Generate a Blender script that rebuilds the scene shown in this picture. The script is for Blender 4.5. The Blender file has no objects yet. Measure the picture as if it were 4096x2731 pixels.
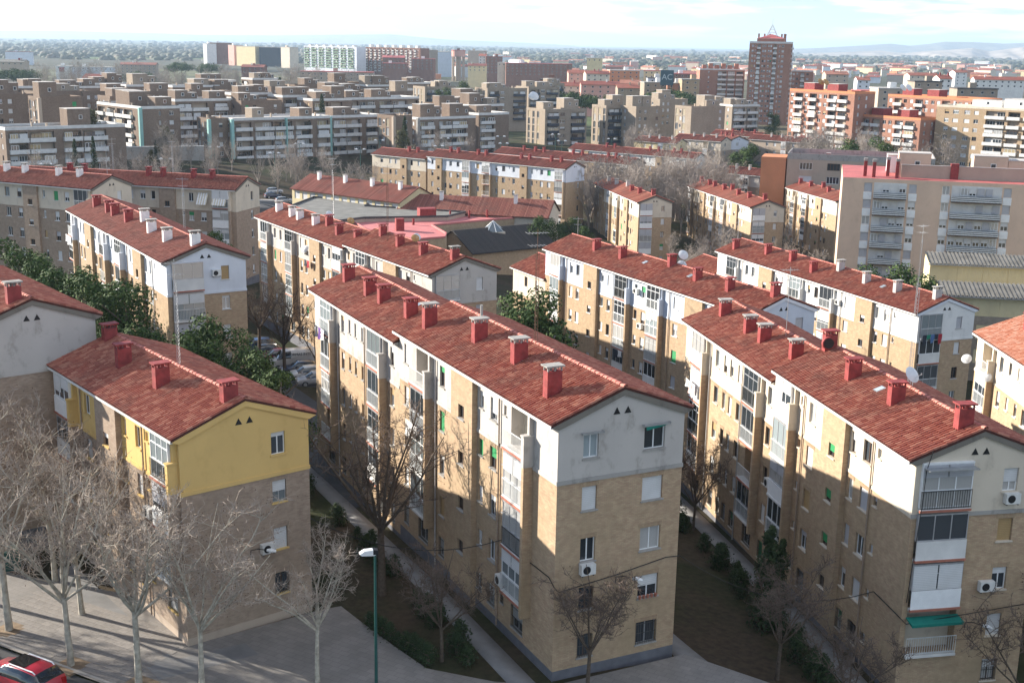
import bpy, math, random
import numpy as np
from mathutils import Vector, Matrix
R_ = math.radians
SC = bpy.context.scene
COL = SC.collection
rnd = random.Random(7)

# ------------------------------------------------------------------ camera
FPX, PITCH, ROLL, CAMH = 4904.947, 0.23838, 0.01785, 31.859
PCX, PCY = 2048.0, 1365.5
_cp, _sp, _cr, _sr = math.cos(PITCH), math.sin(PITCH), math.cos(ROLL), math.sin(ROLL)
FWD = Vector((0, _cp, -_sp)); _up = Vector((0, _sp, _cp)); _rt = Vector((1, 0, 0))
RGT = _rt * _cr + _up * _sr
UPV = _up * _cr - _rt * _sr
cam_d = bpy.data.cameras.new('camera')
cam_d.sensor_width = 36.0
cam_d.lens = 36.0 * FPX / 4096.0
cam_d.clip_start = 0.5
cam_d.clip_end = 120000
cam = bpy.data.objects.new('camera', cam_d); COL.objects.link(cam)
cam.matrix_world = Matrix(((RGT.x, UPV.x, -FWD.x, 0), (RGT.y, UPV.y, -FWD.y, 0), (RGT.z, UPV.z, -FWD.z, CAMH), (0, 0, 0, 1)))
SC.camera = cam

# ------------------------------------------------------------------ world, sun, exposure
SUN = Vector((-0.867, 0.3676, 0.334)).normalized()
world = bpy.data.worlds.new('World'); SC.world = world; world.use_nodes = True
nt = world.node_tree; nt.nodes.clear()
wo = nt.nodes.new('ShaderNodeOutputWorld'); bg = nt.nodes.new('ShaderNodeBackground')
sky = nt.nodes.new('ShaderNodeTexSky'); sky.sky_type = 'NISHITA'; sky.sun_disc = False
sky.sun_elevation = math.asin(SUN.z); sky.sun_rotation = math.atan2(SUN.x, SUN.y)
sky.altitude = 200; sky.air_density = 1.0; sky.dust_density = 0.05; sky.ozone_density = 4.0
tc = nt.nodes.new('ShaderNodeTexCoord'); sep = nt.nodes.new('ShaderNodeSeparateXYZ')
nt.links.new(tc.outputs['Generated'], sep.inputs[0])
def wmath(op, a, b=None):
    n = nt.nodes.new('ShaderNodeMath'); n.operation = op
    for i, v in enumerate((a, b)):
        if v is None: continue
        if isinstance(v, (int, float)): n.inputs[i].default_value = v
        else: nt.links.new(v, n.inputs[i])
    return n.outputs[0]
zz = wmath('ADD', wmath('MAXIMUM', sep.outputs['Z'], 0.0), 0.09)
cx = wmath('DIVIDE', sep.outputs['X'], zz); cy = wmath('DIVIDE', sep.outputs['Y'], zz)
comb = nt.nodes.new('ShaderNodeCombineXYZ'); nt.links.new(cx, comb.inputs[0]); nt.links.new(cy, comb.inputs[1])
ns = nt.nodes.new('ShaderNodeTexNoise'); ns.inputs['Scale'].default_value = 0.85; ns.inputs['Detail'].default_value = 9; ns.inputs['Roughness'].default_value = 0.6
nt.links.new(comb.outputs[0], ns.inputs['Vector'])
cr = nt.nodes.new('ShaderNodeValToRGB'); cr.color_ramp.elements[0].position = 0.46; cr.color_ramp.elements[1].position = 0.74
nt.links.new(ns.outputs['Fac'], cr.inputs[0])
cl = nt.nodes.new('ShaderNodeMix'); cl.data_type = 'RGBA'; cl.blend_type = 'MIX'
nt.links.new(cr.outputs[0], cl.inputs['Factor'])
nt.links.new(sky.outputs[0], cl.inputs['A']); cl.inputs['B'].default_value = (15.0, 15.3, 15.8, 1)
nt.links.new(cl.outputs['Result'], bg.inputs['Color'])
bg.inputs['Strength'].default_value = 0.05
nt.links.new(bg.outputs[0], wo.inputs[0])
sd = bpy.data.lights.new('sun', 'SUN'); sd.energy = 3.5; sd.angle = R_(0.53); sd.color = (1.0, 0.93, 0.82)
so = bpy.data.objects.new('sun', sd); COL.objects.link(so); so.rotation_euler = SUN.to_track_quat('Z', 'Y').to_euler()
so.location = (-80, 60, 60)
SC.view_settings.view_transform = 'Standard'; SC.view_settings.look = 'None'
SC.view_settings.exposure = 1.9; SC.view_settings.gamma = 1.0; SC.view_settings.use_curve_mapping = False
SC.cycles.max_bounces = 6; SC.cycles.diffuse_bounces = 3; SC.cycles.glossy_bounces = 2
SC.cycles.transmission_bounces = 2; SC.cycles.volume_bounces = 0; SC.cycles.caustics_reflective = False; SC.cycles.caustics_refractive = False

# ------------------------------------------------------------------ pixel -> place
def ray(u, v):
    return (FWD + RGT * ((u - PCX) / FPX) - UPV * ((v - PCY) / FPX))
def at_z(u, v, z):                       # where the pixel's ray reaches height z
    d = ray(u, v); t = (z - CAMH) / d.z
    return Vector((d.x * t, d.y * t, z))
def at_y(u, v, y):                       # where the pixel's ray reaches distance y
    d = ray(u, v); t = y / d.y
    return Vector((d.x * t, y, CAMH + d.z * t))

# ------------------------------------------------------------------ materials
def new_mat(name):
    m = bpy.data.materials.new(name); m.use_nodes = True
    n = m.node_tree.nodes; b = n['Principled BSDF']
    return m, m.node_tree, b
def L(t, a, b): t.links.new(a, b)
def nd(t, kind, **kw):
    n = t.nodes.new(kind)
    for k, v in kw.items():
        if k in n.inputs: n.inputs[k].default_value = v
        else: setattr(n, k, v)
    return n
def mixc(t, fac, a, b, mode='MIX'):
    n = t.nodes.new('ShaderNodeMix'); n.data_type = 'RGBA'; n.blend_type = mode
    for s, v in (('Factor', fac), ('A', a), ('B', b)):
        if hasattr(v, 'is_linked') or hasattr(v, 'links'): t.links.new(v, n.inputs[s])
        elif s == 'Factor': n.inputs[s].default_value = v
        else: n.inputs[s].default_value = (*v[:3], 1)
    return n.outputs['Result']
def ramp(t, src, p0, p1, c0=(0, 0, 0), c1=(1, 1, 1)):
    n = t.nodes.new('ShaderNodeValToRGB'); e = n.color_ramp.elements
    e[0].position, e[1].position = p0, p1; e[0].color = (*c0, 1); e[1].color = (*c1, 1)
    t.links.new(src, n.inputs[0]); return n.outputs[0]
def noise(t, scale, detail=4, vec=None, rough=0.55, coord='Object', stretch=None):
    c = t.nodes.new('ShaderNodeTexCoord'); v = c.outputs[coord]
    if stretch:
        mp = t.nodes.new('ShaderNodeMapping'); mp.inputs['Scale'].default_value = stretch
        t.links.new(v, mp.inputs[0]); v = mp.outputs[0]
    n = nd(t, 'ShaderNodeTexNoise', Scale=scale, Detail=detail, Roughness=rough)
    t.links.new(v, n.inputs['Vector']); return n.outputs['Fac']
def bump(t, b, h, strength=0.4, dist=0.02):
    n = nd(t, 'ShaderNodeBump', Strength=strength, Distance=dist); t.links.new(h, n.inputs['Height']); t.links.new(n.outputs[0], b.inputs['Normal'])
def plain(name, col, rough=0.7, metal=0.0, var=0.18, scale=3.0, spec=0.3, bumpy=0.0, objvar=0.0):
    m, t, b = new_mat(name)
    dark = tuple(c * (1 - var) for c in col); lite = tuple(min(1, c * (1 + var)) for c in col)
    f = ramp(t, noise(t, scale, 5), 0.3, 0.7)
    c = mixc(t, f, dark, lite)
    if objvar:
        oi = t.nodes.new('ShaderNodeObjectInfo'); hs = nd(t, 'ShaderNodeHueSaturation')
        mr = nd(t, 'ShaderNodeMapRange'); mr.inputs['To Min'].default_value = 1 - objvar; mr.inputs['To Max'].default_value = 1 + objvar
        L(t, oi.outputs['Random'], mr.inputs[0]); L(t, mr.outputs[0], hs.inputs['Value']); L(t, c, hs.inputs['Color']); c = hs.outputs[0]
    L(t, c, b.inputs['Base Color']); b.inputs['Roughness'].default_value = rough; b.inputs['Metallic'].default_value = metal
    b.inputs['Specular IOR Level'].default_value = spec
    if bumpy: bump(t, b, noise(t, scale * 8, 4), bumpy)
    return m
def brick(name, c1, c2, mortar, rowh=0.075, blen=0.25, stain=0.25):
    m, t, b = new_mat(name)
    tcd = t.nodes.new('ShaderNodeTexCoord'); sp = t.nodes.new('ShaderNodeSeparateXYZ'); L(t, tcd.outputs['Object'], sp.inputs[0])
    ad = nd(t, 'ShaderNodeMath', operation='ADD'); L(t, sp.outputs[0], ad.inputs[0]); L(t, sp.outputs[1], ad.inputs[1])
    cb = t.nodes.new('ShaderNodeCombineXYZ'); L(t, ad.outputs[0], cb.inputs[0]); L(t, sp.outputs[2], cb.inputs[1])
    br = t.nodes.new('ShaderNodeTexBrick'); L(t, cb.outputs[0], br.inputs['Vector'])
    br.inputs['Scale'].default_value = 1.0; br.inputs['Brick Width'].default_value = blen; br.inputs['Row Height'].default_value = rowh
    br.inputs['Mortar Size'].default_value = 0.009; br.inputs['Mortar Smooth'].default_value = 0.2; br.inputs['Bias'].default_value = -0.1
    br.inputs['Color1'].default_value = (*c1, 1); br.inputs['Color2'].default_value = (*c2, 1); br.inputs['Mortar'].default_value = (*mortar, 1)
    s = ramp(t, noise(t, 0.35, 6, stretch=(1, 1, 0.45)), 0.35, 0.75)
    c = mixc(t, s, br.outputs['Color'], tuple(x * (1 - stain) for x in c1))
    s2 = ramp(t, noise(t, 2.2, 4), 0.35, 0.7, (0.86, 0.86, 0.86), (1.08, 1.08, 1.08))
    c = mixc(t, 1.0, c, s2, 'MULTIPLY')
    L(t, c, b.inputs['Base Color']); b.inputs['Roughness'].default_value = 0.9; b.inputs['Specular IOR Level'].default_value = 0.15
    bump(t, b, br.outputs['Fac'], -0.5, 0.012)
    return m
def stucco(name, col, stain_col=(0.2, 0.19, 0.18), amount=0.35, rough=0.85):
    m, t, b = new_mat(name)
    st = ramp(t, noise(t, 0.9, 8, rough=0.72, stretch=(1, 1, 0.6)), 0.52, 0.72)
    sm = ramp(t, noise(t, 0.28, 5), 0.3, 0.75, (0.87, 0.87, 0.88), (1.03, 1.03, 1.03))
    fac = nd(t, 'ShaderNodeMath', operation='MULTIPLY'); L(t, st, fac.inputs[0]); fac.inputs[1].default_value = amount
    c = mixc(t, fac.outputs[0], col, stain_col); c = mixc(t, 1.0, c, sm, 'MULTIPLY')
    L(t, c, b.inputs['Base Color']); b.inputs['Roughness'].default_value = rough; b.inputs['Specular IOR Level'].default_value = 0.2
    bump(t, b, noise(t, 25, 4), 0.25, 0.01)
    return m
def tile_mat(name, cols, dirt=0.35):
    m, t, b = new_mat(name)
    g = t.nodes.new('ShaderNodeNewGeometry'); oi = t.nodes.new('ShaderNodeObjectInfo')
    a = nd(t, 'ShaderNodeMath', operation='ADD'); L(t, g.outputs['Random Per Island'], a.inputs[0]); L(t, oi.outputs['Random'], a.inputs[1])
    f = nd(t, 'ShaderNodeMath', operation='FRACT'); L(t, a.outputs[0], f.inputs[0])
    n = t.nodes.new('ShaderNodeValToRGB'); e = n.color_ramp.elements
    e[0].position, e[1].position = 0.0, 1.0; e[0].color = (*cols[0], 1); e[1].color = (*cols[-1], 1)
    for i, c in enumerate(cols[1:-1]):
        el = e.new((i + 1) / (len(cols) - 1)); el.color = (*c, 1)
    L(t, f.outputs[0], n.inputs[0])
    sp = ramp(t, noise(t, 0.5, 6, rough=0.65, coord='Object'), 0.45, 0.75)
    fac = nd(t, 'ShaderNodeMath', operation='MULTIPLY'); L(t, sp, fac.inputs[0]); fac.inputs[1].default_value = dirt
    c = mixc(t, fac.outputs[0], n.outputs[0], (0.10, 0.07, 0.055))
    L(t, c, b.inputs['Base Color']); b.inputs['Roughness'].default_value = 0.8; b.inputs['Specular IOR Level'].default_value = 0.25
    return m
def glass(name, col, rough=0.08, curtain=None):
    m, t, b = new_mat(name)
    oi = t.nodes.new('ShaderNodeObjectInfo')
    if curtain:
        w = nd(t, 'ShaderNodeTexWave', Scale=7.0, Distortion=2.0); tcd = t.nodes.new('ShaderNodeTexCoord'); L(t, tcd.outputs['Object'], w.inputs['Vector'])
        w.bands_direction = 'X'
        c = mixc(t, ramp(t, w.outputs['Fac'], 0.2, 0.9), tuple(x * 0.55 for x in curtain), curtain)
    else:
        c = mixc(t, oi.outputs['Random'], tuple(x * 0.5 for x in col), tuple(x * 1.6 for x in col))
    L(t, c, b.inputs['Base Color']); b.inputs['Roughness'].default_value = rough; b.inputs['Specular IOR Level'].default_value = 0.6
    b.inputs['Coat Weight'].default_value = 0.6; b.inputs['Coat Roughness'].default_value = 0.03
    return m
def slat_mat(name, col, pitch=0.05, rough=0.55):
    m, t, b = new_mat(name)
    tcd = t.nodes.new('ShaderNodeTexCoord'); w = nd(t, 'ShaderNodeTexWave', Scale=0.3142 / pitch * 0.5); w.bands_direction = 'Z'; w.wave_profile = 'SAW'
    L(t, tcd.outputs['Object'], w.inputs['Vector'])
    f = ramp(t, noise(t, 1.3, 4), 0.3, 0.8, (0.86, 0.85, 0.83), (1.0, 1.0, 1.0))
    c = mixc(t, 1.0, mixc(t, ramp(t, w.outputs['Fac'], 0.0, 0.3), tuple(x * 0.72 for x in col), col), f, 'MULTIPLY')
    L(t, c, b.inputs['Base Color']); b.inputs['Roughness'].default_value = rough; bump(t, b, w.outputs['Fac'], 0.5, 0.01)
    return m
M = {}
M['brick'] = brick('brick_yellow', (0.485, 0.36, 0.225), (0.385, 0.25, 0.16), (0.33, 0.24, 0.18))
M['brick_brown'] = brick('brick_brown', (0.41, 0.315, 0.235), (0.30, 0.21, 0.155), (0.33, 0.265, 0.215))
M['brick_dark'] = brick('brick_umber', (0.25, 0.18, 0.135), (0.20, 0.145, 0.11), (0.24, 0.20, 0.165), 0.1, 0.3)
M['brick_tan'] = brick('brick_tan', (0.36, 0.29, 0.225), (0.31, 0.25, 0.19), (0.34, 0.29, 0.24), 0.1, 0.3)
M['brick_red'] = brick('brick_red', (0.40, 0.20, 0.14), (0.34, 0.165, 0.115), (0.36, 0.24, 0.18), 0.1, 0.3)
M['brick_deep'] = brick('brick_deep_red', (0.27, 0.135, 0.095), (0.23, 0.11, 0.08), (0.25, 0.16, 0.13), 0.1, 0.3)
M['white'] = stucco('render_white', (0.72, 0.71, 0.68))
M['greywhite'] = stucco('render_grey_white', (0.49, 0.455, 0.415), (0.24, 0.21, 0.175), 0.85)
M['cream'] = stucco('render_cream', (0.62, 0.54, 0.43), (0.25, 0.21, 0.16), 0.5)
M['yellow'] = stucco('render_yellow', (0.66, 0.45, 0.17), (0.50, 0.32, 0.11), 0.5)
M['paleblue'] = stucco('render_pale_blue', (0.55, 0.60, 0.68), (0.3, 0.3, 0.3), 0.25)
M['bluewhite'] = stucco('render_cool_white', (0.66, 0.68, 0.72), (0.3, 0.3, 0.3), 0.2)
M['beige'] = stucco('render_beige', (0.66, 0.48, 0.355), (0.38, 0.28, 0.2), 0.3)
M['tan'] = stucco('render_tan', (0.45, 0.36, 0.28), (0.25, 0.2, 0.16), 0.3)
M['pink'] = stucco('render_pink', (0.60, 0.34, 0.28), (0.4, 0.25, 0.2), 0.3)
M['orange'] = stucco('render_orange', (0.58, 0.24, 0.12), (0.4, 0.2, 0.12), 0.2)
M['lightyellow'] = stucco('render_light_yellow', (0.68, 0.57, 0.34), (0.4, 0.3, 0.2), 0.3)
M['concrete'] = stucco('concrete', (0.36, 0.34, 0.31), (0.12, 0.11, 0.10), 0.8)
M['verge'] = stucco('verge_concrete', (0.20, 0.18, 0.15), (0.09, 0.085, 0.075), 0.9)
M['band'] = plain('white_concrete', (0.60, 0.585, 0.56), 0.75, var=0.12, scale=0.8)
M['plinth'] = plain('plinth_grey', (0.13, 0.13, 0.145), 0.85, scale=1.5)
M['teal'] = plain('teal_tile', (0.26, 0.46, 0.42), 0.5, var=0.08, scale=0.6)
M['tile'] = tile_mat('terracotta_tile', [(0.23, 0.062, 0.042), (0.29, 0.088, 0.058), (0.35, 0.12, 0.078), (0.25, 0.07, 0.05), (0.43, 0.19, 0.125), (0.28, 0.082, 0.056)], 0.5)
M['tile_light'] = tile_mat('terracotta_light', [(0.50, 0.18, 0.10), (0.58, 0.26, 0.16), (0.66, 0.36, 0.25), (0.48, 0.17, 0.09)], 0.1)
M['tile_dark'] = tile_mat('terracotta_weathered', [(0.20, 0.065, 0.048), (0.26, 0.09, 0.065), (0.32, 0.13, 0.095), (0.23, 0.078, 0.058)], 0.5)
M['tile_black'] = tile_mat('tile_black', [(0.05, 0.045, 0.042), (0.07, 0.06, 0.055), (0.06, 0.055, 0.05)], 0.2)
M['deck'] = plain('shaded_channel_tile', (0.07, 0.024, 0.018), 0.9, scale=4)  # far darker than the cover tiles: shade of the channels is in this colour
M['deck_black'] = plain('channel_black', (0.035, 0.03, 0.03), 0.9, scale=4)
M['ridge'] = tile_mat('ridge_tile', [(0.50, 0.17, 0.13), (0.56, 0.22, 0.17), (0.46, 0.14, 0.11)], 0.2)
M['redpaint'] = plain('red_paint', (0.25, 0.045, 0.042), 0.7, var=0.3, scale=2.5)
M['whitepaint'] = plain('white_paint', (0.74, 0.73, 0.71), 0.6, var=0.12, scale=2.5)
M['greypaint'] = plain('grey_paint', (0.42, 0.40, 0.38), 0.7, var=0.15, scale=2.5)
M['redroof'] = plain('red_roof_coating', (0.45, 0.125, 0.115), 0.7, var=0.15, scale=0.4)
M['pinkroof'] = plain('pink_roof_coating', (0.50, 0.17, 0.16), 0.75, var=0.12, scale=0.3)
M['greyroof'] = plain('gravel_roof', (0.17, 0.165, 0.15), 0.95, var=0.25, scale=0.5, bumpy=0.3)
M['darkroof'] = plain('dark_felt', (0.08, 0.075, 0.075), 0.9, var=0.25, scale=0.5)
M['paleroof'] = plain('pale_terrace', (0.48, 0.44, 0.40), 0.9, var=0.2, scale=0.4)
M['corrug'] = plain('fibre_cement', (0.20, 0.185, 0.16), 0.9, var=0.3, scale=0.6)
M['frame'] = plain('white_frame', (0.76, 0.76, 0.75), 0.35, var=0.05)
M['alu'] = plain('aluminium_frame', (0.45, 0.45, 0.46), 0.35, metal=0.4, var=0.08)
M['brownframe'] = plain('brown_frame', (0.10, 0.06, 0.04), 0.5, var=0.1)
M['gl'] = glass('window_glass', (0.035, 0.042, 0.05))
M['glc'] = glass('curtained_glass', (0.3, 0.3, 0.3), 0.2, (0.52, 0.51, 0.49))
M['gly'] = glass('warm_blind_glass', (0.3, 0.3, 0.3), 0.3, (0.50, 0.40, 0.24))
M['glp'] = glass('pale_glass', (0.20, 0.23, 0.24), 0.12)
M['shw'] = slat_mat('shutter_white', (0.66, 0.66, 0.66))
M['shg'] = slat_mat('shutter_green', (0.03, 0.30, 0.10))
M['shb'] = slat_mat('shutter_tan', (0.42, 0.28, 0.13))
M['shgrey'] = slat_mat('shutter_grey', (0.46, 0.46, 0.49))
M['metal'] = plain('dark_metal', (0.09, 0.09, 0.085), 0.5, metal=0.5, var=0.2)
M['galv'] = plain('galvanised', (0.45, 0.46, 0.47), 0.4, metal=0.7, var=0.15)
M['rail'] = plain('white_rail', (0.62, 0.63, 0.62), 0.45, var=0.1)
M['slabred'] = plain('red_slab_edge', (0.36, 0.14, 0.095), 0.8, var=0.2)
M['awning'] = plain('green_awning', (0.01, 0.17, 0.13), 0.7, var=0.1)
M['rust'] = plain('rusty_mast', (0.16, 0.09, 0.06), 0.8, var=0.3)
M['dish'] = plain('dish_white', (0.62, 0.62, 0.62), 0.45, var=0.08)
M['dishor'] = plain('dish_orange', (0.42, 0.24, 0.09), 0.6, var=0.15)
M['acm'] = plain('ac_casing', (0.62, 0.61, 0.58), 0.45, var=0.08)
M['black'] = plain('black_plastic', (0.015, 0.015, 0.016), 0.5, var=0.1)
M['lampgreen'] = plain('lamp_green', (0.012, 0.07, 0.06), 0.4, var=0.1, spec=0.5)
M['lampwhite'] = plain('lamp_white', (0.74, 0.74, 0.73), 0.35, var=0.05, spec=0.5)
M['navy'] = plain('navy_tile', (0.035, 0.045, 0.065), 0.35, var=0.2)
M['green_par'] = plain('green_parapet', (0.22, 0.33, 0.22), 0.7, var=0.2)
M['bark_pale'] = plain('bark_plane', (0.40, 0.36, 0.29), 0.9, var=0.35, scale=3.0)
M['bark'] = plain('bark_dark', (0.10, 0.075, 0.055), 0.95, var=0.3, scale=5)
M['twig_pale'] = plain('twig_pale', (0.36, 0.295, 0.24), 0.9, var=0.3, scale=1.0)
M['twig'] = plain('twig_brown', (0.13, 0.095, 0.075), 0.9, var=0.3, scale=1.0)
M['twig_far'] = plain('twig_grey', (0.30, 0.255, 0.22), 0.95, var=0.25, scale=0.3, objvar=0.2)
M['pod'] = plain('seed_ball', (0.09, 0.045, 0.025), 0.95, var=0.3)
def leaf_mat(name, cols):
    m = tile_mat(name, cols, 0.0); return m
M['pine'] = leaf_mat('pine_needles', [(0.022, 0.045, 0.012), (0.05, 0.085, 0.02), (0.08, 0.12, 0.03), (0.034, 0.062, 0.016)])
M['cypress'] = leaf_mat('cypress_foliage', [(0.015, 0.03, 0.012), (0.03, 0.05, 0.018), (0.04, 0.06, 0.02)])
M['olive'] = leaf_mat('olive_foliage', [(0.06, 0.06, 0.025), (0.10, 0.095, 0.04), (0.13, 0.11, 0.05)])

# ------------------------------------------------------------------ mesh building
class MB:
    def __init__(s): s.v = []; s.f = []; s.m = []
    def face(s, pts, m=0):
        i = len(s.v); s.v.extend(tuple(p) for p in pts); s.f.append(tuple(range(i, i + len(pts)))); s.m.append(m)
    def box(s, x0, y0, z0, x1, y1, z1, m=0, top=None):
        i = len(s.v)
        s.v += [(x0, y0, z0), (x1, y0, z0), (x1, y1, z0), (x0, y1, z0), (x0, y0, z1), (x1, y0, z1), (x1, y1, z1), (x0, y1, z1)]
        s.f += [(i, i + 3, i + 2, i + 1), (i + 4, i + 5, i + 6, i + 7), (i, i + 1, i + 5, i + 4), (i + 1, i + 2, i + 6, i + 5), (i + 2, i + 3, i + 7, i + 6), (i + 3, i, i + 4, i + 7)]
        s.m += [m, m if top is None else top, m, m, m, m]
        return s
    def prism(s, poly, a, b, axis='y', m=0, mtop=None):
        # poly = 2d outline (counter-clockwise); extruded from a to b along axis
        def P(p, t): return (p[0], t, p[1]) if axis == 'y' else ((p[0], p[1], t) if axis == 'z' else (t, p[0], p[1]))
        n = len(poly)
        lo = [P(p, a) for p in poly]; hi = [P(p, b) for p in poly]
        if axis == 'y': s.face(lo, m); s.face(hi[::-1], m)
        else: s.face(lo[::-1], m); s.face(hi, m if mtop is None else mtop)
        for i in range(n):
            j = (i + 1) % n
            q = [lo[i], lo[j], hi[j], hi[i]]
            s.face(q[::-1] if axis == 'y' else q, m)
        return s
    def tube(s, pts, r, n=6, m=0, caps=True):
        pts = [Vector(p) for p in pts]; k = len(pts)
        rs = r if isinstance(r, (list, tuple)) else [r] * k
        rings = []; prev = None
        for i, p in enumerate(pts):
            d = (pts[min(i + 1, k - 1)] - pts[max(i - 1, 0)])
            if d.length < 1e-9: d = Vector((0, 0, 1))
            d.normalize()
            ref = prev if prev is not None else (Vector((1, 0, 0)) if abs(d.x) < 0.8 else Vector((0, 1, 0)))
            a = (ref - d * ref.dot(d))
            if a.length < 1e-6: a = d.orthogonal()
            a.normalize(); b = d.cross(a); prev = a
            base = len(s.v)
            for q in range(n):
                t = 2 * math.pi * q / n
                s.v.append(tuple(p + (a * math.cos(t) + b * math.sin(t)) * rs[i]))
            rings.append(base)
        for i in range(k - 1):
            for q in range(n):
                q2 = (q + 1) % n
                s.f.append((rings[i] + q, rings[i] + q2, rings[i + 1] + q2, rings[i + 1] + q)); s.m.append(m)
        if caps and n > 3:
            s.f.append(tuple(rings[0] + q for q in range(n))[::-1]); s.m.append(m)
            s.f.append(tuple(rings[-1] + q for q in range(n))); s.m.append(m)
        return s
    def cyl(s, x, y, z0, z1, r, n=12, m=0): return s.tube([(x, y, z0), (x, y, z1)], r, n, m)
    def mesh(s, name, mats, smooth=False):
        me = bpy.data.meshes.new(name)
        me.from_pydata(s.v, [], s.f)
        for mt in (mats if isinstance(mats, (list, tuple)) else [mats]): me.materials.append(M[mt] if isinstance(mt, str) else mt)
        me.polygons.foreach_set('material_index', s.m)
        if smooth: me.polygons.foreach_set('use_smooth', [True] * len(s.f))
        me.update(); return me
    def obj(s, name, mats, parent=None, loc=(0, 0, 0), rz=0.0, smooth=False):
        return ob(name, s.mesh(name, mats, smooth), parent, loc, rz)
def np_mesh(name, V, F, mats, midx=None, smooth=False):
    V = np.asarray(V, np.float32); F = np.asarray(F, np.int32)
    me = bpy.data.meshes.new(name); k = F.shape[1]
    me.vertices.add(len(V)); me.vertices.foreach_set('co', V.ravel())
    me.loops.add(F.size); me.loops.foreach_set('vertex_index', F.ravel())
    me.polygons.add(len(F)); me.polygons.foreach_set('loop_start', np.arange(0, F.size, k, dtype=np.int32))
    for mt in mats: me.materials.append(M[mt] if isinstance(mt, str) else mt)
    if midx is not None: me.polygons.foreach_set('material_index', np.asarray(midx, np.int32))
    if smooth: me.polygons.foreach_set('use_smooth', np.ones(len(F), bool))
    me.update(calc_edges=True); me.validate(); return me
def ob(name, data, parent=None, loc=(0, 0, 0), rz=0.0):
    o = bpy.data.objects.new(name, data); COL.objects.link(o)
    o.location = loc
    if rz: o.rotation_euler = (0, 0, rz)
    if parent is not None: o.parent = parent
    return o
def tag(o, label, cat, group=None):
    o['label'] = label; o['category'] = cat
    if group: o['group'] = group
    return o
def thing(name, label, cat, loc=(0, 0, 0), rz=0.0, group=None):
    o = ob(name, None, None, loc, rz); o.empty_display_size = 0.1
    return tag(o, label, cat, group)
def struct(o): o['kind'] = 'structure'; return o
def stuff(o): o['kind'] = 'stuff'; return o
def copy_tree(o, parent=None):
    c = o.copy(); COL.objects.link(c)
    if parent is not None: c.parent = parent
    for ch in o.children: copy_tree(ch, c)
    return c

# ------------------------------------------------------------------ terrain
CTRL = [(-17, 60, 0), (-27, 61, 0), (-45, 60, .3), (-30, 45, 0), (-10, 45, 0), (10, 45, -.3), (-10, 75, -.3), (2, 57, 0), (9, 60, -.15), (-8, 77, -.5), (-16, 93, -1.2),
        (21, 59, -2.3), (29, 58, -2.8), (14, 95, -3.3), (20, 78, -2.8), (-31, 108, -1.6), (-50, 140, -2.3), (-8, 118, -4.1), (-33, 159, -5.5), (22, 110, -5.9), (4, 146, -7.2),
        (43, 126, -8.8), (28, 164, -10), (38, 88, -5), (-56, 163, -1.9), (-40, 175, -3.2), (26, 259, -14.3), (50, 257, -14.7), (10, 280, -10.5), (-25, 300, -9), (-110, 308, -2.2),
        (-92, 371, -2.8), (-70, 363, -3.5), (-20, 453, -6), (65, 200, -12.5), (120, 450, -10), (150, 400, -11), (100, 700, -12), (-150, 650, -8), (-60, 700, -9), (90, 60, -6), (-100, 90, 1),
        (0, 10, 0), (-80, 10, .5), (80, 10, -3), (-150, 200, 1), (170, 250, -14), (300, 500, -13), (-320, 500, -6)]
_cp3 = np.array(CTRL, float)
def _tps():
    n = len(_cp3); d = np.hypot(_cp3[:, None, 0] - _cp3[None, :, 0], _cp3[:, None, 1] - _cp3[None, :, 1]) / 100
    K = np.where(d > 0, d * d * np.log(np.maximum(d, 1e-9)), 0) + np.eye(n) * 0.02
    Pm = np.c_[np.ones(n), _cp3[:, :2] / 100]
    A = np.block([[K, Pm], [Pm.T, np.zeros((3, 3))]])
    return np.linalg.solve(A, np.r_[_cp3[:, 2], 0, 0, 0])
_tw = _tps()
def gz_np(x, y):
    x = np.asarray(x, float); y = np.asarray(y, float)
    d = np.hypot(x[..., None] - _cp3[:, 0], y[..., None] - _cp3[:, 1]) / 100
    k = np.where(d > 0, d * d * np.log(np.maximum(d, 1e-9)), 0)
    z = k @ _tw[:len(_cp3)] + _tw[-3] + _tw[-2] * x / 100 + _tw[-1] * y / 100
    r = np.hypot(x, y - 150)
    t = np.clip((r - 330) / 350, 0, 1); t = t * t * (3 - 2 * t)
    z = np.clip(z, -16, 3) * (1 - t) - 13.0 * t
    # the pavement at the foot of the camera's side is level
    tn = np.clip((74 - y) / 8, 0, 1) * np.clip((10 - x) / 5, 0, 1)
    return z * (1 - tn)
def gz(x, y): return float(gz_np(np.array([x]), np.array([y]))[0])
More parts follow.
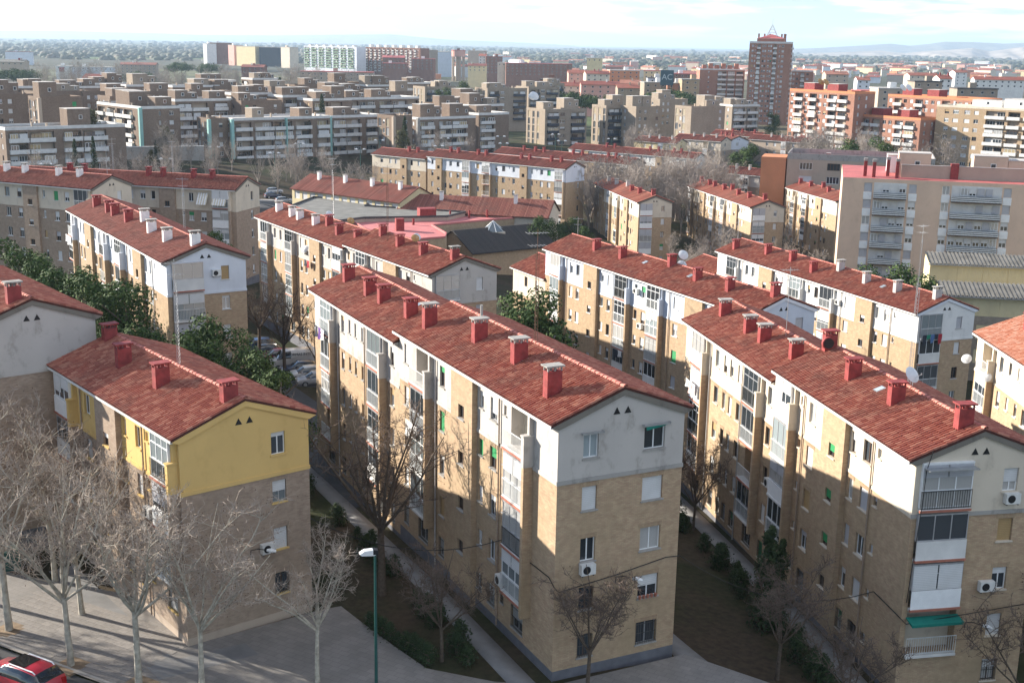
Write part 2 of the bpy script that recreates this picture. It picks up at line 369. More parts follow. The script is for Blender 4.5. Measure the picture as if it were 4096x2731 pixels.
def ground_mat():
    m, t, b = new_mat('ground_earth')
    n1 = ramp(t, noise(t, 0.12, 8, rough=0.6), 0.42, 0.62)
    n2 = ramp(t, noise(t, 2.5, 6), 0.35, 0.7)
    c = mixc(t, n1, (0.07, 0.052, 0.034), (0.034, 0.04, 0.017))
    c = mixc(t, n2, c, mixc(t, n1, (0.042, 0.032, 0.022), (0.02, 0.025, 0.011)))
    # far plain: fields and scrub
    g = t.nodes.new('ShaderNodeNewGeometry'); sp = t.nodes.new('ShaderNodeSeparateXYZ'); L(t, g.outputs['Position'], sp.inputs[0])
    vo = nd(t, 'ShaderNodeTexVoronoi', Scale=0.0028); tcd = t.nodes.new('ShaderNodeTexCoord')
    mp = t.nodes.new('ShaderNodeMapping'); mp.inputs['Scale'].default_value = (1, 0.35, 1); L(t, tcd.outputs['Object'], mp.inputs[0]); L(t, mp.outputs[0], vo.inputs['Vector'])
    fr = t.nodes.new('ShaderNodeValToRGB'); e = fr.color_ramp.elements
    stops = [(0, (0.10, 0.085, 0.06)), (0.3, (0.07, 0.08, 0.045)), (0.5, (0.19, 0.15, 0.10)), (0.7, (0.10, 0.14, 0.05)), (0.85, (0.06, 0.065, 0.045)), (1, (0.15, 0.125, 0.09))]
    e[0].position, e[1].position = 0.0, 1.0; e[0].color = (*stops[0][1], 1); e[1].color = (*stops[-1][1], 1)
    for (p, cc) in stops[1:-1]: el = e.new(p); el.color = (*cc, 1)
    sx = t.nodes.new('ShaderNodeSeparateColor'); L(t, vo.outputs['Color'], sx.inputs[0]); L(t, sx.outputs[0], fr.inputs[0])
    far = mixc(t, ramp(t, noise(t, 0.012, 8, rough=0.7), 0.45, 0.65), fr.outputs[0], (0.055, 0.06, 0.04))
    mr = nd(t, 'ShaderNodeMapRange'); mr.inputs['From Min'].default_value = 450; mr.inputs['From Max'].default_value = 750
    L(t, sp.outputs[1], mr.inputs[0])
    c = mixc(t, mr.outputs[0], c, far)
    L(t, c, b.inputs['Base Color']); b.inputs['Roughness'].default_value = 0.95; b.inputs['Specular IOR Level'].default_value = 0.1
    bump(t, b, noise(t, 6, 6), 0.5, 0.05)
    return m
M['ground'] = ground_mat()
def build_ground():
    # fine rings near, coarse far, out to the horizon
    rr = np.r_[0.05, np.arange(4, 480, 4.0), np.geomspace(480, 60000, 60)[1:]]
    na = 180; th = np.linspace(0, 2 * np.pi, na, endpoint=False)
    X = np.r_[0, (rr[:, None] * np.sin(th)).ravel()]; Y = np.r_[60, 60 + (rr[:, None] * np.cos(th)).ravel()]
    Z = gz_np(X, Y); 
    F = []
    for i in range(len(rr) - 1):
        a = 1 + i * na + np.arange(na); b_ = 1 + i * na + (np.arange(na) + 1) % na
        F.append(np.c_[a, a + na, b_ + na, b_])
    F = np.vstack(F)
    V = np.c_[X, Y, Z]
    me = np_mesh('ground', V, F, ['ground'], smooth=True)
    o = ob('ground', me); struct(o)
    return o
build_ground()
# sheet laid on the terrain (pavement, road): quads of a polygon-bounded grid
def inside(poly, x, y):
    c = False; n = len(poly)
    for i in range(n):
        x1, y1 = poly[i]; x2, y2 = poly[(i + 1) % n]
        if (y1 > y) != (y2 > y) and x < (x2 - x1) * (y - y1) / (y2 - y1) + x1: c = not c
    return c
# ------------------------------------------------------------------ walls with real openings
def wall(mb, Lx, z0, z1, ops, depth=0.2, zones=None, close=None):
    """canonical wall: x along the wall, outside towards -y. ops = (x0,x1,z0,z1[,depth[,backmat]])
    zones = [(x0,x1,zlo,zhi,mat)] tried in order; close = material for the back of deep openings"""
    xs = sorted({0.0, Lx} | {round(v, 4) for o in ops for v in o[:2]} | {round(v, 4) for q in (zones or []) for v in q[:2] if 0 < v < Lx})
    zs = sorted({z0, z1} | {round(v, 4) for o in ops for v in o[2:4]} | {round(v, 4) for q in (zones or []) for v in q[2:4] if z0 < v < z1})
    xs = [x for x in xs if -1e-6 <= x <= Lx + 1e-6]; zs = [z for z in zs if z0 - 1e-6 <= z <= z1 + 1e-6]
    def zm(x, z):
        for q in (zones or []):
            if q[0] <= x <= q[1] and q[2] <= z <= q[3]: return q[4]
        return 0
    # vertical merge: per column
    for i in range(len(xs) - 1):
        xm = (xs[i] + xs[i + 1]) / 2; run = None
        for j in range(len(zs) - 1):
            zmid = (zs[j] + zs[j + 1]) / 2
            hole = any(o[0] < xm < o[1] and o[2] < zmid < o[3] for o in ops)
            k = None if hole else zm(xm, zmid)
            if run and run[2] == k and k is not None: run[1] = zs[j + 1]
            else:
                if run and run[2] is not None: mb.face([(xs[i], 0, run[0]), (xs[i + 1], 0, run[0]), (xs[i + 1], 0, run[1]), (xs[i], 0, run[1])], run[2])
                run = [zs[j], zs[j + 1], k]
        if run and run[2] is not None: mb.face([(xs[i], 0, run[0]), (xs[i + 1], 0, run[0]), (xs[i + 1], 0, run[1]), (xs[i], 0, run[1])], run[2])
    for o in ops:
        x0, x1, a, b = o[:4]; d = o[4] if len(o) > 4 else depth
        k = zm((x0 + x1) / 2, (a + b) / 2)
        mb.face([(x0, 0, a), (x0, 0, b), (x0, d, b), (x0, d, a)], k)
        mb.face([(x1, 0, b), (x1, 0, a), (x1, d, a), (x1, d, b)], k)
        mb.face([(x0, 0, b), (x1, 0, b), (x1, d, b), (x0, d, b)], k)
        mb.face([(x1, 0, a), (x0, 0, a), (x0, d, a), (x1, d, a)], k)
        if len(o) > 5: mb.face([(x0, d, a), (x1, d, a), (x1, d, b), (x0, d, b)], o[5])

# ------------------------------------------------------------------ windows (shared meshes)
_wc = {}
def wmesh(kind, w, h, extra=0):
    key = (kind, round(w, 2), round(h, 2), extra)
    if key in _wc: return _wc[key]
    mb = MB(); w, h = key[1], key[2]; d = 0.13; t = 0.055
    if kind == 'frame':
        mb.box(0, d, 0, t, d + .06, h); mb.box(w - t, d, 0, w, d + .06, h); mb.box(t, d, 0, w - t, d + .06, t); mb.box(t, d, h - t, w - t, d + .06, h)
        n = extra
        for i in range(1, n):
            x = w * i / n; mb.box(x - .03, d + .002, t, x + .03, d + .058, h - t)
    elif kind == 'pane':
        mb.face([(t, d + .035, t), (w - t, d + .035, t), (w - t, d + .035, h - t), (t, d + .035, h - t)])
    elif kind == 'shutter':
        f = extra / 100.0
        mb.box(.02, d - .035, h * (1 - f), w - .02, d - .003, h - .005)
    elif kind == 'sill': mb.box(-.07, -.07, -.06, w + .07, d + .02, .015)
    elif kind == 'grille':
        n = max(3, int(w / .13))
        for i in range(n + 1):
            x = w * i / n; mb.box(x - .009, -.05, .03, x + .009, -.032, h - .03)
        for z in (.1, h * .5, h - .12): mb.box(-.02, -.034, z, w + .02, -.02, z + .03)
    elif kind == 'lintel':
        n = int(w / .085) + 3; x = -.1
        while x < w + .1:
            mb.box(x, -.022, h + .01, x + .062, .01, h + .25); x += .085
    elif kind == 'simple':      # frame and pane together for small far windows
        mb.box(0, d, 0, w, d + .05, t * 1.6); mb.box(0, d, h - t * 1.6, w, d + .05, h); mb.box(0, d, t, t * 1.6, d + .05, h - t); mb.box(w - t * 1.6, d, t, w, d + .05, h - t)
        if extra > 1:
            for i in range(1, extra): mb.box(w * i / extra - .045, d, t, w * i / extra + .045, d + .05, h - t)
    me = mb.mesh(kind, ['frame'])
    _wc[key] = me; return me
_vc = {}
def with_mat(me, mat):
    key = (me.name, mat)
    if key not in _vc:
        c = me.copy(); c.materials.clear(); c.materials.append(M[mat]); _vc[key] = c
    return _vc[key]
def window(root, x0, x1, z0, z1, place, style, sill='band', grille=False, lintel=None, lo=False):
    """style = (frame mat, pane mat, shutter share, shutter mat)"""
    w, h = x1 - x0, z1 - z0; loc, rz = place(x0, z0)
    fr, pn, sf, sm = style
    n = 1 if w < .75 else (2 if w < 1.7 else (3 if w < 2.4 else 4))
    if lo:
        o = ob('window', with_mat(wmesh('simple', w, h, n), fr), root, loc, rz)
        ob('pane', with_mat(wmesh('pane', w, h), pn), o)
        if sf > 0.05: ob('shutter', with_mat(wmesh('shutter', w, h, int(sf * 10) * 10), sm), o)
        return o
    o = ob('window', with_mat(wmesh('frame', w, h, n), fr), root, loc, rz)
    ob('pane', with_mat(wmesh('pane', w, h), pn), o)
    if sf > 0.05: ob('shutter', with_mat(wmesh('shutter', w, h, int(sf * 10) * 10), sm), o)
    if sill: ob('sill', with_mat(wmesh('sill', w, h), sill), o)
    if grille: ob('grille', with_mat(wmesh('grille', w, h), 'metal'), o)
    if lintel: ob('brick_lintel', with_mat(wmesh('lintel', w, h), lintel), o)
    return o
def rstyle(r, green=0.06):
    k = r.random()
    pane = r.choice(['gl', 'gl', 'gl', 'glc', 'gl', 'glp'])
    fr = r.choice(['frame', 'frame', 'frame', 'alu', 'brownframe'])
    sf = 1.0 if k < .30 else (r.choice([.3, .4, .5, .6, .7]) if k < .62 else 0.0)
    sm = 'shg' if r.random() < green else r.choice(['shw', 'shw', 'shw', 'shgrey', 'shb' if r.random() < .4 else 'shw'])
    return (fr, pane, sf, sm)

# ------------------------------------------------------------------ balconies
def balcony(root, x0, x1, zf, place, kind, h=2.45, p=0.5, lo=False, r=rnd, mats=('frame', 'gl', 'shw'), edge='slabred', lab=None):
    """zf = floor level; kind: glazed / shutter / panel / open / solid"""
    w = x1 - x0; loc, rz = place(x0, zf)
    mb = MB(); mb.box(0, -p, -.14, w, .02, 0, 0); mb.box(-.02, -p - .03, -.16, w + .02, -p + .12, -.03, 1)
    o = mb.obj('balcony', ['band', edge], root, loc, rz)
    if lab: o['label'] = lab
    fr, gl_, sh = mats
    rz0, rz1 = .02, 1.0
    if kind in ('glazed', 'shutter', 'open', 'half'):
        rb = MB(); y = -p + .02
        rb.box(0, y, rz1 - .04, w, y + .04, rz1)
        rb.box(0, y, rz0 + .04, w, y + .03, rz0 + .07)
        if lo: pass
        n = int(w / (.13 if not lo else .26))
        for i in range(n + 1):
            x = w * i / n; rb.box(x - .011, y + .008, rz0, x + .011, y + .03, rz1)
        rb.obj('railing', ['rail' if r.random() < .75 else 'metal'], o)
    if kind in ('panel', 'solid'):
        pb = MB(); pb.box(.01, -p + .02, .0, w - .01, -p + .07, rz1); pb.obj('parapet', ['frame' if kind == 'panel' else 'band'], o)
    if kind in ('glazed', 'shutter', 'panel', 'half', 'solid'):
        y = -p + .09; a = rz1 if kind in ('panel', 'solid') else .05
        top = h
        fb = MB(); t = .055
        nm = 3 if w > 2.2 else 2
        fb.box(0, y, a, t, y + .06, top); fb.box(w - t, y, a, w, y + .06, top); fb.box(t, y, a, w - t, y + .06, a + t); fb.box(t, y, top - t, w - t, y + .06, top)
        if a < .5: fb.box(t, y + .003, rz1 - .03, w - t, y + .057, rz1 + .03)
        for i in range(1, nm): fb.box(w * i / nm - .028, y + .002, a + t, w * i / nm + .028, y + .058, top - t)
        if r.random() < .5 and not lo: fb.box(t, y + .004, top - .55, w - t, y + .056, top - .5)
        fb.box(0, y + .06, a, .04, 0.02, top); fb.box(w - .04, y + .06, a, w, 0.02, top)   # glazed sides
        fb.obj('glazing_frame', [fr], o)
        gb = MB(); gb.face([(t, y + .03, a + t), (w - t, y + .03, a + t), (w - t, y + .03, top - t), (t, y + .03, top - t)])
        gb.obj('pane', [gl_], o)
        tb = MB(); tb.box(-.01, y - .02, top, w + .01, .02, top + .04); tb.obj('canopy', [fr], o)
    if kind in ('shutter', 'panel'):
        f = r.choice([.45, .6, .75, 1.0]) if kind == 'panel' else r.choice([.5, .65, .9])
        a = rz1 + .05; zz0 = h - .06 - (h - .06 - a) * f
        sb = MB(); nm = 2
        for i in range(nm):
            ff = zz0 if i == 0 or r.random() < .6 else h - .06 - (h - .06 - a) * r.choice([.3, .5, f])
            sb = MB(); sb.box(w * i / nm + .04, y - .03, ff, w * (i + 1) / nm - .04, y - .004, h - .06); sb.obj('shutter', [sh], o)
    return o
def ac_unit(loc, rz, label, s=1.0, group=None):
    t = thing('air_conditioner', label, 'air conditioner', loc, rz, group)
    mb = MB(); mb.box(0, -.32, 0, .82, 0, .56); mb.obj('casing', ['acm'], t)
    mb = MB(); mb.tube([(.30, -.33, .28), (.30, -.322, .28)], .22, 14); mb.obj('fan_grille', ['black'], t)
    mb = MB(); mb.box(.06, -.3, -.08, .1, .02, -.002); mb.box(.7, -.3, -.08, .74, .02, -.002); mb.obj('bracket', ['metal'], t)
    return t
def dish(loc, rz, label, r=.42, mat='dish', stand=.5, group=None):
    t = thing('satellite_dish', label, 'satellite dish', loc, rz, group)
    mb = MB(); n = 16; rings = 3
    ang = R_(35)
    ca, sa = math.cos(ang), math.sin(ang)
    def tr(x, y, z):  # dish axis tilted up from -y
        return (x, -y * ca + z * sa * 0 + -z * 0 - 0 + (z * sa), z * ca + y * sa + stand)
    pts = []
    for k in range(rings + 1):
        q = r * k / rings
        for i in range(n if k else 1):
            a = 2 * math.pi * i / n; pts.append((q * math.cos(a), -(q * q) * .35 / r + r * .35, q * math.sin(a)))
    V = [tr(x, y - r * .35, z) for x, y, z in pts]
    mb.v = V
    for i in range(n): mb.f.append((0, 1 + i, 1 + (i + 1) % n)); mb.m.append(0)
    for k in range(1, rings):
        b0 = 1 + (k - 1) * n; b1 = b0 + n
        for i in range(n): mb.f.append((b0 + i, b1 + i, b1 + (i + 1) % n, b0 + (i + 1) % n)); mb.m.append(0)
    mb.obj('reflector', [mat], t, smooth=True)
    mb = MB(); mb.tube([(0, .06, 0), (0, .06, stand), (0, 0, stand)], .025, 6); mb.obj('mast', ['galv'], t)
    mb = MB(); mb.tube([(0, -.02, stand - r * .5), (0, -r * .95, stand + r * .1)], .012, 5); mb.tube([(0, -r * .95, stand + r * .05), (0, -r * .95, stand + r * .25)], .035, 6); mb.obj('feed_arm', ['galv'], t)
    return t
def antenna(loc, label, h=6.0, lattice=True, mat='rust', rz=0.0, group=None, head=True):
    t = thing('tv_antenna', label, 'antenna', loc, rz, group)
    mb = MB()
    if lattice:
        for k in range(3):
            a = 2 * math.pi * k / 3; mb.tube([(.11 * math.cos(a), .11 * math.sin(a), 0), (.11 * math.cos(a), .11 * math.sin(a), h * .8)], .012, 4)
        n = int(h * .8 / .22)
        for i in range(n):
            z = i * .22
            for k in range(3):
                a = 2 * math.pi * k / 3; b = 2 * math.pi * (k + 1) / 3
                mb.tube([(.11 * math.cos(a), .11 * math.sin(a), z), (.11 * math.cos(b), .11 * math.sin(b), z + .2)], .007, 3)
        mb.tube([(0, 0, h * .75), (0, 0, h)], .018, 5)
    else: mb.tube([(0, 0, 0), (0, 0, h)], .025, 6)
    mb.obj('mast', [mat], t)
    if head:
        mb = MB()
        for zz_, ln, n in ((h - .2, 1.2, 7), (h - .9, .9, 5)):
            mb.tube([(-ln / 2, 0, zz_), (ln / 2, 0, zz_)], .014, 4)
            for i in range(n):
                x = -ln / 2 + ln * i / (n - 1); q = .45 - .03 * i; mb.tube([(x, -q, zz_), (x, q, zz_)], .008, 3)
        mb.obj('elements', ['galv'], t)
    return t
def chimney(root, w, a, zroof_lo, kind='red', wx=.45, ly=.85, h=1.25, rot=0, cap='concrete'):
    """on the left slope, wx across the slope, ly along the ridge; zroof_lo = roof height at its lower side"""
    body = {'red': 'redpaint', 'white': 'whitepaint', 'grey': 'greypaint'}[kind]
    mb = MB(); z0 = zroof_lo - .15; z1 = zroof_lo + h
    x0, x1, y0, y1 = w, w + .85, a, a + .5
    mb.box(x0, y0, z0, x1, y1, z1)
    o = mb.obj('chimney', [body], root)
    g = MB(); t = .085
    for (px, py) in ((x0, y0), (x1 - t, y0), (x0, y1 - t), (x1 - t, y1 - t), ((x0 + x1 - t) / 2, y0), ((x0 + x1 - t) / 2, y1 - t)):
        g.box(px + .01, py + .01, z1, px + t, py + t, z1 + .22)
    g.box(x0 + .25, y0 + .16, z1 - .1, x0 + .33, y1 - .16, z1 + .2); g.box(x1 - .33, y0 + .16, z1 - .1, x1 - .25, y1 - .16, z1 + .2)
    stuff(g.obj('vent_posts', [cap if cap != 'redpaint' else body], o))
    c = MB(); c.box(x0 - .1, y0 - .1, z1 + .22, x1 + .1, y1 + .1, z1 + .30); c.obj('cap_slab', [cap], o)
    return o
# ------------------------------------------------------------------ barrel-tiled roofs
TW, TL, TE = 0.225, 0.40, 0.335          # column spacing, tile length, exposed length
def tile_base():
    V = []; seg = 4
    for (t, rw, rh, lift) in ((0, .078, .12, .022), (TL, .066, .105, .012)):
        for j in range(seg + 1):
            a = math.pi * j / seg; V.append((rw * math.cos(a), t, rh * math.sin(a) + lift))
    F = [(j, j + 1, seg + 2 + j, seg + 1 + j) for j in range(seg)]
    return np.array(V), np.array(F)
TBV, TBF = tile_base()
_tile_me = {}
def slope_frame(side, W, ov, phi, ze):
    if side == 0: return np.array([-ov, 0, ze]), np.array([0, -1, 0]), np.array([math.cos(phi), 0, math.sin(phi)]), np.array([-math.sin(phi), 0, math.cos(phi)])
    return np.array([W + ov, 0, ze]), np.array([0, 1, 0]), np.array([-math.cos(phi), 0, math.sin(phi)]), np.array([math.sin(phi), 0, math.cos(phi)])
def roof(root, a0, a1, W, Hw, rise, ov, detail, mat, deck, og0, og1, nsingle=0, cam_local=None, seed=1):
    r = np.random.RandomState(seed)
    phi = math.atan2(rise, W / 2); ls = (W / 2 + ov) / math.cos(phi); ze = Hw - ov * math.tan(phi)
    A0, A1 = a0 - og0, a1 + og1
    mb = MB(); th_ = .1
    apex = (W / 2, Hw + rise)
    mb.prism([(-ov, ze - th_), (W / 2, Hw + rise - th_), (W + ov, ze - th_), (W + ov, ze), apex, (-ov, ze)], A0, A1, 'y', 0)
    ro = mb.obj('roof', [deck], root)
    e = MB(); e.box(-ov - .04, A0 + .02, ze - .17, -ov + .10, A1 - .02, ze - .03); e.box(-ov + .10, A0 + .05, ze - .13, .05, A1 - .05, ze - .08)
    e.obj('eave_cornice', ['band'], ro)
    ncol = int((A1 - A0) / TW)
    tw = (A1 - A0) / ncol
    if detail == 'lo':
        Vs, Fs = [], []; n = 0
        for side in (0, 1):
            E_, X_, U_, N_ = slope_frame(side, W, ov, phi, ze)
            for c in range(ncol):
                a = A0 + (c + .5) * tw
                b = TBV.copy(); b[:5, 1] = -.03; b[5:, 1] = ls - .05; b[:, 2] += r.uniform(-.01, .02)
                P = E_ + np.array([0, a, 0]) + b[:, :1] * X_ + b[:, 1:2] * U_ + b[:, 2:3] * N_
                Vs.append(P); Fs.append(TBF + n); n += 10
        o = ob('roof_tile', np_mesh('roof_tile', np.vstack(Vs), np.vstack(Fs), [mat], smooth=True), ro); stuff(o)
    else:
        nrow = int(ls / TE)
        te = ls / nrow
        Vs, Fs = [], []; n = 0; cand = []
        for side in (0, 1):
            E_, X_, U_, N_ = slope_frame(side, W, ov, phi, ze)
            for c in range(ncol):
                a = A0 + (c + .5) * tw
                wob = r.uniform(-.012, .012)
                for k in range(nrow):
                    t = k * te - .03; dx = wob + r.uniform(-.014, .014); dn = r.uniform(-.006, .012); sk = r.uniform(-.03, .03)
                    org = E_ + np.array([0, a, 0]) + dx * X_ + t * U_ + dn * N_
                    cand.append((org, side, sk))
        singles = set()
        if nsingle and cam_local is not None:
            d = [(float(np.sum((c_[0] - cam_local) ** 2)), i) for i, c_ in enumerate(cand) if c_[1] == 0]
            d.sort(); singles = {i for _, i in d[:nsingle]}
        fr = {s: slope_frame(s, W, ov, phi, ze) for s in (0, 1)}
        if mat not in _tile_me: _tile_me[mat] = np_mesh('roof_tile', TBV, TBF, [mat], smooth=True)
        for i, (org, side, sk) in enumerate(cand):
            E_, X_, U_, N_ = fr[side]
            if i in singles:
                o = ob('roof_tile', _tile_me[mat], ro)
                Xr = X_ * math.cos(sk) + U_ * math.sin(sk); Ur = U_ * math.cos(sk) - X_ * math.sin(sk)
                o.matrix_local = Matrix(((Xr[0], Ur[0], N_[0], org[0]), (Xr[1], Ur[1], N_[1], org[1]), (Xr[2], Ur[2], N_[2], org[2]), (0, 0, 0, 1)))
            else:
                b = TBV
                x = b[:, 0] + b[:, 1] * -sk
                P = org + x[:, None] * X_ + b[:, 1:2] * U_ + b[:, 2:3] * N_
                Vs.append(P); Fs.append(TBF + n); n += 10
        o = ob('roof_tile', np_mesh('roof_tile', np.vstack(Vs), np.vstack(Fs), [mat], smooth=True), ro); stuff(o)
    # ridge
    n = int((A1 - A0) / .42); sp = (A1 - A0) / n; z = Hw + rise
    V = []; seg = 5
    for (y, q) in ((0, .15), (sp * 1.08, .13)):
        for j in range(seg + 1):
            a = math.pi * j / seg; V.append((q * math.cos(a), y, q * .8 * math.sin(a) + (.02 if y == 0 else 0)))
    F = [(j, seg + 1 + j, seg + 2 + j, j + 1) for j in range(seg)]
    if detail == 'hi':
        me = np_mesh('ridge_tile', V, F, ['ridge'], smooth=True)
        for i in range(n): ob('ridge_tile', me, ro, (W / 2 + r.uniform(-.012, .012), A0 + i * sp, z + .02 + r.uniform(-.008, .01)))
    else:
        Vs = np.vstack([np.array(V) + np.array([W / 2, A0 + i * sp, z + .02]) for i in range(n)])
        Fs = np.vstack([np.array(F) + i * len(V) for i in range(n)])
        stuff(ob('ridge_tile', np_mesh('ridge_tile', Vs, Fs, ['ridge'], smooth=True), ro))
    return ro

TOPS = [13.15, 10.38, 7.62, 4.95, 2.30]
STD_NEAR = [('s', 3.65, 4.0), ('w', 4.75, 5.65), ('w', 6.5, 7.2), ('st', 7.4, 10.4), ('w', 11.9, 12.8), ('b', 14.8, 17.2), ('w', 18.0, 18.8), ('p', 4.4), ('p', 13.4)]
STD_FAR = [('w', 19.6, 20.2), ('b', 21.2, 23.6), ('w', 25.1, 25.8), ('w', 26.6, 27.2), ('st', 27.6, 30.6), ('w', 32.0, 32.8), ('w', 33.6, 34.3), ('b', 36.0, 38.4), ('p', 24.4), ('p', 35.0)]
STD_CH = [(.6, 2.6), (6.2, 1.7), (11.7, 1.7), (17.6, 2.6), (20.6, 1.6), (25.8, 1.7), (28.4, 1.6), (33.7, 1.6)]
def gabled(name, label, x, y, th, zg, W, secs, facade, gable, floors=5, top='white', lower='brick', detail='mid', chims=(), kinds=None, tilemat='tile', seed=1, rise=1.35,
           nsingle=0, verge='verge', bal_mats=None, group=None, cat='apartment block', stucco_bay=False, trim='band', vents=True, plinth='plinth', found=3.0, lintel=None, styles=None, deckm='deck'):
    r = random.Random(seed)
    Hw = 14.0 - (5 - floors) * 2.04 if floors == 4 else 14.0 - (5 - floors) * 2.76
    off = Hw - 14.0
    tops = [t + off for t in TOPS[:floors]]
    zs = Hw - 3.19
    root = thing(name, label, cat, (x, y, zg), th, group)
    lo = detail == 'lo'; hi = detail == 'hi'
    cl = None
    if hi:
        inv = Matrix.Translation((x, y, zg)) @ Matrix.Rotation(th, 4, 'Z'); q = inv.inverted() @ Vector((0, 0, CAMH)); cl = np.array(q)
    mats = [lower, top, plinth, 'cream' if top != 'yellow' else 'yellow', 'brownframe']
    styles = styles or {}
    # left facade, section by section
    for si, (a0, a1, drop) in enumerate(secs):
        ops = []; wins = []; bals = []
        zones = []
        items = [it for it in facade if a0 - .01 <= it[1] < a1]
        for it in items:
            k = it[0]
            if k in ('w', 's'):
                for i, t in enumerate(tops):
                    hgt = 1.27 if k == 'w' else .55
                    if k == 'w' and it[2] - it[1] < .6: hgt = 1.0
                    b = t - hgt - drop
                    wins.append((a1 - it[2], a1 - it[1], b, t - drop, i, it)); ops.append((a1 - it[2], a1 - it[1], b, t - drop))
            elif k == 'b':
                for i, t in enumerate(tops):
                    zf = t - 1.95 - drop
                    if i < floors - 1:
                        ops.append((a1 - it[2] + .05, a1 - it[1] - .02, zf + .02, zf + 2.35, .75, 3)); bals.append((a1 - it[2], a1 - it[1], zf, i, it))
                    else:
                        wins.append((a1 - it[2] + .5, a1 - it[1] - .6, t - 1.35 - drop, t - drop, i, it)); ops.append((a1 - it[2] + .5, a1 - it[1] - .6, t - 1.35 - drop, t - drop))
        zones = [(0, a1 - a0, zs - drop, 99, 1), (0, a1 - a0, -99, .55 - drop, 2), (0, a1 - a0, -99, 99, 0)]
        def place(px, pz, a1=a1): return (0, a1 - px, pz), -math.pi / 2
        mb = MB(); wall(mb, a1 - a0, -found - drop, Hw - drop, ops, .19, zones)
        mb.obj('facade_wall', mats, root, (0, a1, 0), -math.pi / 2)
        mb = MB(); mb.box(0, -.045, zs - drop - .14, a1 - a0, .02, zs - drop + .06); mb.obj('string_course', [top], root, (0, a1, 0), -math.pi / 2)
        for (p0, p1, b, t, i, it) in wins:
            st = styles.get((it[0], it[1], i)) or rstyle(r)
            window(root, p0, p1, b, t, place, st, sill=trim, grille=(hi and i == floors - 1), lintel=(lintel if hi and i > 0 and it[0] == 'w' else None), lo=lo)
        for (p0, p1, zf, i, it) in bals:
            kd = styles.get((it[0], it[1], i)) or r.choice(['glazed', 'glazed', 'shutter', 'shutter', 'panel', 'open', 'half', 'solid'])
            balcony(root, p0, p1, zf, place, kd, lo=lo, r=r, mats=(r.choice(['frame', 'frame', 'alu']), r.choice(['gl', 'glc', 'glp', 'gl']), r.choice(['shw', 'shw', 'shgrey'])), edge=r.choice(['slabred', 'slabred', 'band']))
        for it in items:
            if it[0] == 'b':
                pa = it[1]; z0 = tops[-1] + .1 - drop
                pb = MB(); pb.box(-.56, pa - .26, z0, .03, pa - .005, zs - drop, 0); pb.box(-.59, pa - .29, zs - drop, .03, pa + .01, zs - drop + 1.62, 1); pb.box(-.63, pa - .33, zs - drop + 1.62, .02, pa + .04, zs - drop + 1.72, 1)
                pb.box(-.26, pa - .24, zs - drop + 1.72, .02, pa - .02, Hw - drop - .24, 1)
                pb.obj('pier', [lower, top], root)
            elif it[0] == 'st':
                s0, s1 = it[1], it[2]; o2 = []
                for i in range(floors - 1):
                    t = tops[i] - 1.35 - drop; o2.append(((s1 - s0) / 2 - .42, (s1 - s0) / 2 + .38, t - .82, t))
                sb = MB(); wall(sb, s1 - s0, -found - drop, Hw - drop - .16, o2, .16, [(0, 99, -99, .55 - drop, 2), (0, 99, -99, 99, 0)])
                n0 = len(sb.v)
                zb, zt = -found - drop, Hw - drop - .16; Lx = s1 - s0
                sb.face([(0, 0, zb), (0, 0, zt), (0, .36, zt), (0, .36, zb)], 0); sb.face([(Lx, 0, zt), (Lx, 0, zb), (Lx, .36, zb), (Lx, .36, zt)], 0); sb.face([(0, 0, zt), (Lx, 0, zt), (Lx, .36, zt), (0, .36, zt)], 0)
                sb.obj('stair_bay', mats, root, (-.34, s1, 0), -math.pi / 2)
                def pl2(px, pz, s1=s1): return (-.34, s1 - px, pz), -math.pi / 2
                for i, q in enumerate(o2): window(root, *q, pl2, styles.get(('st', it[1], i)) or ('brownframe', 'gl', 0 if r.random() < .6 else .4, 'shg' if r.random() < .3 else 'shw'), sill=trim, lo=lo)
            elif it[0] == 'p' and not lo:
                pp = MB(); pp.tube([(-.09, it[1], .2 - drop), (-.09, it[1], Hw - drop - .5), (-.25, it[1], Hw - drop - .3)], .05, 6); pp.obj('drainpipe', ['brick_brown' if r.random() < .4 else 'greypaint'], root)
        roof(root, a0, a1, W, Hw - drop, rise, .45, detail, tilemat, deckm, .12 if si == 0 else .0, .1, nsingle if si == 0 else 0, cl, seed + si)
        # back walls close the shell
        bw = MB(); z0 = -found - drop
        bw.face([(W, a0, z0), (W, a1, z0), (W, a1, zs - drop), (W, a0, zs - drop)], 0); bw.face([(W, a0, zs - drop), (W, a1, zs - drop), (W, a1, Hw - drop), (W, a0, Hw - drop)], 1)
        bw.face([(W, a1, z0), (0, a1, z0), (0, a1, Hw - drop), (W / 2, a1, Hw + rise - drop), (W, a1, Hw - drop)], 0)
        bw.obj('rear_wall', mats, root)
    # gable end towards the camera
    drop = secs[0][2]
    ops = []; wins = []; bals = []
    for it in gable:
        if it[0] == 'w':
            for i, t in enumerate(tops):
                if len(it) > 3 and i not in it[3]: continue
                hgt = 1.28; ops.append((it[1], it[2], t - hgt, t)); wins.append((it[1], it[2], t - hgt, t, i, it))
        elif it[0] == 'b':
            for i, t in enumerate(tops[:-1]):
                zf = t - 1.95; ops.append((it[1], it[2], zf + .02, zf + 2.38, .6, 3)); bals.append((it[1], it[2], zf, i, it))
    def pg(px, pz): return (px, secs[0][0], pz), 0.0
    mb = MB(); wall(mb, W, -found, Hw, ops, .19, [(0, W, zs, 99, 1), (0, W, -99, .55, 2), (0, W, -99, 99, 0)])
    mb.face([(0, 0, Hw), (W, 0, Hw), (W / 2, 0, Hw + rise - .05)], 1)
    mb.obj('gable_wall', mats, root, (0, secs[0][0], 0))
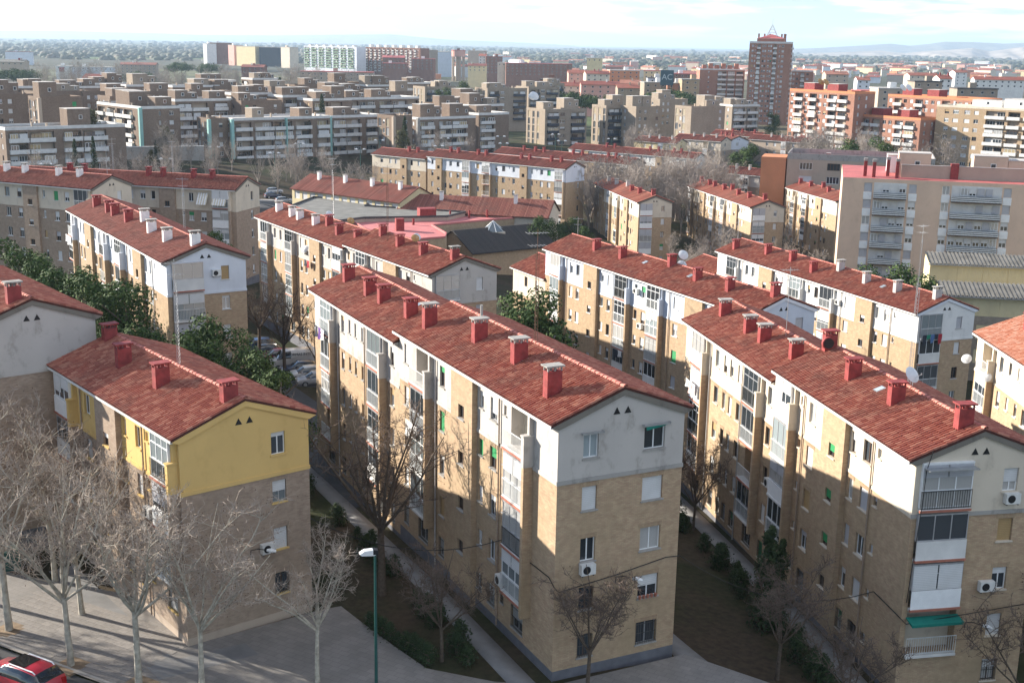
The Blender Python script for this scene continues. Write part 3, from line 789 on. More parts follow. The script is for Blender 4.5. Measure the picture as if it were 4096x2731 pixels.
    mb = MB(); mb.box(-.045, -.05, zs - .15, W + .04, .02, zs + .07); mb.obj('string_course', [top if not hi or top == 'yellow' else 'concrete'], root, (0, secs[0][0], 0))
    for (p0, p1, b, t, i, it) in wins:
        st = styles.get(('g', it[1], i)) or rstyle(r)
        window(root, p0, p1, b, t, pg, st, sill=trim, grille=(hi and i == floors - 1), lintel=(lintel if hi and i > 0 else None), lo=lo)
    for (p0, p1, zf, i, it) in bals:
        kd = styles.get(('gb', it[1], i)) or r.choice(['glazed', 'shutter', 'panel', 'half'])
        balcony(root, p0, p1, zf, pg, kd, lo=lo, r=r, p=.28, mats=(r.choice(['frame', 'alu']), r.choice(['glc', 'gl', 'glp']), r.choice(['shw', 'shgrey'])), edge=r.choice(['slabred', 'band']))
    ov = .45; tphi = rise / (W / 2); k = .34
    vb = MB(); zz0 = Hw - ov * tphi
    vb.prism([(-ov, zz0 - .12), (0.0, Hw - k - .1), (.35, Hw - k + .02), (W / 2, Hw + rise - k - .06), (W - .35, Hw - k + .02), (W, Hw - k - .1), (W + ov, zz0 - .12), (W + ov, zz0 - .012), (W / 2, Hw + rise - .012), (-ov, zz0 - .012)], secs[0][0] - .10, secs[0][0] + .015, 'y')
    vb.obj('verge', [verge], root)
    if vents:
        for dx in (-.34, .30):
            v = MB(); c = W / 2 + dx - .05; zb = Hw - .02
            v.prism([(c - .2, zb), (c + .2, zb), (c, zb + .36)], -.02, .02, 'y', 0); v.obj('vent', ['black'], root, (0, secs[0][0], 0))  # solid black triangle, painted stand-in for the shade inside the open vent
    for i, ch in enumerate(chims):
        a, w = ch[0], ch[1]; kd = ch[2] if len(ch) > 2 else 'red'; cp = ch[3] if len(ch) > 3 else ('concrete' if kd != 'red' else 'redpaint')
        dr = next((s[2] for s in secs if s[0] <= a < s[1]), secs[-1][2])
        chimney(root, w, a, Hw - dr + w * tphi, kd, h=ch[4] if len(ch) > 4 else 1.2, cap=cp)
    return root
# ------------------------------------------------------------------ the tiled estate, nearest blocks first
NOSH = lambda f, p: (f, p, 0, 'shw')
B_fac = [('b', 2.87, 5.3), ('s', 5.85, 6.15), ('p', 6.55), ('w', 7.0, 7.85), ('w', 8.75, 9.35), ('st', 9.57, 12.57), ('w', 14.3, 15.05), ('p', 15.55), ('b', 16.34, 18.9), ('w', 20.2, 20.95),
         ('w', 22.85, 23.55), ('b', 24.47, 27.0), ('p', 28.5), ('w', 28.95, 29.4), ('w', 30.4, 30.85), ('w', 31.7, 32.15), ('w', 33.2, 33.85), ('p', 34.5), ('b', 35.2, 37.7)]
stB = {('b', 2.87, 0): 'open', ('b', 2.87, 1): 'shutter', ('b', 2.87, 2): 'half', ('b', 2.87, 3): 'shutter', ('b', 16.34, 0): 'open', ('b', 16.34, 1): 'glazed', ('b', 16.34, 2): 'glazed', ('b', 16.34, 3): 'half',
       ('b', 24.47, 0): 'glazed', ('b', 24.47, 1): 'glazed', ('b', 35.2, 0): 'glazed', ('b', 35.2, 1): 'glazed', ('b', 35.2, 2): 'half',
       ('g', 1.43, 0): ('frame', 'glp', 0, 'shw'), ('g', 1.43, 1): ('frame', 'gl', 1.0, 'shw'), ('g', 1.43, 2): ('frame', 'gl', 0, 'shw'), ('g', 1.43, 3): ('brownframe', 'gl', 0, 'shw'), ('g', 1.43, 4): ('brownframe', 'gl', 0, 'shw'),
       ('g', 4.96, 0): ('frame', 'gl', 0, 'shw'), ('g', 4.96, 1): ('frame', 'gl', 1.0, 'shw'), ('g', 4.96, 2): ('frame', 'glc', 0, 'shw'), ('g', 4.96, 3): ('frame', 'gl', .5, 'shw'), ('g', 4.96, 4): ('alu', 'gl', 0, 'shw')}
BLK_B = gabled('apartment_block', 'central foreground brick block with weathered grey-white top-floor gable', 2.35, 57.19, .4555, 0, 7.34,
       [(0, 21.8, 0), (21.8, 40.4, .79)], B_fac, [('w', 1.43, 2.30), ('w', 4.96, 6.20)], top='greywhite', detail='hi',
       chims=[(2.6, .7, 'red', 'concrete', 1.5), (8.2, 1.55, 'red', 'concrete', 1.3), (13.5, 1.55, 'red', 'concrete', 1.3), (19.2, .7, 'red', 'concrete', 1.45), (24.5, 1.5), (29.6, 1.45), (32.5, 1.45), (37.8, 1.6)],
       seed=11, nsingle=300, trim='concrete', lintel='brick', styles=stB)
# awnings over the two top windows of that gable
for x0, x1, g in ((1.30, 2.46, False), (4.84, 6.36, True)):
    mb = MB(); mb.box(x0, -.22, 13.17, x1, -.1, 13.25); mb.box(x0 - .03, -.24, 13.155, x0, -.02, 13.265); mb.box(x1, -.24, 13.155, x1 + .03, -.02, 13.265)
    a = mb.obj('awning_box', ['galv'], BLK_B)
    if g: mb = MB(); mb.prism([(x0 + .1, 13.18), (x0 + .14, 12.96), (x0 + .6, 13.02), (x1 - .4, 13.08), (x1 - .08, 13.18)], -.19, -.175, 'y'); mb.obj('awning_cloth', ['awning'], a)
for i in range(5): mb = MB(); mb.tube([(5.05 + i * .24, -.12, 3.68), (5.05 + i * .24, -.12, 3.86)], [.07, .09], 8); mb.obj('flower_pot', ['slabred'], BLK_B)

C_fac = [('s', 3.65, 4.05), ('p', 4.45), ('w', 4.75, 5.7), ('w', 6.54, 7.2), ('st', 7.38, 10.3), ('w', 11.95, 12.9), ('p', 13.5), ('s', 13.85, 14.2), ('b', 14.8, 17.3),
         ('w', 18.6, 19.35), ('b', 20.2, 22.7), ('p', 23.8), ('w', 24.15, 24.85), ('w', 25.75, 26.4), ('w', 27.0, 27.65), ('w', 28.55, 29.4), ('p', 30.3), ('b', 31.0, 33.6)]
stC = {('b', 14.8, 0): 'panel', ('b', 14.8, 1): 'glazed', ('b', 14.8, 2): 'panel', ('b', 14.8, 3): 'half', ('b', 20.2, 0): 'glazed', ('b', 20.2, 1): 'glazed', ('b', 20.2, 2): 'open', ('b', 31.0, 0): 'solid', ('b', 31.0, 1): 'panel',
       ('st', 7.38, 0): ('brownframe', 'gl', .6, 'shg'), ('st', 7.38, 1): ('brownframe', 'gl', .7, 'shg'), ('st', 7.38, 2): ('brownframe', 'gl', .7, 'shg'),
       ('gb', .3, 0): 'shutter', ('gb', .3, 1): 'solid', ('gb', .3, 2): 'panel', ('gb', .3, 3): 'open', ('g', 5.0, 0): ('frame', 'glc', .6, 'shw'), ('g', 5.0, 1): ('alu', 'gl', 1.0, 'shb'), ('g', 5.0, 2): ('frame', 'gl', .3, 'shw')}
BLK_C = gabled('apartment_block', 'right foreground brick block with cream top floor and round fan housing on its ridge', 20.75, 59.39, .1913, -2.25, 7.2,
       [(0, 17.9, 0), (17.9, 36.2, .79)], C_fac, [('b', .3, 3.15), ('w', 5.0, 5.85)], top='cream', detail='hi',
       chims=[(.8, 2.6), (6.3, 1.72), (11.6, 1.7), (17.2, 2.75), (19.8, 1.65, 'red', 'concrete'), (24.8, 1.45, 'red', 'concrete'), (27.6, 1.47, 'red', 'concrete'), (33.1, 1.6, 'red', 'concrete')],
       seed=23, nsingle=300, trim='cream', lintel='brick', styles=stC)
mb = MB(); mb.tube([(2.85, 17.1, 15.75), (2.85, 16.9, 15.75)], .42, 20); mb.obj('fan_housing', ['redpaint'], BLK_C)
mb = MB(); mb.tube([(2.85, 16.9, 15.75), (2.85, 16.86, 15.75)], .34, 20); mb.obj('fan_opening', ['black'], BLK_C)
mb = MB(); mb.box(.35, -.75, 13.42, 3.15, .0, 13.47); mb.obj('porch_roof', ['galv'], BLK_C)
mb = MB(); mb.prism([(-.75, 5.0), (-.75, 4.85), (-.02, 5.06), (-.02, 5.12)], .25, 3.2, 'x'); mb.obj('awning', ['awning'], BLK_C)

A_fac = [('b', .5, 2.75), ('s', 3.95, 4.3), ('p', 4.6), ('w', 5.05, 5.75), ('w', 7.0, 7.5), ('st', 7.75, 10.85), ('w', 12.57, 13.45), ('p', 13.9), ('b', 14.9, 17.4)]
stA = {('b', .5, 0): 'glazed', ('b', .5, 1): 'panel', ('b', .5, 2): 'half', ('b', 14.9, 0): 'panel', ('b', 14.9, 1): 'solid',
       ('g', 5.28, 0): ('frame', 'gl', .2, 'shw'), ('g', 5.28, 1): ('alu', 'glp', .5, 'shw'), ('g', 5.28, 2): ('alu', 'gl', 1.0, 'shw'), ('g', 5.28, 3): ('brownframe', 'gl', 0, 'shw')}
BLK_A = gabled('apartment_block', 'four-storey brick block with bright yellow top-floor gable behind the plane trees', -17.08, 60.02, .6833, 0, 7.59,
       [(0, 18.3, 0)], A_fac, [('w', 5.28, 6.13)], floors=4, top='yellow', lower='brick_brown', detail='hi', verge='yellow',
       chims=[(.5, 2.85, 'red', 'redpaint', 1.0), (6.5, 1.65, 'red', 'redpaint', 1.3), (11.95, 1.65, 'red', 'redpaint', 1.3), (17.3, 2.9, 'red', 'redpaint', .9)], seed=31, nsingle=300, trim='yellow', lintel='brick_brown', styles=stA, tilemat='tile', plinth='tan')
# the taller block behind the yellow one: same line, one storey up
vA = Vector((-math.sin(.6833), math.cos(.6833), 0)); pA2 = Vector((-17.08, 60.02, 0)) + vA * 18.33 - Vector((math.cos(.6833), math.sin(.6833), 0)) * 4.95
BLK_A2 = gabled('apartment_block', 'taller brick block with plain white gable joined behind the yellow block', pA2.x, pA2.y, .6833, .8, 7.7,
       [(0, 20, 0)], [(k, a) + tuple(o) for (k, a, *o) in STD_NEAR], [], top='greywhite', lower='brick_brown', detail='mid', chims=[(.5, 2.6, 'red', 'concrete'), (6.2, 1.7)], seed=37)

def std(name, label, x, y, th, zg, secs, top, chims, gable, seed, detail='mid', W=7.35, fac=None, styles=None, **kw):
    return gabled(name, label, x, y, th, zg, W, secs, fac or (STD_NEAR + STD_FAR), gable, top=top, detail=detail, chims=chims, seed=seed, styles=styles, **kw)
GW = ('w', 5.0, 5.75)
std('apartment_block', 'brick block with white gable, half red and half white chimneys, beside the pines', -31.01, 107.9, .55, -1.53, [(0, 19.3, 0), (19.3, 39, .05)], 'bluewhite',
    [(.55, 2.55, 'white'), (6.0, 1.55, 'white'), (11.7, 1.65, 'white'), (17.3, 2.5, 'white'), (20.2, 1.6), (25.6, 1.55), (28.3, 1.6), (33.6, 1.5)], [('b', .45, 3.3), GW], 41,
    styles={('gb', .45, 0): 'solid', ('gb', .45, 1): 'shutter', ('g', 5.0, 0): ('frame', 'gl', 1.0, 'shb'), ('g', 5.0, 1): ('frame', 'glc', .2, 'shw')}, tilemat='tile_dark')
std('apartment_block', 'long brick block with peeling grey-white gable behind the central block', -7.92, 117.85, .551, -4.07, [(0, 20.5, 0), (20.5, 49, .5)], 'greywhite',
    [(.4, 2.45, 'red', 'concrete'), (5.6, 1.65), (11.2, 1.75), (16.9, 2.5), (20.5, 1.1), (25.7, 1.1), (30.7, 2.0), (33.4, 1.4, 'white'), (38.5, 1.4, 'white'), (41.2, 1.5, 'white'), (46.1, 1.6, 'white')],
    [('b', .35, 3.0), GW], 43, fac=STD_NEAR + STD_FAR + [('w', 40.5, 41.2), ('w', 42.5, 43.2), ('b', 44.5, 47)], styles={('gb', .35, 0): 'glazed', ('g', 5.0, 0): ('frame', 'gl', 1.0, 'shw')})
std('apartment_block', 'brick block with pale blue top floor and plain white gable right of centre', 22.03, 110.13, .467, -5.87, [(0, 19.4, 0), (19.4, 40.3, 0.02)], 'paleblue',
    [(.65, 2.8), (6.2, 1.7), (11.7, 1.75), (17.8, 2.7), (26.0, 1.7), (31.7, 1.7)], [('w', 5.1, 6.0)], 47, styles={('g', 5.1, 0): ('alu', 'gl', 1.0, 'shgrey')}, vents=True, verge='bluewhite')
std('apartment_block', 'lower brick wing with small red roof at far end of the pale blue block', 4.05, 146.2, .467, -7.6, [(0, 9, 0.0)], 'cream', [(3.2, 1.7)], [], 48, fac=[('w', 2.0, 2.8), ('w', 5, 5.8)], floors=4)
std('apartment_block', 'brick block with bright white top floor and grey chimneys near its gable', 42.65, 125.88, .369, -8.78, [(0, 19.5, 0), (19.5, 41.4, 0.02)], 'white',
    [(.7, 2.5, 'grey'), (6.2, 1.7, 'grey'), (11.7, 1.7, 'grey'), (17.8, 2.5, 'grey'), (20.8, .8), (26.6, 1.7), (32.2, 1.65), (38.6, .75)], [('b', .3, 3.0), GW], 53,
    styles={('gb', .3, 0): 'glazed', ('gb', .3, 1): 'solid', ('gb', .3, 2): 'half'}, verge='bluewhite', trim='greypaint')
std('apartment_block', 'lower brick wing behind the white-topped block, partly hidden by its roof', 27.7, 164.6, .369, -10.6, [(0, 10, 0.0)], 'white', [(1.0, 2.0, 'white')], [], 54, fac=[('w', 2.0, 2.8), ('w', 5, 5.8)], floors=4)
std('apartment_block', 'brick block at the right edge with pale orange tiles and dishes on its balconies', 37.75, 61.5, -.012, -4.3, [(0, 16, 0), (16, 36.4, 0.02)], 'cream',
    [(32.6, 2.2), (26.8, 1.7), (21, 1.7)], [], 59, tilemat='tile_light', fac=[('b', 32.4, 35), ('w', 30.6, 31.3), ('w', 28.9, 29.4), ('w', 27.2, 27.7), ('w', 25.4, 26.2), ('b', 21.5, 24), ('w', 18, 18.8), ('b', 12, 14.5), ('w', 8, 8.8)])
std('apartment_block', 'shaded brick block at the left edge with white chimneys and plain white gable end', -56.23, 163.15, 1.127, -1.82, [(0, 18.5, 0), (18.5, 37, 0)], 'cream',
    [(4.5, 2.3, 'white'), (8.2, 2.2, 'white'), (14.5, 2.2, 'white'), (18, 2.2, 'white')], [('w', 4.6, 5.4, (0,))], 61, lower='brick_brown', tilemat='tile_dark',
    fac=[('b', .6, 3.0), ('w', 4.2, 5.1), ('w', 6.2, 7.0), ('w', 8.6, 9.1), ('st', 9.8, 12.4), ('w', 13, 13.8), ('w', 15.2, 16.1), ('b', 19, 21.5), ('w', 24, 25), ('w', 28, 29)])
std('apartment_block', 'shaded brick block with striped awnings on its end balcony, behind the white-chimney block', -39.96, 175.55, 1.309, -3.1, [(0, 19, 0), (19, 38, 0)], 'cream',
    [(4.8, 2.3), (7.8, 2.2), (12.8, 2.2), (15.2, 2.2), (26, 2.2), (28.5, 2.2)], [('w', 4.6, 5.3)], 67, lower='brick_brown', tilemat='tile_dark',
    fac=[('b', 1.0, 3.6), ('w', 4.8, 5.7), ('w', 6.8, 7.6), ('s', 8.3, 8.6), ('st', 9.6, 12.2), ('w', 13, 13.7), ('w', 14.6, 15.5), ('w', 16.6, 17.5), ('b', 19.5, 22), ('w', 24, 25)])
LFAC = [('b', .6, 3.0), ('w', 4.4, 5.4), ('w', 6.6, 7.5), ('s', 8.3, 8.6), ('w', 9.6, 10.4), ('st', 11.2, 13.4), ('w', 15, 15.8), ('s', 16.6, 16.9), ('w', 18, 19), ('w', 20.4, 21.2),
        ('b', 22.5, 25.0), ('w', 26.2, 27.1), ('b', 29, 31.4), ('w', 32.6, 33.5), ('w', 35, 35.9), ('w', 36.8, 37.5), ('st', 38.2, 40.2), ('w', 41.2, 41.9)]
std('apartment_block', 'long pale brick block facing the camera with white-rendered top floor, behind the school', 11.78, 284.78, .903, -10.0, [(0, 21, 0), (21, 43.2, 0)], 'bluewhite',
    [(3.2, 2.4), (6, 2.3), (12.5, 2.3), (15, 2.3), (26, 2.3), (28.5, 2.3), (35, 2.3), (37.5, 2.3)], [('w', 4.6, 5.4)], 71, detail='lo', fac=LFAC, tilemat='tile_dark')
std('apartment_block', 'pale brick wing with cream top floor at the left end of the long block', -22.6, 311.9, .903, -10.8, [(0, 19, 0)], 'cream',
    [(5, 2.3), (8, 2.3)], [], 72, detail='lo', fac=[('w', 2, 2.8), ('w', 4.5, 5.3), ('st', 6.4, 8.6), ('w', 10, 10.8), ('w', 12, 12.8), ('w', 15, 16)], tilemat='tile_dark')
std('apartment_block', 'long red-roofed block half hidden behind the pale brick block', 30.0, 322, .903, -12.3, [(0, 21, 0), (21, 46, 0)], 'cream',
    [(6, 2.3), (8.5, 2.3), (17, 2.3), (20, 2.3), (30, 2.3), (33, 2.3), (37, 2.3)], [], 73, detail='lo', fac=LFAC, tilemat='tile_dark')
std('apartment_block', 'red-roofed block with white gable behind the bare grove', 53.1, 365.5, .903, -14.3, [(0, 21, 0), (21, 46, 0)], 'white',
    [(6, 2.3), (8.5, 2.3), (14, 2.3), (17, 2.3), (30, 2.3), (33, 2.3)], [('w', 4.6, 5.4)], 74, detail='lo', fac=LFAC, tilemat='tile_dark')
std('apartment_block', 'small end-on brick block with grey and red chimneys beside the bare grove', 26.37, 259.35, .202, -14.32, [(0, 19.5, 0), (19.5, 36, 0)], 'cream',
    [(.8, 3.0), (7.2, 2.0), (12.5, 1.8), (18.6, 2.7, 'grey'), (25, 1.9, 'grey'), (31.3, 1.8, 'grey')], [('b', .3, 3.0), GW], 77, detail='lo', styles={('gb', .3, 0): 'panel', ('gb', .3, 1): 'panel'})
std('apartment_block', 'small end-on brick block with all red chimneys and a dish mast, left of the slab', 49.95, 257.54, .206, -14.68, [(0, 19.5, 0), (19.5, 39, 0)], 'cream',
    [(1.2, 3.0), (7.2, 2.0), (13.2, 1.9), (19.4, 2.9), (22.2, 2.1), (28.4, 2.1), (31.7, 2.1), (37.4, 2.2)], [('b', .3, 3.0), GW], 79, detail='lo')
std('apartment_block', 'end-on brick block whose near end hides behind the beige slab', 71.5, 271.5, .206, -14.8, [(0, 14, 0), (14, 27, 0)], 'cream',
    [(3, 2.0), (9, 1.9), (14, 2.9), (19, 2.1), (25, 2.2)], [], 80, detail='lo')
std('apartment_block', 'grey brick block with purple towel hanging, between the grove and the school annexe', 72.4, 323.9, .903, -15.3, [(0, 20, 0)], 'greywhite',
    [(3, 2.2, 'grey'), (9, 2.2, 'grey'), (13, 2.2, 'grey'), (17, 2.2, 'grey')], [('w', 4.6, 5.4, (0, 1))], 81, detail='lo', fac=[('b', 1, 3.4), ('w', 5, 6), ('w', 8, 9), ('b', 12, 14.5), ('w', 16, 17)], tilemat='tile_dark', lower='brick_brown')
for i, (u, v, th, Ln, top, lb, ch) in enumerate([
    ((2500 + 345 * .595), (480 + 172 * .595), .9, 17, 'lightyellow', 'small red-roofed house with cream gable ending the far row', 'grey'),
    ((2500 + 645 * .595), (480 + 158 * .595), .9, 19, 'cream', 'small red-roofed house with glazed balconies, second of the far row', 'grey'),
    ((2500 + 700 * .595), (480 + 150 * .595), .25, 14, 'bluewhite', 'small house with bluish white gable turned to the camera in the far row', 'red'),
    ((2500 + 900 * .595), (480 + 128 * .595), .9, 20, 'cream', 'red-roofed house with red chimneys behind the bluish white gable', 'red'),
    ((2500 + 1175 * .595), (480 + 163 * .595), .9, 20, 'tan', 'red-roofed house with shaded end wall left of the yellow house', 'grey'),
    ((3100 + 312 * .4464), (330 + 550 * .4464), .30, 12, 'lightyellow', 'yellow house with dark tiled roof in front of the orange brick towers', 'grey')]):
    p = at_z(u, v, -.5)
    std('terraced_house', lb, p.x, p.y, th, -8.75 - .5 + 1.0, [(0, Ln, 0)], top, [(3, 2.2, ch), (8, 2.2, ch), (12, 2.2, ch)] if Ln > 13 else [(3, 2.2, ch), (6, 2.2, ch)],
        [('w', 2.6, 3.6, (0, 1))], 90 + i, detail='lo', floors=3, lower=('brick_tan' if i != 5 else 'lightyellow'), fac=[('w', 2, 2.9), ('b', 5, 7), ('w', 9, 10), ('w', 12, 13)] if Ln > 13 else [('w', 2, 2.9), ('w', 6, 7)], tilemat='tile_dark', cat='house', group='far row of small red-roofed houses')
# ------------------------------------------------------------------ flat-roofed blocks
def fplace(root_side, Lx):
    """canonical wall -> local frame. 'f' front (y=0), 'l' left (x=0), 'r' right side"""
    def pf(px, pz, d=0): return (px, d, pz), 0.0
    return pf
def block(name, label, x, y, th, z0, z1, Lu, Lv, wallm, roofm, floors, fh, front=(), left=(), right=(), base=0.0, parapet=.5, cat='building', group=None, seed=1, par_m=None, found=0, sides=None, wst=None, bandm='band', simple=True):
    """front / left / right = ('w',x0,x1[,h]) windows, ('b',x0,x1) band balconies, ('f',x0,x1,mat) full-height fin, ('g',x0,x1) glazed strip; floors counted from the top"""
    r = random.Random(seed)
    root = thing(name, label, cat, (x, y, z0), th, group); H = z1 - z0
    mats = [wallm, sides or wallm, 'tan', 'navy']
    for side, items, Lx in (('f', front, Lu), ('l', left, Lv), ('r', right, Lv)):
        if side == 'f': loc, rz = (0, 0, 0), 0.0
        elif side == 'l': loc, rz = (0, Lv, 0), -math.pi / 2
        else: loc, rz = (Lu, 0, 0), math.pi / 2
        def place(px, pz, dep=0.0, loc=loc, rz=rz):
            c, s = math.cos(rz), math.sin(rz)
            return (loc[0] + px * c - dep * s, loc[1] + px * s + dep * c, pz), rz
        ops = []; todo = []
        for it in items:
            if it[0] == 'f':
                mb = MB(); mb.box(it[1], -(it[4] if len(it) > 4 else .9), -found, it[2], .02, H + (it[5] if len(it) > 5 else .3)); l_, q = place(0, 0); mb.obj('fin', [it[3]], root, l_, q); continue
            for i in range(floors):
                zc = H - .45 - (i + 1) * fh
                if zc < -.3: break
                if it[0] == 'w':
                    hh = it[3] if len(it) > 3 else 1.3; a = zc + 1.0; ops.append((it[1], it[2], a, a + hh)); todo.append(('w', it[1], it[2], a, a + hh, i))
                elif it[0] == 'b':
                    ops.append((it[1], it[2], zc + .05, zc + fh - .35, 1.0, 2)); todo.append(('b', it[1], it[2], zc, zc + fh - .35, i))
                elif it[0] == 'g':
                    ops.append((it[1], it[2], zc + .15, zc + fh - .15)); todo.append(('g', it[1], it[2], zc + .15, zc + fh - .15, i))
        mb = MB(); wall(mb, Lx, -found, H, ops, .18, [(-1, 999, -99, 999, 1 if side != 'f' else 0)]); mb.obj('wall', mats, root, loc, rz)
        for k, a, b_, c, d_, i in todo:
            if k == 'w': window(root, a, b_, c, d_, place, (wst(r) if wst else rstyle(r, .02)), lo=True)
            elif k == 'g': window(root, a, b_, c, d_, place, ('alu', r.choice(['gl', 'glc', 'gly', 'gl']), 0, 'shw'), lo=True)
            else:
                w = b_ - a; pm = MB(); pm.box(-.1, -.75, -.12, w + .1, .02, .04); pm.box(-.1, -.8, .04, w + .1, -.68, .98); pm.box(-.1, -.68, .04, .0, 0.0, .98); pm.box(w, -.68, .04, w + .1, 0.0, .98)
                l_, q = place(a, c); bo = pm.obj('balcony', [bandm], root, l_, q)
                n = max(1, int(w / 2.3)); ww = w / n
                for j in range(n):
                    if r.random() < .8:
                        sty = r.choice([('frame', 'gl', 0, 'shw'), ('frame', 'gly', 0, 'shw'), ('frame', 'glc', 0, 'shw'), ('frame', 'gl', .5, 'shw'), ('frame', 'gl', 1.0, 'shw'), ('brownframe', 'gl', 0, 'shw')])
                        l2, q2 = place(a + j * ww + .15, c + .12, .82 if r.random() < .6 else -.62)
                        o = ob('window', with_mat(wmesh('simple', ww - .3, 2.0, 3), sty[0]), root, l2, q2); ob('pane', with_mat(wmesh('pane', ww - .3, 2.0), sty[1]), o)
                        if sty[2]: ob('shutter', with_mat(wmesh('shutter', ww - .3, 2.0, int(sty[2] * 100)), 'shw'), o)
    mb = MB(); mb.face([(Lu, Lv, -found), (0, Lv, -found), (0, Lv, H), (Lu, Lv, H)]); mb.obj('rear_wall', [wallm], root)
    p = parapet; mb = MB(); mb.box(.02, .02, H - .12, Lu - .02, Lv - .02, H - .01, 0)
    ro = mb.obj('roof', [roofm], root)
    if p > .05:
        t = .22; mb = MB()
        mb.box(-.03, -.03, H - .25, Lu + .03, t, H + p); mb.box(-.03, Lv - t, H - .25, Lu + .03, Lv + .03, H + p); mb.box(-.03, t, H - .25, t, Lv - t, H + p); mb.box(Lu - t, t, H - .25, Lu + .03, Lv - t, H + p)
        mb.obj('parapet', [par_m or wallm], root)
    return root, H
def roofbox(root, H, x0, y0, x1, y1, h, m, roofm='paleroof', win=True, name='stair_head'):
    mb = MB(); mb.box(x0, y0, H - .1, x1, y1, H + h, 0, 1); o = mb.obj(name, [m, roofm], root)
    c = MB(); c.box(x0 - .06, y0 - .06, H + h - .02, x1 + .06, y1 + .06, H + h + .1); c.obj('coping', ['paleroof'], o)
    if win and x1 - x0 > 1.8:
        l = MB(); w = ob('window', with_mat(wmesh('simple', .9, 1.1, 1), 'frame'), o, ((x0 + x1) / 2, y0 - .19, H + h * .4)); ob('pane', with_mat(wmesh('pane', .9, 1.1), 'gl'), w)
    return o
def roofstacks(root, H, Lu, Lv, n, r, m='tan', hh=1.1):
    for i in range(n):
        x, y = r.uniform(.6, Lu - 1.2), r.uniform(.6, Lv - 1.2); mb = MB(); mb.box(x, y, H - .1, x + .45, y + .45, H + hh); mb.box(x - .08, y - .08, H + hh, x + .53, y + .53, H + hh + .08); mb.obj('vent_stack', [m], root)

# ---- terrace-roofed brick estate beyond the road
ETH = .72
def estate(label, u, v, d, Lu, Lv, kind, floors=5, box=1, seed=0, teal=None, th=ETH, zb=None, wallm='brick_dark'):
    p = at_y(u, v, d); g = gz(p.x, p.y) - 1.0 if zb is None else zb
    r = random.Random(seed); fh = 2.8
    fr, lf = [], []
    def bays(L0, L1):
        out = []; x = L0
        while x + 4.2 < L1:
            w = r.choice([4.6, 5.4, 6.2]); w = min(w, L1 - x - .2); out.append(('b', x, x + w)); x += w + r.choice([.5, 1.2, 2.4])
        return out
    if kind == 'front': fr = bays(.8, Lu - .4); lf = [('w', 1.5, 2.6), ('w', Lv - 3.2, Lv - 2.2)]
    elif kind == 'left': lf = bays(.4, Lv - 1.2); fr = [('w', Lu * .45, Lu * .45 + .7), ('w', Lu * .72, Lu * .72 + 1.4)]
    elif kind == 'lit': lf = [('g', .5, 2.2), ('w', 2.9, 4.0), ('g', 4.6, 6.3)]; fr = [('w', Lu - 3, Lu - 1.8)]
    elif kind == 'navy': fr = [('b', 1.2, 6.2), ('w', 7.2, 9.4), ('b', Lu - 7.5, Lu - 1.2)]; lf = [('g', 1.2, 2.8), ('g', 4.6, 6.2), ('g', 8.0, 9.6)]
    elif kind == 'plain': fr = [('w', 1.5, 2.6), ('w', 4.2, 5.4), ('w', Lu - 3, Lu - 1.8)]; lf = [('w', 1.2, 2.2), ('w', 4, 5.2)]
    if teal: 
        if kind == 'left': lf.append(('f', Lv - .02, Lv + .9, teal, 1.0, .25))
        else: fr.append(('f', -.9, .02, teal, .9, .25))
        if Lu > 25: fr.append(('f', Lu * .52, Lu * .52 + .35, teal, 1.1, .2))
    root, H = block('apartment_building', label, p.x, p.y, th, g, p.z, Lu, Lv, wallm, 'paleroof' if r.random() < .6 else 'darkroof', floors, fh, [i for i in fr if i[2] < Lu + 1], [i for i in lf if i[2] < Lv + 1], seed=seed, cat='apartment building', group='brick terrace estate beyond the road', par_m='band' if kind in ('front', 'left') else None, bandm='navy' if kind == 'navy' else 'band', parapet=.55, found=2)
    for k in range(box):
        w = r.uniform(4, 7); x0 = r.uniform(.5, max(.6, Lu - w - .5)); y0 = r.uniform(1.5, max(1.6, Lv - 6.5)); h = r.choice([2.6, 2.8, 3.0, 4.4])
        bm = wallm if r.random() < .8 else 'brick_tan'
        roofbox(root, H, x0, y0, x0 + w, y0 + r.uniform(4, 6), h, bm, r.choice(['paleroof', 'paleroof', 'darkroof']))
        if r.random() < .6: roofbox(root, H, x0 + w + .05, y0 + .8, min(Lu - .3, x0 + w + r.uniform(2.5, 4)), y0 + 4, h - .8, bm)
    roofstacks(root, H, Lu, Lv, r.randint(2, 5), r)
    return root
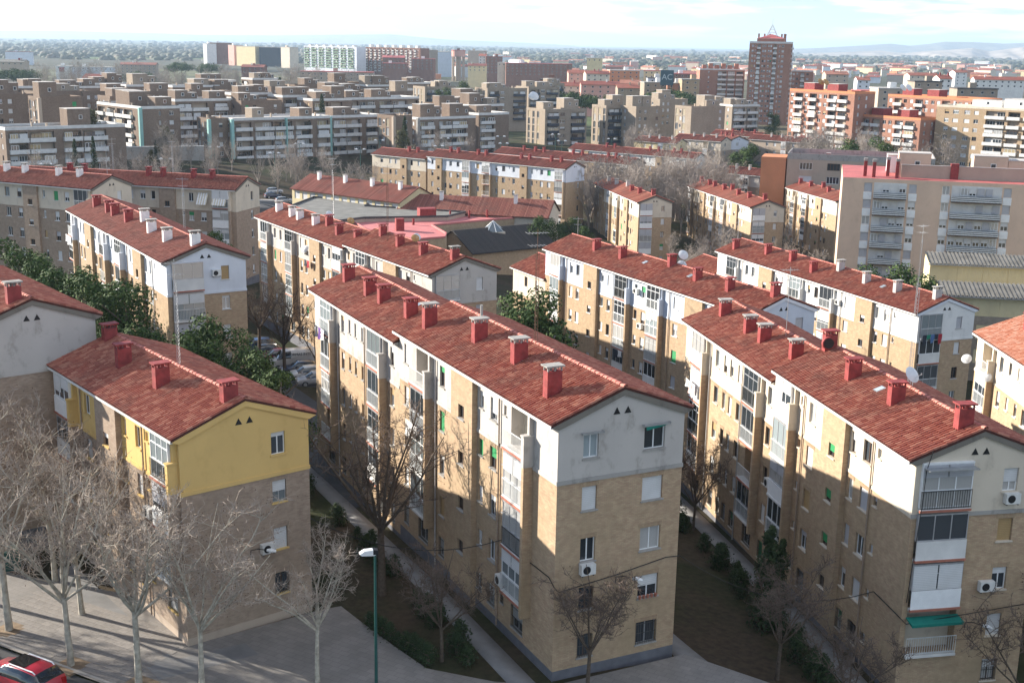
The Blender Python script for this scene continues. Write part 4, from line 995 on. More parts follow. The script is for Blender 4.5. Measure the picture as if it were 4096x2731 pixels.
ES = [('front brick block of the left estate with long white balconies and a cubic stair head', 20, 519, 306, 31, 12, 'front', 5, 1, None),
      ('lit end block with green-grey corner fin behind the leftmost estate block', 160, 396, 345, 12, 9, 'lit', 5, 1, 'tan'),
      ('brick end block with pale turquoise corner panel and sunlit balconies facing left', 563, 434, 371, 12.5, 32, 'left', 6, 3, 'teal'),
      ('shaded estate block with white balconies right of the turquoise corner', 700, 404, 397, 23, 12, 'front', 5, 2, None),
      ('narrow estate block with green corner panel and white glazed bays, left of the long facade', 838, 481, 366, 6, 8, 'lit', 5, 0, 'teal'),
      ('long estate block with two green panels and four rows of white balconies above the road', 930, 481, 368, 34, 13, 'front', 5, 2, 'teal'),
      ('estate block with hanging plants on its balconies continuing the long facade', 1322, 470, 396, 20, 13, 'front', 5, 1, 'teal'),
      ('narrow lit estate block with tall white window strips beside a grey corner panel', 1576, 470, 388, 7, 9, 'lit', 5, 0, 'tan'),
      ('estate block with grey end panel and mixed white balconies behind the red tile roofs', 1673, 477, 402, 24, 12, 'front', 5, 2, 'concrete'),
      ('estate block with two shaded balcony stacks at the right end of the road front', 1915, 459, 436, 14, 12, 'front', 5, 1, None),
      ('two-winged estate block behind the long facade with white balcony ends', 1375, 398, 440, 33, 12, 'front', 5, 2, None)]
for i, (lb, u, v, d, Lu, Lv, kd, fl, bx, tl) in enumerate(ES): estate(lb, u, v, d, Lu, Lv, kd, fl, bx, 200 + i, tl)
rear = [(-30, 385, 360, 'leftmost'), (5, 352, 430, ''), (140, 372, 420, ''), (215, 352, 470, ''), (330, 372, 430, ''), (365, 338, 520, ''), (440, 392, 410, ''), (505, 345, 470, ''), (590, 372, 430, ''), (690, 348, 480, ''),
        (735, 372, 440, ''), (800, 326, 560, ''), (860, 350, 490, ''), (925, 378, 430, ''), (965, 410, 405, ''), (1010, 318, 560, ''), (1085, 352, 490, ''), (1130, 388, 430, ''), (1180, 345, 520, ''), (1255, 365, 480, ''), (1310, 335, 560, ''),
        (1250, 402, 425, ''), (1345, 368, 500, ''), (1470, 345, 560, ''), (1545, 372, 500, ''), (1610, 335, 600, ''), (1760, 420, 470, ''), (1700, 438, 440, ''), (1820, 405, 480, ''), (1880, 425, 465, '')]
near_words = ['far left edge', 'white warehouse', 'pine crown', 'turquoise corner panel', 'grove of bare poplars', 'cypress tree', 'long balcony facade', 'water tower']
for i, (u, v, d, nm) in enumerate(rear):
    k = ['plain', 'front', 'plain', 'left'][i % 4]
    side = 'left' if u < 700 else ('middle' if u < 1300 else 'right')
    estate('brown brick terrace block, number %s from the left among the rear rows of the estate' % ['one', 'two', 'three', 'four', 'five', 'six', 'seven', 'eight', 'nine', 'ten', 'eleven', 'twelve', 'thirteen', 'fourteen', 'fifteen', 'sixteen', 'seventeen', 'eighteen', 'nineteen', 'twenty', 'twenty-one', 'twenty-two', 'twenty-three', 'twenty-four', 'twenty-five', 'twenty-six', 'twenty-seven', 'twenty-eight', 'twenty-nine', 'thirty'][sorted(range(len(rear)), key=lambda q: rear[q][0]).index(i)],
           u, v, d, 13 + (i * 7) % 8, 10 + (i * 5) % 5, k, 4, 1 + (i % 2), 300 + i)
TN = [('tan brick block with dark glazed strips and navy balconies, big dish on its roof', 2181, 443, 492, 20, 14, 'navy', 5), ('tan brick block with rounded dark balconies behind the bare trees', 2425, 428, 505, 12, 10, 'navy', 5),
      ('plain tan brick block with ribbed end wall right of the rounded balconies', 2545, 432, 500, 13, 12, 'plain', 5), ('tan brick block with four rows of small square windows lit from the left', 2766, 432, 480, 17, 10, 'lit', 5),
      ('rear tan brick block with dark balconies and round white loggias', 1950, 358, 590, 22, 12, 'navy', 5), ('rear tan brick block below the long red roofs', 2115, 352, 610, 18, 12, 'navy', 5),
      ('dark brick block with purple-brown upper storey behind the dish', 2180, 338, 640, 12, 10, 'navy', 4), ('tan brick block with tall window fins beside the pine', 1700, 352, 570, 16, 12, 'navy', 5),
      ('brown brick block with stepped terraces left of the tower foot', 2930, 425, 520, 15, 12, 'front', 5), ('tan brick block with roof drums and dish left of the tower foot', 2860, 415, 540, 12, 10, 'plain', 5), ('low brown brick block under the umbrella pines', 2640, 402, 560, 16, 10, 'plain', 4)]
for i, (lb, u, v, d, Lu, Lv, kd, fl) in enumerate(TN): estate(lb, u, v, d, Lu, Lv, kd, fl, 2, 400 + i, None, .55, wallm='brick_tan')

# ---- beige slab with striped balconies at the right
pR = at_z(3372, 709, 10.7); thR = -.245
wR = lambda a, b: ('w', a, b, 1.5)
def panelst(r): return r.choice([('frame', 'gl', .5, 'shw'), ('frame', 'glc', 0, 'shw'), ('frame', 'gl', 1.0, 'shgrey'), ('frame', 'gl', .7, 'shw')])
root, H = block('apartment_slab', 'beige eight-storey slab with black and white striped balconies and red roof', pR.x, pR.y, thR, -12.5, 10.7, 34, 24, 'beige', 'redroof', 8, 2.8,
                [('w', 3.6, 4.9, 1.5), ('w', 10.9, 12.1, 1.5), ('w', 16.2, 17.4, 1.5), ('w', 25.9, 27.1, 1.5)] , [('w', 3, 4.2), ('w', 8, 9.2), ('w', 13, 14.2), ('w', 18, 19.2)], seed=501, cat='apartment block', parapet=0, wst=panelst)
for x0 in (3.55, 10.85, 16.15, 25.85):
    for i in range(8):
        zc = H - .45 - (i + 1) * 2.8
        if zc > 0: mb = MB(); mb.box(x0, -.06, zc - .3, x0 + 1.35, -.005, zc + .96); mb.obj('spandrel_panel', ['frame'], root)
for (x0, x1) in ((5.2, 10.5), (17.7, 25.6)):
    for i in range(8):
        zc = H - .45 - (i + 1) * 2.8
        if zc < 0: continue
        b = MB(); b.box(x0, -.02, zc - .12, x1, .02, zc + 2.6, 0); b.obj('balcony_back', ['band'], root, (0, -.02, 0))
        n = int((x1 - x0) / 1.3); r = random.Random(int(x0 * 10) + i)
        for j in range(n):
            if r.random() < .75:
                ww = (x1 - x0) / n - .2; st = panelst(r)
                o = ob('window', with_mat(wmesh('simple', ww, 1.3, 2), 'frame'), root, (x0 + j * (x1 - x0) / n + .1, -.30, zc + 1.0)); ob('pane', with_mat(wmesh('pane', ww, 1.3), st[1]), o)
                if st[2]: ob('shutter', with_mat(wmesh('shutter', ww, 1.3, int(st[2] * 100)), st[3]), o)
        b = MB(); b.box(x0, -1.1, zc - .14, x1, -.05, 0 + zc, 0); bo = b.obj('balcony', ['brownframe'], root)
        for z in (.12, .42, .72):
            k = MB(); k.box(x0 - .02, -1.14, zc + z, x1 + .02, -1.10, zc + z + .16); k.obj('white_rail', ['rail'], bo)
        k = MB(); k.box(x0, -1.09, zc + .02, x1, -1.05, zc + .95); k.obj('dark_panel', ['navy'], bo)
for (x, y, h) in ((3.4, 3.5, 2.6), (4.8, 2.0, 2.6), (7.2, 5.0, 2.8), (8.6, 2.2, 2.8)):
    mb = MB(); mb.box(x, y, H - .1, x + .55, y + .75, H + h); o = mb.obj('chimney', ['redpaint'], root); mb = MB(); mb.box(x - .06, y - .06, H + h, x + .61, y + .81, H + h + .45); mb.obj('cap_slab', ['concrete'], o)
roofbox(root, H, 9.6, 4.2, 34, 4.5, 2.1, 'tan', 'concrete', False, 'roof_wall')
for x in (17.6, 33): 
    mb = MB(); mb.box(x, 3.9, H - .1, x + 1.3, 5.0, H + 2.6); mb.obj('chimney', ['redpaint'], root)
roofbox(root, H, 9.2, 6.5, 14.5, 10.5, 3.9, 'beige', 'redroof'); roofbox(root, H, 21.5, 7, 27, 11, 3.8, 'beige', 'redroof'); roofbox(root, H, 27.1, 7.2, 33, 12, 3.2, 'beige', 'redroof'); roofbox(root, H, 7.6, 12, 11, 16, 3.0, 'bluewhite', 'paleroof')

# ---- school with corrugated roofs in front of it
pS = at_y(3722, 1054, 171)
def shed(label, u, v, d, L_, dep, rise, hwall, wins):
    p = at_y(u, v, d); g = gz(p.x, p.y); z1 = p.z; th = -.16
    root = thing('school_building', label, 'school', (p.x, p.y, g - 1), th); H = z1 - g + 1
    ops = []; todo = []
    for k in range(4):
        zt = H - .5 - k * 3.3
        if zt < 2: break
        x = 1.2
        while x + 3.0 < L_: ops.append((x, x + 2.7, zt - 1.9, zt)); todo.append((x, x + 2.7, zt - 1.9, zt)); x += 3.5
    mb = MB(); wall(mb, L_, 0, H, ops, .2, [(0, 99, H - 2.6, 99, 0), (0, 99, -9, 99, 1)]); mb.obj('wall', ['lightyellow', 'brick_tan'], root)
    for q in todo: window(root, *q, lambda px, pz: ((px, 0, pz), 0.0), ('alu', 'glc', 1.0, 'shw'), lo=True)
    mb = MB(); mb.prism([(0, 0), (dep, 0), (dep, H), (dep * .85, H + rise), (0, H)], -.02, L_, 'x'); 
    mb.obj('end_wall', ['lightyellow'], root, (0, .05, 0))
    V = []; F = []; n = int(L_ / .27); 
    xs = np.linspace(-.3, L_ + .3, n); zz_ = .11 * np.cos(np.arange(n) * math.pi)
    for t in (0, 1):
        for i in range(n): V.append((xs[i], -.5 + t * (dep * .85 + .5), H + .1 + t * rise + zz_[i]))
    F = [(i, i + 1, n + i + 1, n + i) for i in range(n - 1)]
    ob('corrugated_roof', np_mesh('corrugated_roof', V, F, ['corrug'], smooth=True), root)
    mb = MB(); mb.box(-.35, -.55, H - .12, L_ + .3, -.35, H + .04); mb.obj('gutter', ['concrete'], root)
    return root
shed('upper school wing with grey corrugated roof and cream wall beside the beige slab', 3722, 1054, 176, 30, 5.0, 1.0, 6, 1)
shed('lower school wing with grey corrugated roof and large shuttered windows', 3770, 1180, 160, 28, 5, 1.1, 6, 1)

# ---- low school complex in the middle: tiled wing, gravel roof, pink roof, black-tiled hall with glass pyramid
def polyblock(name, label, pts, z0, z1, wallm, roofm, cat, lip=.35, lipm=None):
    cx_ = sum(p[0] for p in pts) / len(pts); cy_ = sum(p[1] for p in pts) / len(pts)
    a = sum(pts[i][0] * pts[(i + 1) % len(pts)][1] - pts[(i + 1) % len(pts)][0] * pts[i][1] for i in range(len(pts)))
    if a < 0: pts = pts[::-1]
    q = [(p[0] - cx_, p[1] - cy_) for p in pts]
    root = thing(name, label, cat, (cx_, cy_, z0)); H = z1 - z0
    mb = MB(); mb.prism(q, 0, H - .02, 'z', 0, 1); mb.obj('walls', [wallm, roofm], root)
    if lip:
        for i in range(len(q)):
            A = Vector((*q[i], 0)); B = Vector((*q[(i + 1) % len(q)], 0)); d = (B - A).normalized(); n = Vector((-d.y, d.x, 0)) * .25
            mb = MB(); w = [(A.x, A.y), (B.x, B.y), (B.x + n.x, B.y + n.y), (A.x + n.x, A.y + n.y)]
            mb.prism(w, H - .15, H + lip + .002 * i, 'z'); mb.obj('parapet', [lipm or roofm], root)
    return root, H
def zpts(l, z): return [tuple(at_z(u, v, z)[:2]) for u, v in l]
eL, eR = at_z(1168, 751, .5), at_z(1599, 808, .5)
d = (eR - eL); thk = math.atan2(d.y, d.x); Lk = d.length
def tiled_wing(label, p, th, Ln, dep, H, rise, g, wallm, mat='tile_dark', ch=3, wins=True, deckm='deck'):
    root = thing('school_wing', label, 'school', (p.x, p.y, g), th); ops = []; todo = []
    if wins:
        x = .8
        while x + 2 < Ln: ops.append((x, x + 1.7, H - 2.2, H - .5)); x += 2.5
    mb = MB(); wall(mb, Ln, -2, H, ops, .2, [(0, 999, -9, 99, 0)])
    mb.obj('wall', [wallm], root)
    for q in ops: window(root, *q, lambda px, pz: ((px, 0, pz), 0.0), ('frame', 'glc', 1.0, 'shw'), lo=True)
    mb = MB(); mb.face([(Ln, 0, -2), (Ln, dep, -2), (Ln, dep, H), (Ln, dep / 2, H + rise - .1), (Ln, 0, H)]); mb.face([(0, dep, -2), (0, 0, -2), (0, 0, H), (0, dep / 2, H + rise - .1), (0, dep, H)]); mb.face([(Ln, dep, -2), (0, dep, -2), (0, dep, H), (Ln, dep, H)]); mb.obj('end_wall', [wallm], root)
    # the tiled roof is the estate's roof turned a quarter
    mb = MB(); ov = .5; t = rise / (dep / 2); ze = H - ov * t
    mb.prism([(-ov, ze - .12), (dep / 2, H + rise - .12), (dep + ov, ze - .12), (dep + ov, ze), (dep / 2, H + rise), (-ov, ze)], -.3, Ln + .3, 'x'); ro = mb.obj('roof', [deckm], root)
    V = []; F = []; n = 0; nc = int((Ln + .6) / .26)
    for side in (0, 1):
        for c in range(nc):
            x = -.3 + (c + .5) * (Ln + .6) / nc
            for (yy, zz_) in (((-ov, ze), (dep / 2, H + rise)) if side == 0 else ((dep + ov, ze), (dep / 2, H + rise))):
                for j in range(5):
                    a = math.pi * j / 4; V.append((x + .105 * math.cos(a), yy, zz_ + .09 * math.sin(a) + .01))
            F += [(n + j, n + j + 1, n + 6 + j, n + 5 + j) for j in range(4)]; n += 10
    stuff(ob('roof_tile', np_mesh('roof_tile', V, F, [mat], smooth=True), ro))
    r = random.Random(int(Ln * 7))
    for k in range(ch):
        x = Ln * (k + .5) / ch; mb = MB(); mb.box(x, dep * .33, H, x + .7, dep * .33 + .7, H + rise + .9); o = mb.obj('chimney', ['whitepaint'], root); mb = MB(); mb.box(x - .1, dep * .33 - .1, H + rise + .9, x + .8, dep * .33 + .8, H + rise + 1.02); mb.obj('cap_slab', ['concrete'], o)
    return root
tiled_wing('long low school wing with red tiled roof and white shutters along its wall', eL, thk, Lk, 11, 8.3, 2.6, .5 - 8.3, 'lightyellow', ch=4)
e2 = at_z(1900 + 0 * .52, 680 + 318 * .5208, -.6); e3 = at_z(1900 + 560 * .5208, 680 + 372 * .5208, -.6)
p20 = at_z(1590, 838, -1.0); p21 = at_z(2190, 868, -1.0); d2 = p21 - p20
tiled_wing('second red tiled school wing running on below the long pale block', p20, math.atan2(d2.y, d2.x), d2.length, 11, 8, 2.6, -9, 'cream', ch=2, wins=False)
polyblock('school_hall', 'low school hall with wide grey gravel roof behind the long brick block', zpts([(1210, 905), (1150, 830), (1254, 790), (1495, 806), (1462, 825), (1864, 850), (1790, 868), (1459, 873)], -.9), -9, -.9, 'tan', 'greyroof', 'school', .3, 'darkroof')
root, H = polyblock('school_annexe', 'brick school annexe with pink painted flat roof and stepped outline', zpts([(1400, 884), (1531, 866), (1674, 858), (1950, 852), (2087, 849), (2124, 860), (2056, 874), (1891, 888), (1730, 903), (1787, 936), (1781, 951), (1690, 958), (1560, 975)], -1.6), -10, -1.6, 'brick', 'pinkroof', 'school', .28)
for (u, v, sx, hh, mt) in ((1680, 884, 3.2, 2.3, 'redpaint'), (1585, 924, 1.5, 2.2, 'redpaint'), (1650, 900, .4, 1.2, 'redpaint'), (1798, 876, .35, 1.6, 'redpaint'), (1874, 872, .35, 1.5, 'redpaint'), (1945, 870, .35, 1.5, 'redpaint'), (1848, 845, .8, 2.4, 'galv')):
    p = at_z(u, v, -1.6); mb = MB(); mb.box(0, 0, -.05, sx, sx * .8, hh); o = mb.obj('roof_vent', [mt], root, (p.x - root.location.x, p.y - root.location.y, H), .3)
pk = at_z(2038, 1066, -6.5); pk2 = at_z(2225, 962, -4.5)
tiled_wing('school hall with black tiled roof beside the pale blue block', at_z(1890, 1010, -5.5), .62, 19, 13, 5, 3.2, -10.5, 'brick', mat='tile_black', ch=0, wins=False, deckm='deck_black')
p = at_z(1972, 923, -3.0); t = thing('glass_pyramid', 'small glass pyramid skylight on a square base above the black roof', 'skylight', (p.x, p.y, -6.5), .3)
mb = MB(); mb.box(-1.9, -1.9, 0, 1.9, 1.9, 3.5); mb.obj('base', ['cream'], t)
for k in range(8):
    a0, a1 = 2 * math.pi * k / 8, 2 * math.pi * (k + 1) / 8; mb = MB(); mb.face([(2.2 * math.cos(a0), 2.2 * math.sin(a0), 3.52), (2.2 * math.cos(a1), 2.2 * math.sin(a1), 3.52), (0, 0, 5.4)]); mb.obj('pane', ['glp'], t)
    mb = MB(); mb.tube([(2.25 * math.cos(a0), 2.25 * math.sin(a0), 3.52), (0, 0, 5.45)], .05, 5); mb.obj('glazing_bar', ['frame'], t)
# ------------------------------------------------------------------ tower, orange brick blocks, yellow block, low annexe
def at_th(u, v, d, th): p = at_y(u, v, d); return p
pT = at_y(2999, 172, 748); thT = -.30
fr = []
for (a, b) in ((1.4, 2.6), (3.2, 3.8), (4.6, 6.6), (7.6, 8.6), (8.9, 9.9), (10.9, 11.9), (12.2, 13.2), (14.0, 16.0), (17.4, 18.0), (18.8, 20.2)):
    fr.append(('b', a, b) if b - a > 1.8 else ('w', a, b))
root, H = block('brick_tower', 'sixteen-storey brown brick tower with steel pyramid on its roof', pT.x, pT.y, thT, -13, pT.z, 24, 14, 'brick_red', 'redroof', 16, 2.9, fr, [], [('w', 2, 3.2), ('b', 4.6, 6.6), ('w', 8, 9.2), ('b', 10.4, 12.4)], seed=601, cat='tower', par_m='band', parapet=.9, sides='brick_red')
roofbox(root, H, 4, 2, 20, 12, 2.6, 'brick_red', 'redroof', False, 'penthouse')
mb = MB(); z = H + 2.6
for a, b in (((4, 2), (20, 2)), ((20, 2), (20, 12)), ((20, 12), (4, 12)), ((4, 12), (4, 2))): mb.face([(a[0], a[1], z + .1), (b[0], b[1], z + .1), (12, 7, z + 2.6)])
mb.obj('hip_roof', ['redroof'], root)
for (x, y) in ((4.3, 3), (7, 9), (10, 10.5), (17, 10), (19.2, 3.5), (19.2, 10)): 
    mb = MB(); mb.box(x, y, H, x + .9, y + .9, H + 5.4); mb.obj('chimney', ['brick_red'], root)
for k in range(4):
    a = math.pi / 4 + k * math.pi / 2; mb = MB(); mb.tube([(12 + 4.4 * math.cos(a), 7 + 4.4 * math.sin(a), z + 1.2), (12, 7, z + 8.0)], .14, 5); mb.obj('pyramid_strut', ['galv'], root)
for q in (.12, .35, .6, .8):
    mb = MB(); pts = [(12 + 4.4 * (1 - q) * math.cos(math.pi / 4 + k * math.pi / 2), 7 + 4.4 * (1 - q) * math.sin(math.pi / 4 + k * math.pi / 2), z + 1.2 + 6.8 * q) for k in range(5)]; mb.tube(pts, .08, 4); mb.obj('pyramid_ring', ['galv'], root)
mb = MB(); mb.tube([(12, 7, z + 8), (12, 7, z + 12.5)], .06, 5); mb.obj('mast', ['galv'], root)
p = at_y(2800, 278, 760)
root, H = block('brick_block', 'long brown brick block with white window bands left of the tower', p.x, p.y, -.05, -13, p.z, 27, 22, 'brick_red', 'redroof', 8, 2.9, [('b', 11, 16), ('b', 17, 21), ('b', 22, 26), ('w', 5, 5.8)], [('w', 3, 4), ('w', 9, 10)], seed=603, cat='building', par_m='band')
for k in range(6): roofbox(root, H, 2 + k * 3.9, 6, 4.4 + k * 3.9, 10, 2.6 + (k % 2), 'brick_red', 'redroof', False)
p = at_y(3166, 285, 770)
root, H = block('brick_block', 'brown brick wing with grey balconies right of the tower', p.x, p.y, -.25, -13, p.z, 13, 12, 'brick_red', 'redroof', 8, 2.9, [('w', 1, 2.2), ('w', 3, 4.2), ('b', 5.6, 7.8), ('w', 9, 10.4)], [], [('w', 3, 4)], seed=604, cat='building', par_m='band')
# orange brick pair with a low link
def orange(label, u, v, d, Lu, Lv, fl, seed, link=False):
    p = at_y(u, v, d); r = random.Random(seed); it = []; x = .6
    while x + 2.6 < Lu:
        w = r.choice([3.4, 3.8, 1.4, 1.4]); w = min(w, Lu - x - .3); it.append(('b', x, x + w) if w > 2 else ('w', x, x + w)); x += w + r.choice([1.0, 1.3, .8])
    root, H = block('apartment_block', label, p.x, p.y, -.95, -12, p.z, Lu, Lv, 'brick_red', 'redroof', fl, 2.85, it, [], [('w', 2, 3), ('w', 6, 7)], seed=seed, cat='apartment block', par_m='orange', group='orange brick blocks behind the far row', parapet=.6)
    for k in range(2 if not link else 3): roofbox(root, H, 4 + k * 11, 3, 9 + k * 11, 8, 2.8, 'redpaint', 'redroof', False)
    return root
ro1 = orange('orange brick block with two yellow dishes on its roof, left of the pair', 3160, 361, 462, 30, 11, 9, 611)
orange('lower orange brick block linking the two taller orange blocks', 3330, 455, 452, 38, 11, 6, 612, True)
orange('taller orange brick block right of the low link, with two white dishes', 3553, 383, 470, 40, 12, 9, 613)
for (u, v, d, c, lb, rr) in ((3287, 325, 447, 'dishor', 'left yellow roof dish on the orange brick block', 1.3), (3308, 326, 446, 'dishor', 'right yellow roof dish on the orange brick block', 1.3), (3617, 348, 452, 'dish', 'left white roof dish on the right orange block', 1.4), (3640, 348, 451, 'dish', 'right white roof dish on the right orange block', 1.4)):
    q = at_y(u, v, d); dish((q.x, q.y, q.z - 1.2), .5, lb, rr, c, 1.2)
p = at_y(3748, 424, 424)
root, H = block('apartment_block', 'yellow brick block with green awnings and open balconies at the right edge', p.x, p.y, -.80, -12, p.z, 54, 12, 'brick', 'paleroof', 9, 2.85,
                [('w', 3, 4.6), ('w', 6, 8), ('w', 10, 12), ('w', 13.4, 15), ('b', 17.5, 24), ('b', 25, 29), ('b', 30.5, 34), ('b', 35, 41), ('b', 42, 47), ('b', 48, 53)], [('w', 2, 3), ('b', 7, 10)], seed=621, cat='apartment block', bandm='band', par_m='cream')
roofbox(root, H, 22, 3, 32, 10, 3.2, 'white', 'paleroof'); roofbox(root, H, 33, 3, 46, 10, 2.6, 'white', 'paleroof'); roofbox(root, H, 10, 5, 20, 10, 2.4, 'white', 'paleroof')
roofstacks(root, H, 54, 12, 14, random.Random(3), 'whitepaint', 1.4)
# low grey annexe with orange end
p = at_y(3150, 632, 300)
root, H = block('school_annexe', 'low grey annexe with orange rendered end, left of the beige slab', p.x, p.y, -.28, gz(p.x, p.y), p.z, 34, 16, 'tan', 'redroof', 2, 3.2, [('w', 3, 6.0, 1.7), ('w', 9.5, 12.5, 1.7), ('w', 15.5, 18.5, 1.7), ('w', 21, 24, 1.7), ('w', 27, 30, 1.7)], [], seed=631, cat='school', par_m='concrete', parapet=1.2)
q = at_y(3076, 640, 300); mb = MB(); mb.box(-6.2, -.4, -H, -.3, 9, .1); mb.obj('end_block', ['orange'], root, (0, 0, H)); 
roofbox(root, H, 9, 3, 10, 4, 1.2, 'redpaint', 'redroof', False); roofbox(root, H, 24, 3, 25, 4, 1.2, 'redpaint', 'redroof', False)
p = at_y(3100, 664, 292)

# ------------------------------------------------------------------ far town
FARW = []
def far_block(label, u0, u1, vt, d, mat, roofm='tile', floors=4, dep=12, th=0.0, gable=False, cols=None, name='far_building', cat='building', wmat=('frame', 'gl'), zb=-13.5, band=False, group='far town buildings'):
    a = at_y(u0, vt, d); b = at_y(u1, vt, d); Lx = (b - a).length / max(.25, math.cos(th)); z1 = a.z; H = z1 - zb
    root = thing(name, label, cat, (a.x, a.y, zb), th, group)
    fh = 2.9; n = cols or max(2, int(Lx / 4.2)); ops = []
    sc = min(1.0, Lx / n / 2.4)
    if d < 1500:
        for i in range(min(floors, int(H / fh))):
            for j in range(n):
                x = Lx * (j + .5) / n; ops.append((x - .65 * sc, x + .65 * sc, H - .9 - i * fh - 1.2, H - .9 - i * fh))
    mb = MB(); wall(mb, Lx, 0, H, ops, .2, [(-1, 9999, -99, 999, 0)]); mb.face([(0, dep, 0), (0, 0, 0), (0, 0, H), (0, dep, H)]); mb.face([(Lx, 0, 0), (Lx, dep, 0), (Lx, dep, H), (Lx, 0, H)]); mb.face([(Lx, dep, 0), (0, dep, 0), (0, dep, H), (Lx, dep, H)])
    if gable:
        mb.face([(0, 0, H), (0, dep / 2, H + dep * .17), (0, dep, H)][::-1]); mb.face([(Lx, 0, H), (Lx, dep, H), (Lx, dep / 2, H + dep * .17)])
    mb.obj('wall', [mat], root)
    for q in ops:
        o = ob('window', with_mat(wmesh('simple', q[1] - q[0], 1.2, 1), wmat[0]), root, (q[0], 0, q[2])); ob('pane', with_mat(wmesh('pane', q[1] - q[0], 1.2), wmat[1]), o)
    mb = MB()
    if gable: mb.prism([(-.6, H - .25), (dep / 2, H + dep * .17 - .1), (dep + .6, H - .25), (dep + .6, H - .05), (dep / 2, H + dep * .17 + .12), (-.6, H - .05)], -.4, Lx + .4, 'x')
    else: mb.box(-.25, -.25, H - .02, Lx + .25, dep + .25, H + .5)
    mb.obj('roof', [roofm], root)
    if not gable and Lx > 9:
        mb = MB(); x = Lx * rnd.uniform(.2, .6); mb.box(x, dep * .3, H + .5, x + 3, dep * .3 + 3, H + 2.8); mb.obj('stair_head', [rnd.choice(['whitepaint', mat])], root)
    elif gable:
        for k in range(rnd.randint(1, 3)):
            x = Lx * rnd.uniform(.1, .9); mb = MB(); mb.box(x, dep * .35, H, x + .8, dep * .35 + .8, H + dep * .17 + 1.3); mb.obj('chimney', [rnd.choice(['whitepaint', 'redpaint', mat])], root)
    return root
# big slabs on the plain
SL = [('pale end of the pink slab at the far left of the slab row', 812, 831, 176, 1850, 'white', 7, 16, -.8), ('dark red brick slab at the left of the far slab row', 831, 922, 172, 1860, 'brick_deep', 7, 14, 0), ('narrow pink slab in the far slab row', 912, 945, 182, 1800, 'pink', 7, 14, -.9),
      ('cream and orange slab in the far slab row', 945, 1036, 186, 1780, 'lightyellow', 7, 14, -.7), ('dark glazed slab with white frame in the far slab row', 1036, 1123, 190, 1750, 'navy', 7, 14, 0), ('narrow sunlit cream slab beside the dark glazed slab', 1123, 1166, 190, 1700, 'cream', 7, 14, -.8)]
for (lb, a, b, v, d, m, f, dp, th) in SL: far_block(lb, a, b, v, d, m, 'paleroof', f, dp, th, name='far_slab', cat='apartment slab', zb=-6, group='far slab row on the plain')
def far_slab2(label, u0, u1, v, d, wallm, seed, kind):
    p = at_y(u0, v, d); q = at_y(u1, v, d); ths = -.72; Lx = (q - p).length / math.cos(ths); r = random.Random(seed); it = []; x = .8
    while x + 4 < Lx:
        if kind == 'green': it.append(('b', x, x + 9.5)); x += 13.2
        else: it.append(('w', x, x + 1.6)); it.append(('b', x + 2.6, x + 5.6)); x += 7.4
    root, H = block('far_slab', label, p.x, p.y + Lx * math.sin(-ths) * .5, ths, -8, p.z, Lx, 14, wallm, 'paleroof', 8 if kind == 'green' else 9, 2.9, [i for i in it if i[2] < Lx], [], seed=seed, cat='apartment slab', bandm='green_par' if kind == 'green' else 'band', group='far slab row on the plain')
    for k in range(int(Lx / 13)): roofbox(root, H, 4 + k * 13, 4, 8 + k * 13, 9, 3.4 if kind != 'green' else 2.2, 'white', 'paleroof', False)
far_slab2('long white slab with green balconies on the plain', 1197, 1440, 186, 1480, 'bluewhite', 701, 'green')
far_slab2('long brown slab with white glazing and roof huts on the plain', 1443, 1690, 191, 1450, 'brick_deep', 702, 'brown')
# water tower
p = at_y(1834, 203, 1500); t = thing('water_tower', 'round orange brick water tower standing on tall arches', 'water tower', (p.x, p.y, -13.5)); Hh = p.z + 13.5
mb = MB(); mb.tube([(0, 0, Hh - 7), (0, 0, Hh)], 8.2, 24); mb.obj('tank', ['pink'], t, smooth=False)
mb = MB(); mb.tube([(0, 0, Hh), (0, 0, Hh + .6)], 8.6, 24); mb.obj('rim', ['redroof'], t)
mb = MB(); mb.box(-1.6, -1.6, Hh + .5, 1.6, 1.6, Hh + 2.6); mb.obj('hatch', ['brownframe'], t)
for k in range(10):
    a = 2 * math.pi * k / 10; mb = MB(); mb.tube([(6.9 * math.cos(a), 6.9 * math.sin(a), -.5), (6.9 * math.cos(a), 6.9 * math.sin(a), Hh - 6.9)], [.95, .8], 8); mb.obj('pillar', ['tan'], t)
mb = MB(); mb.tube([(0, 0, -.5), (0, 0, Hh - 7)], 3.2, 14); mb.obj('core', ['tan'], t)
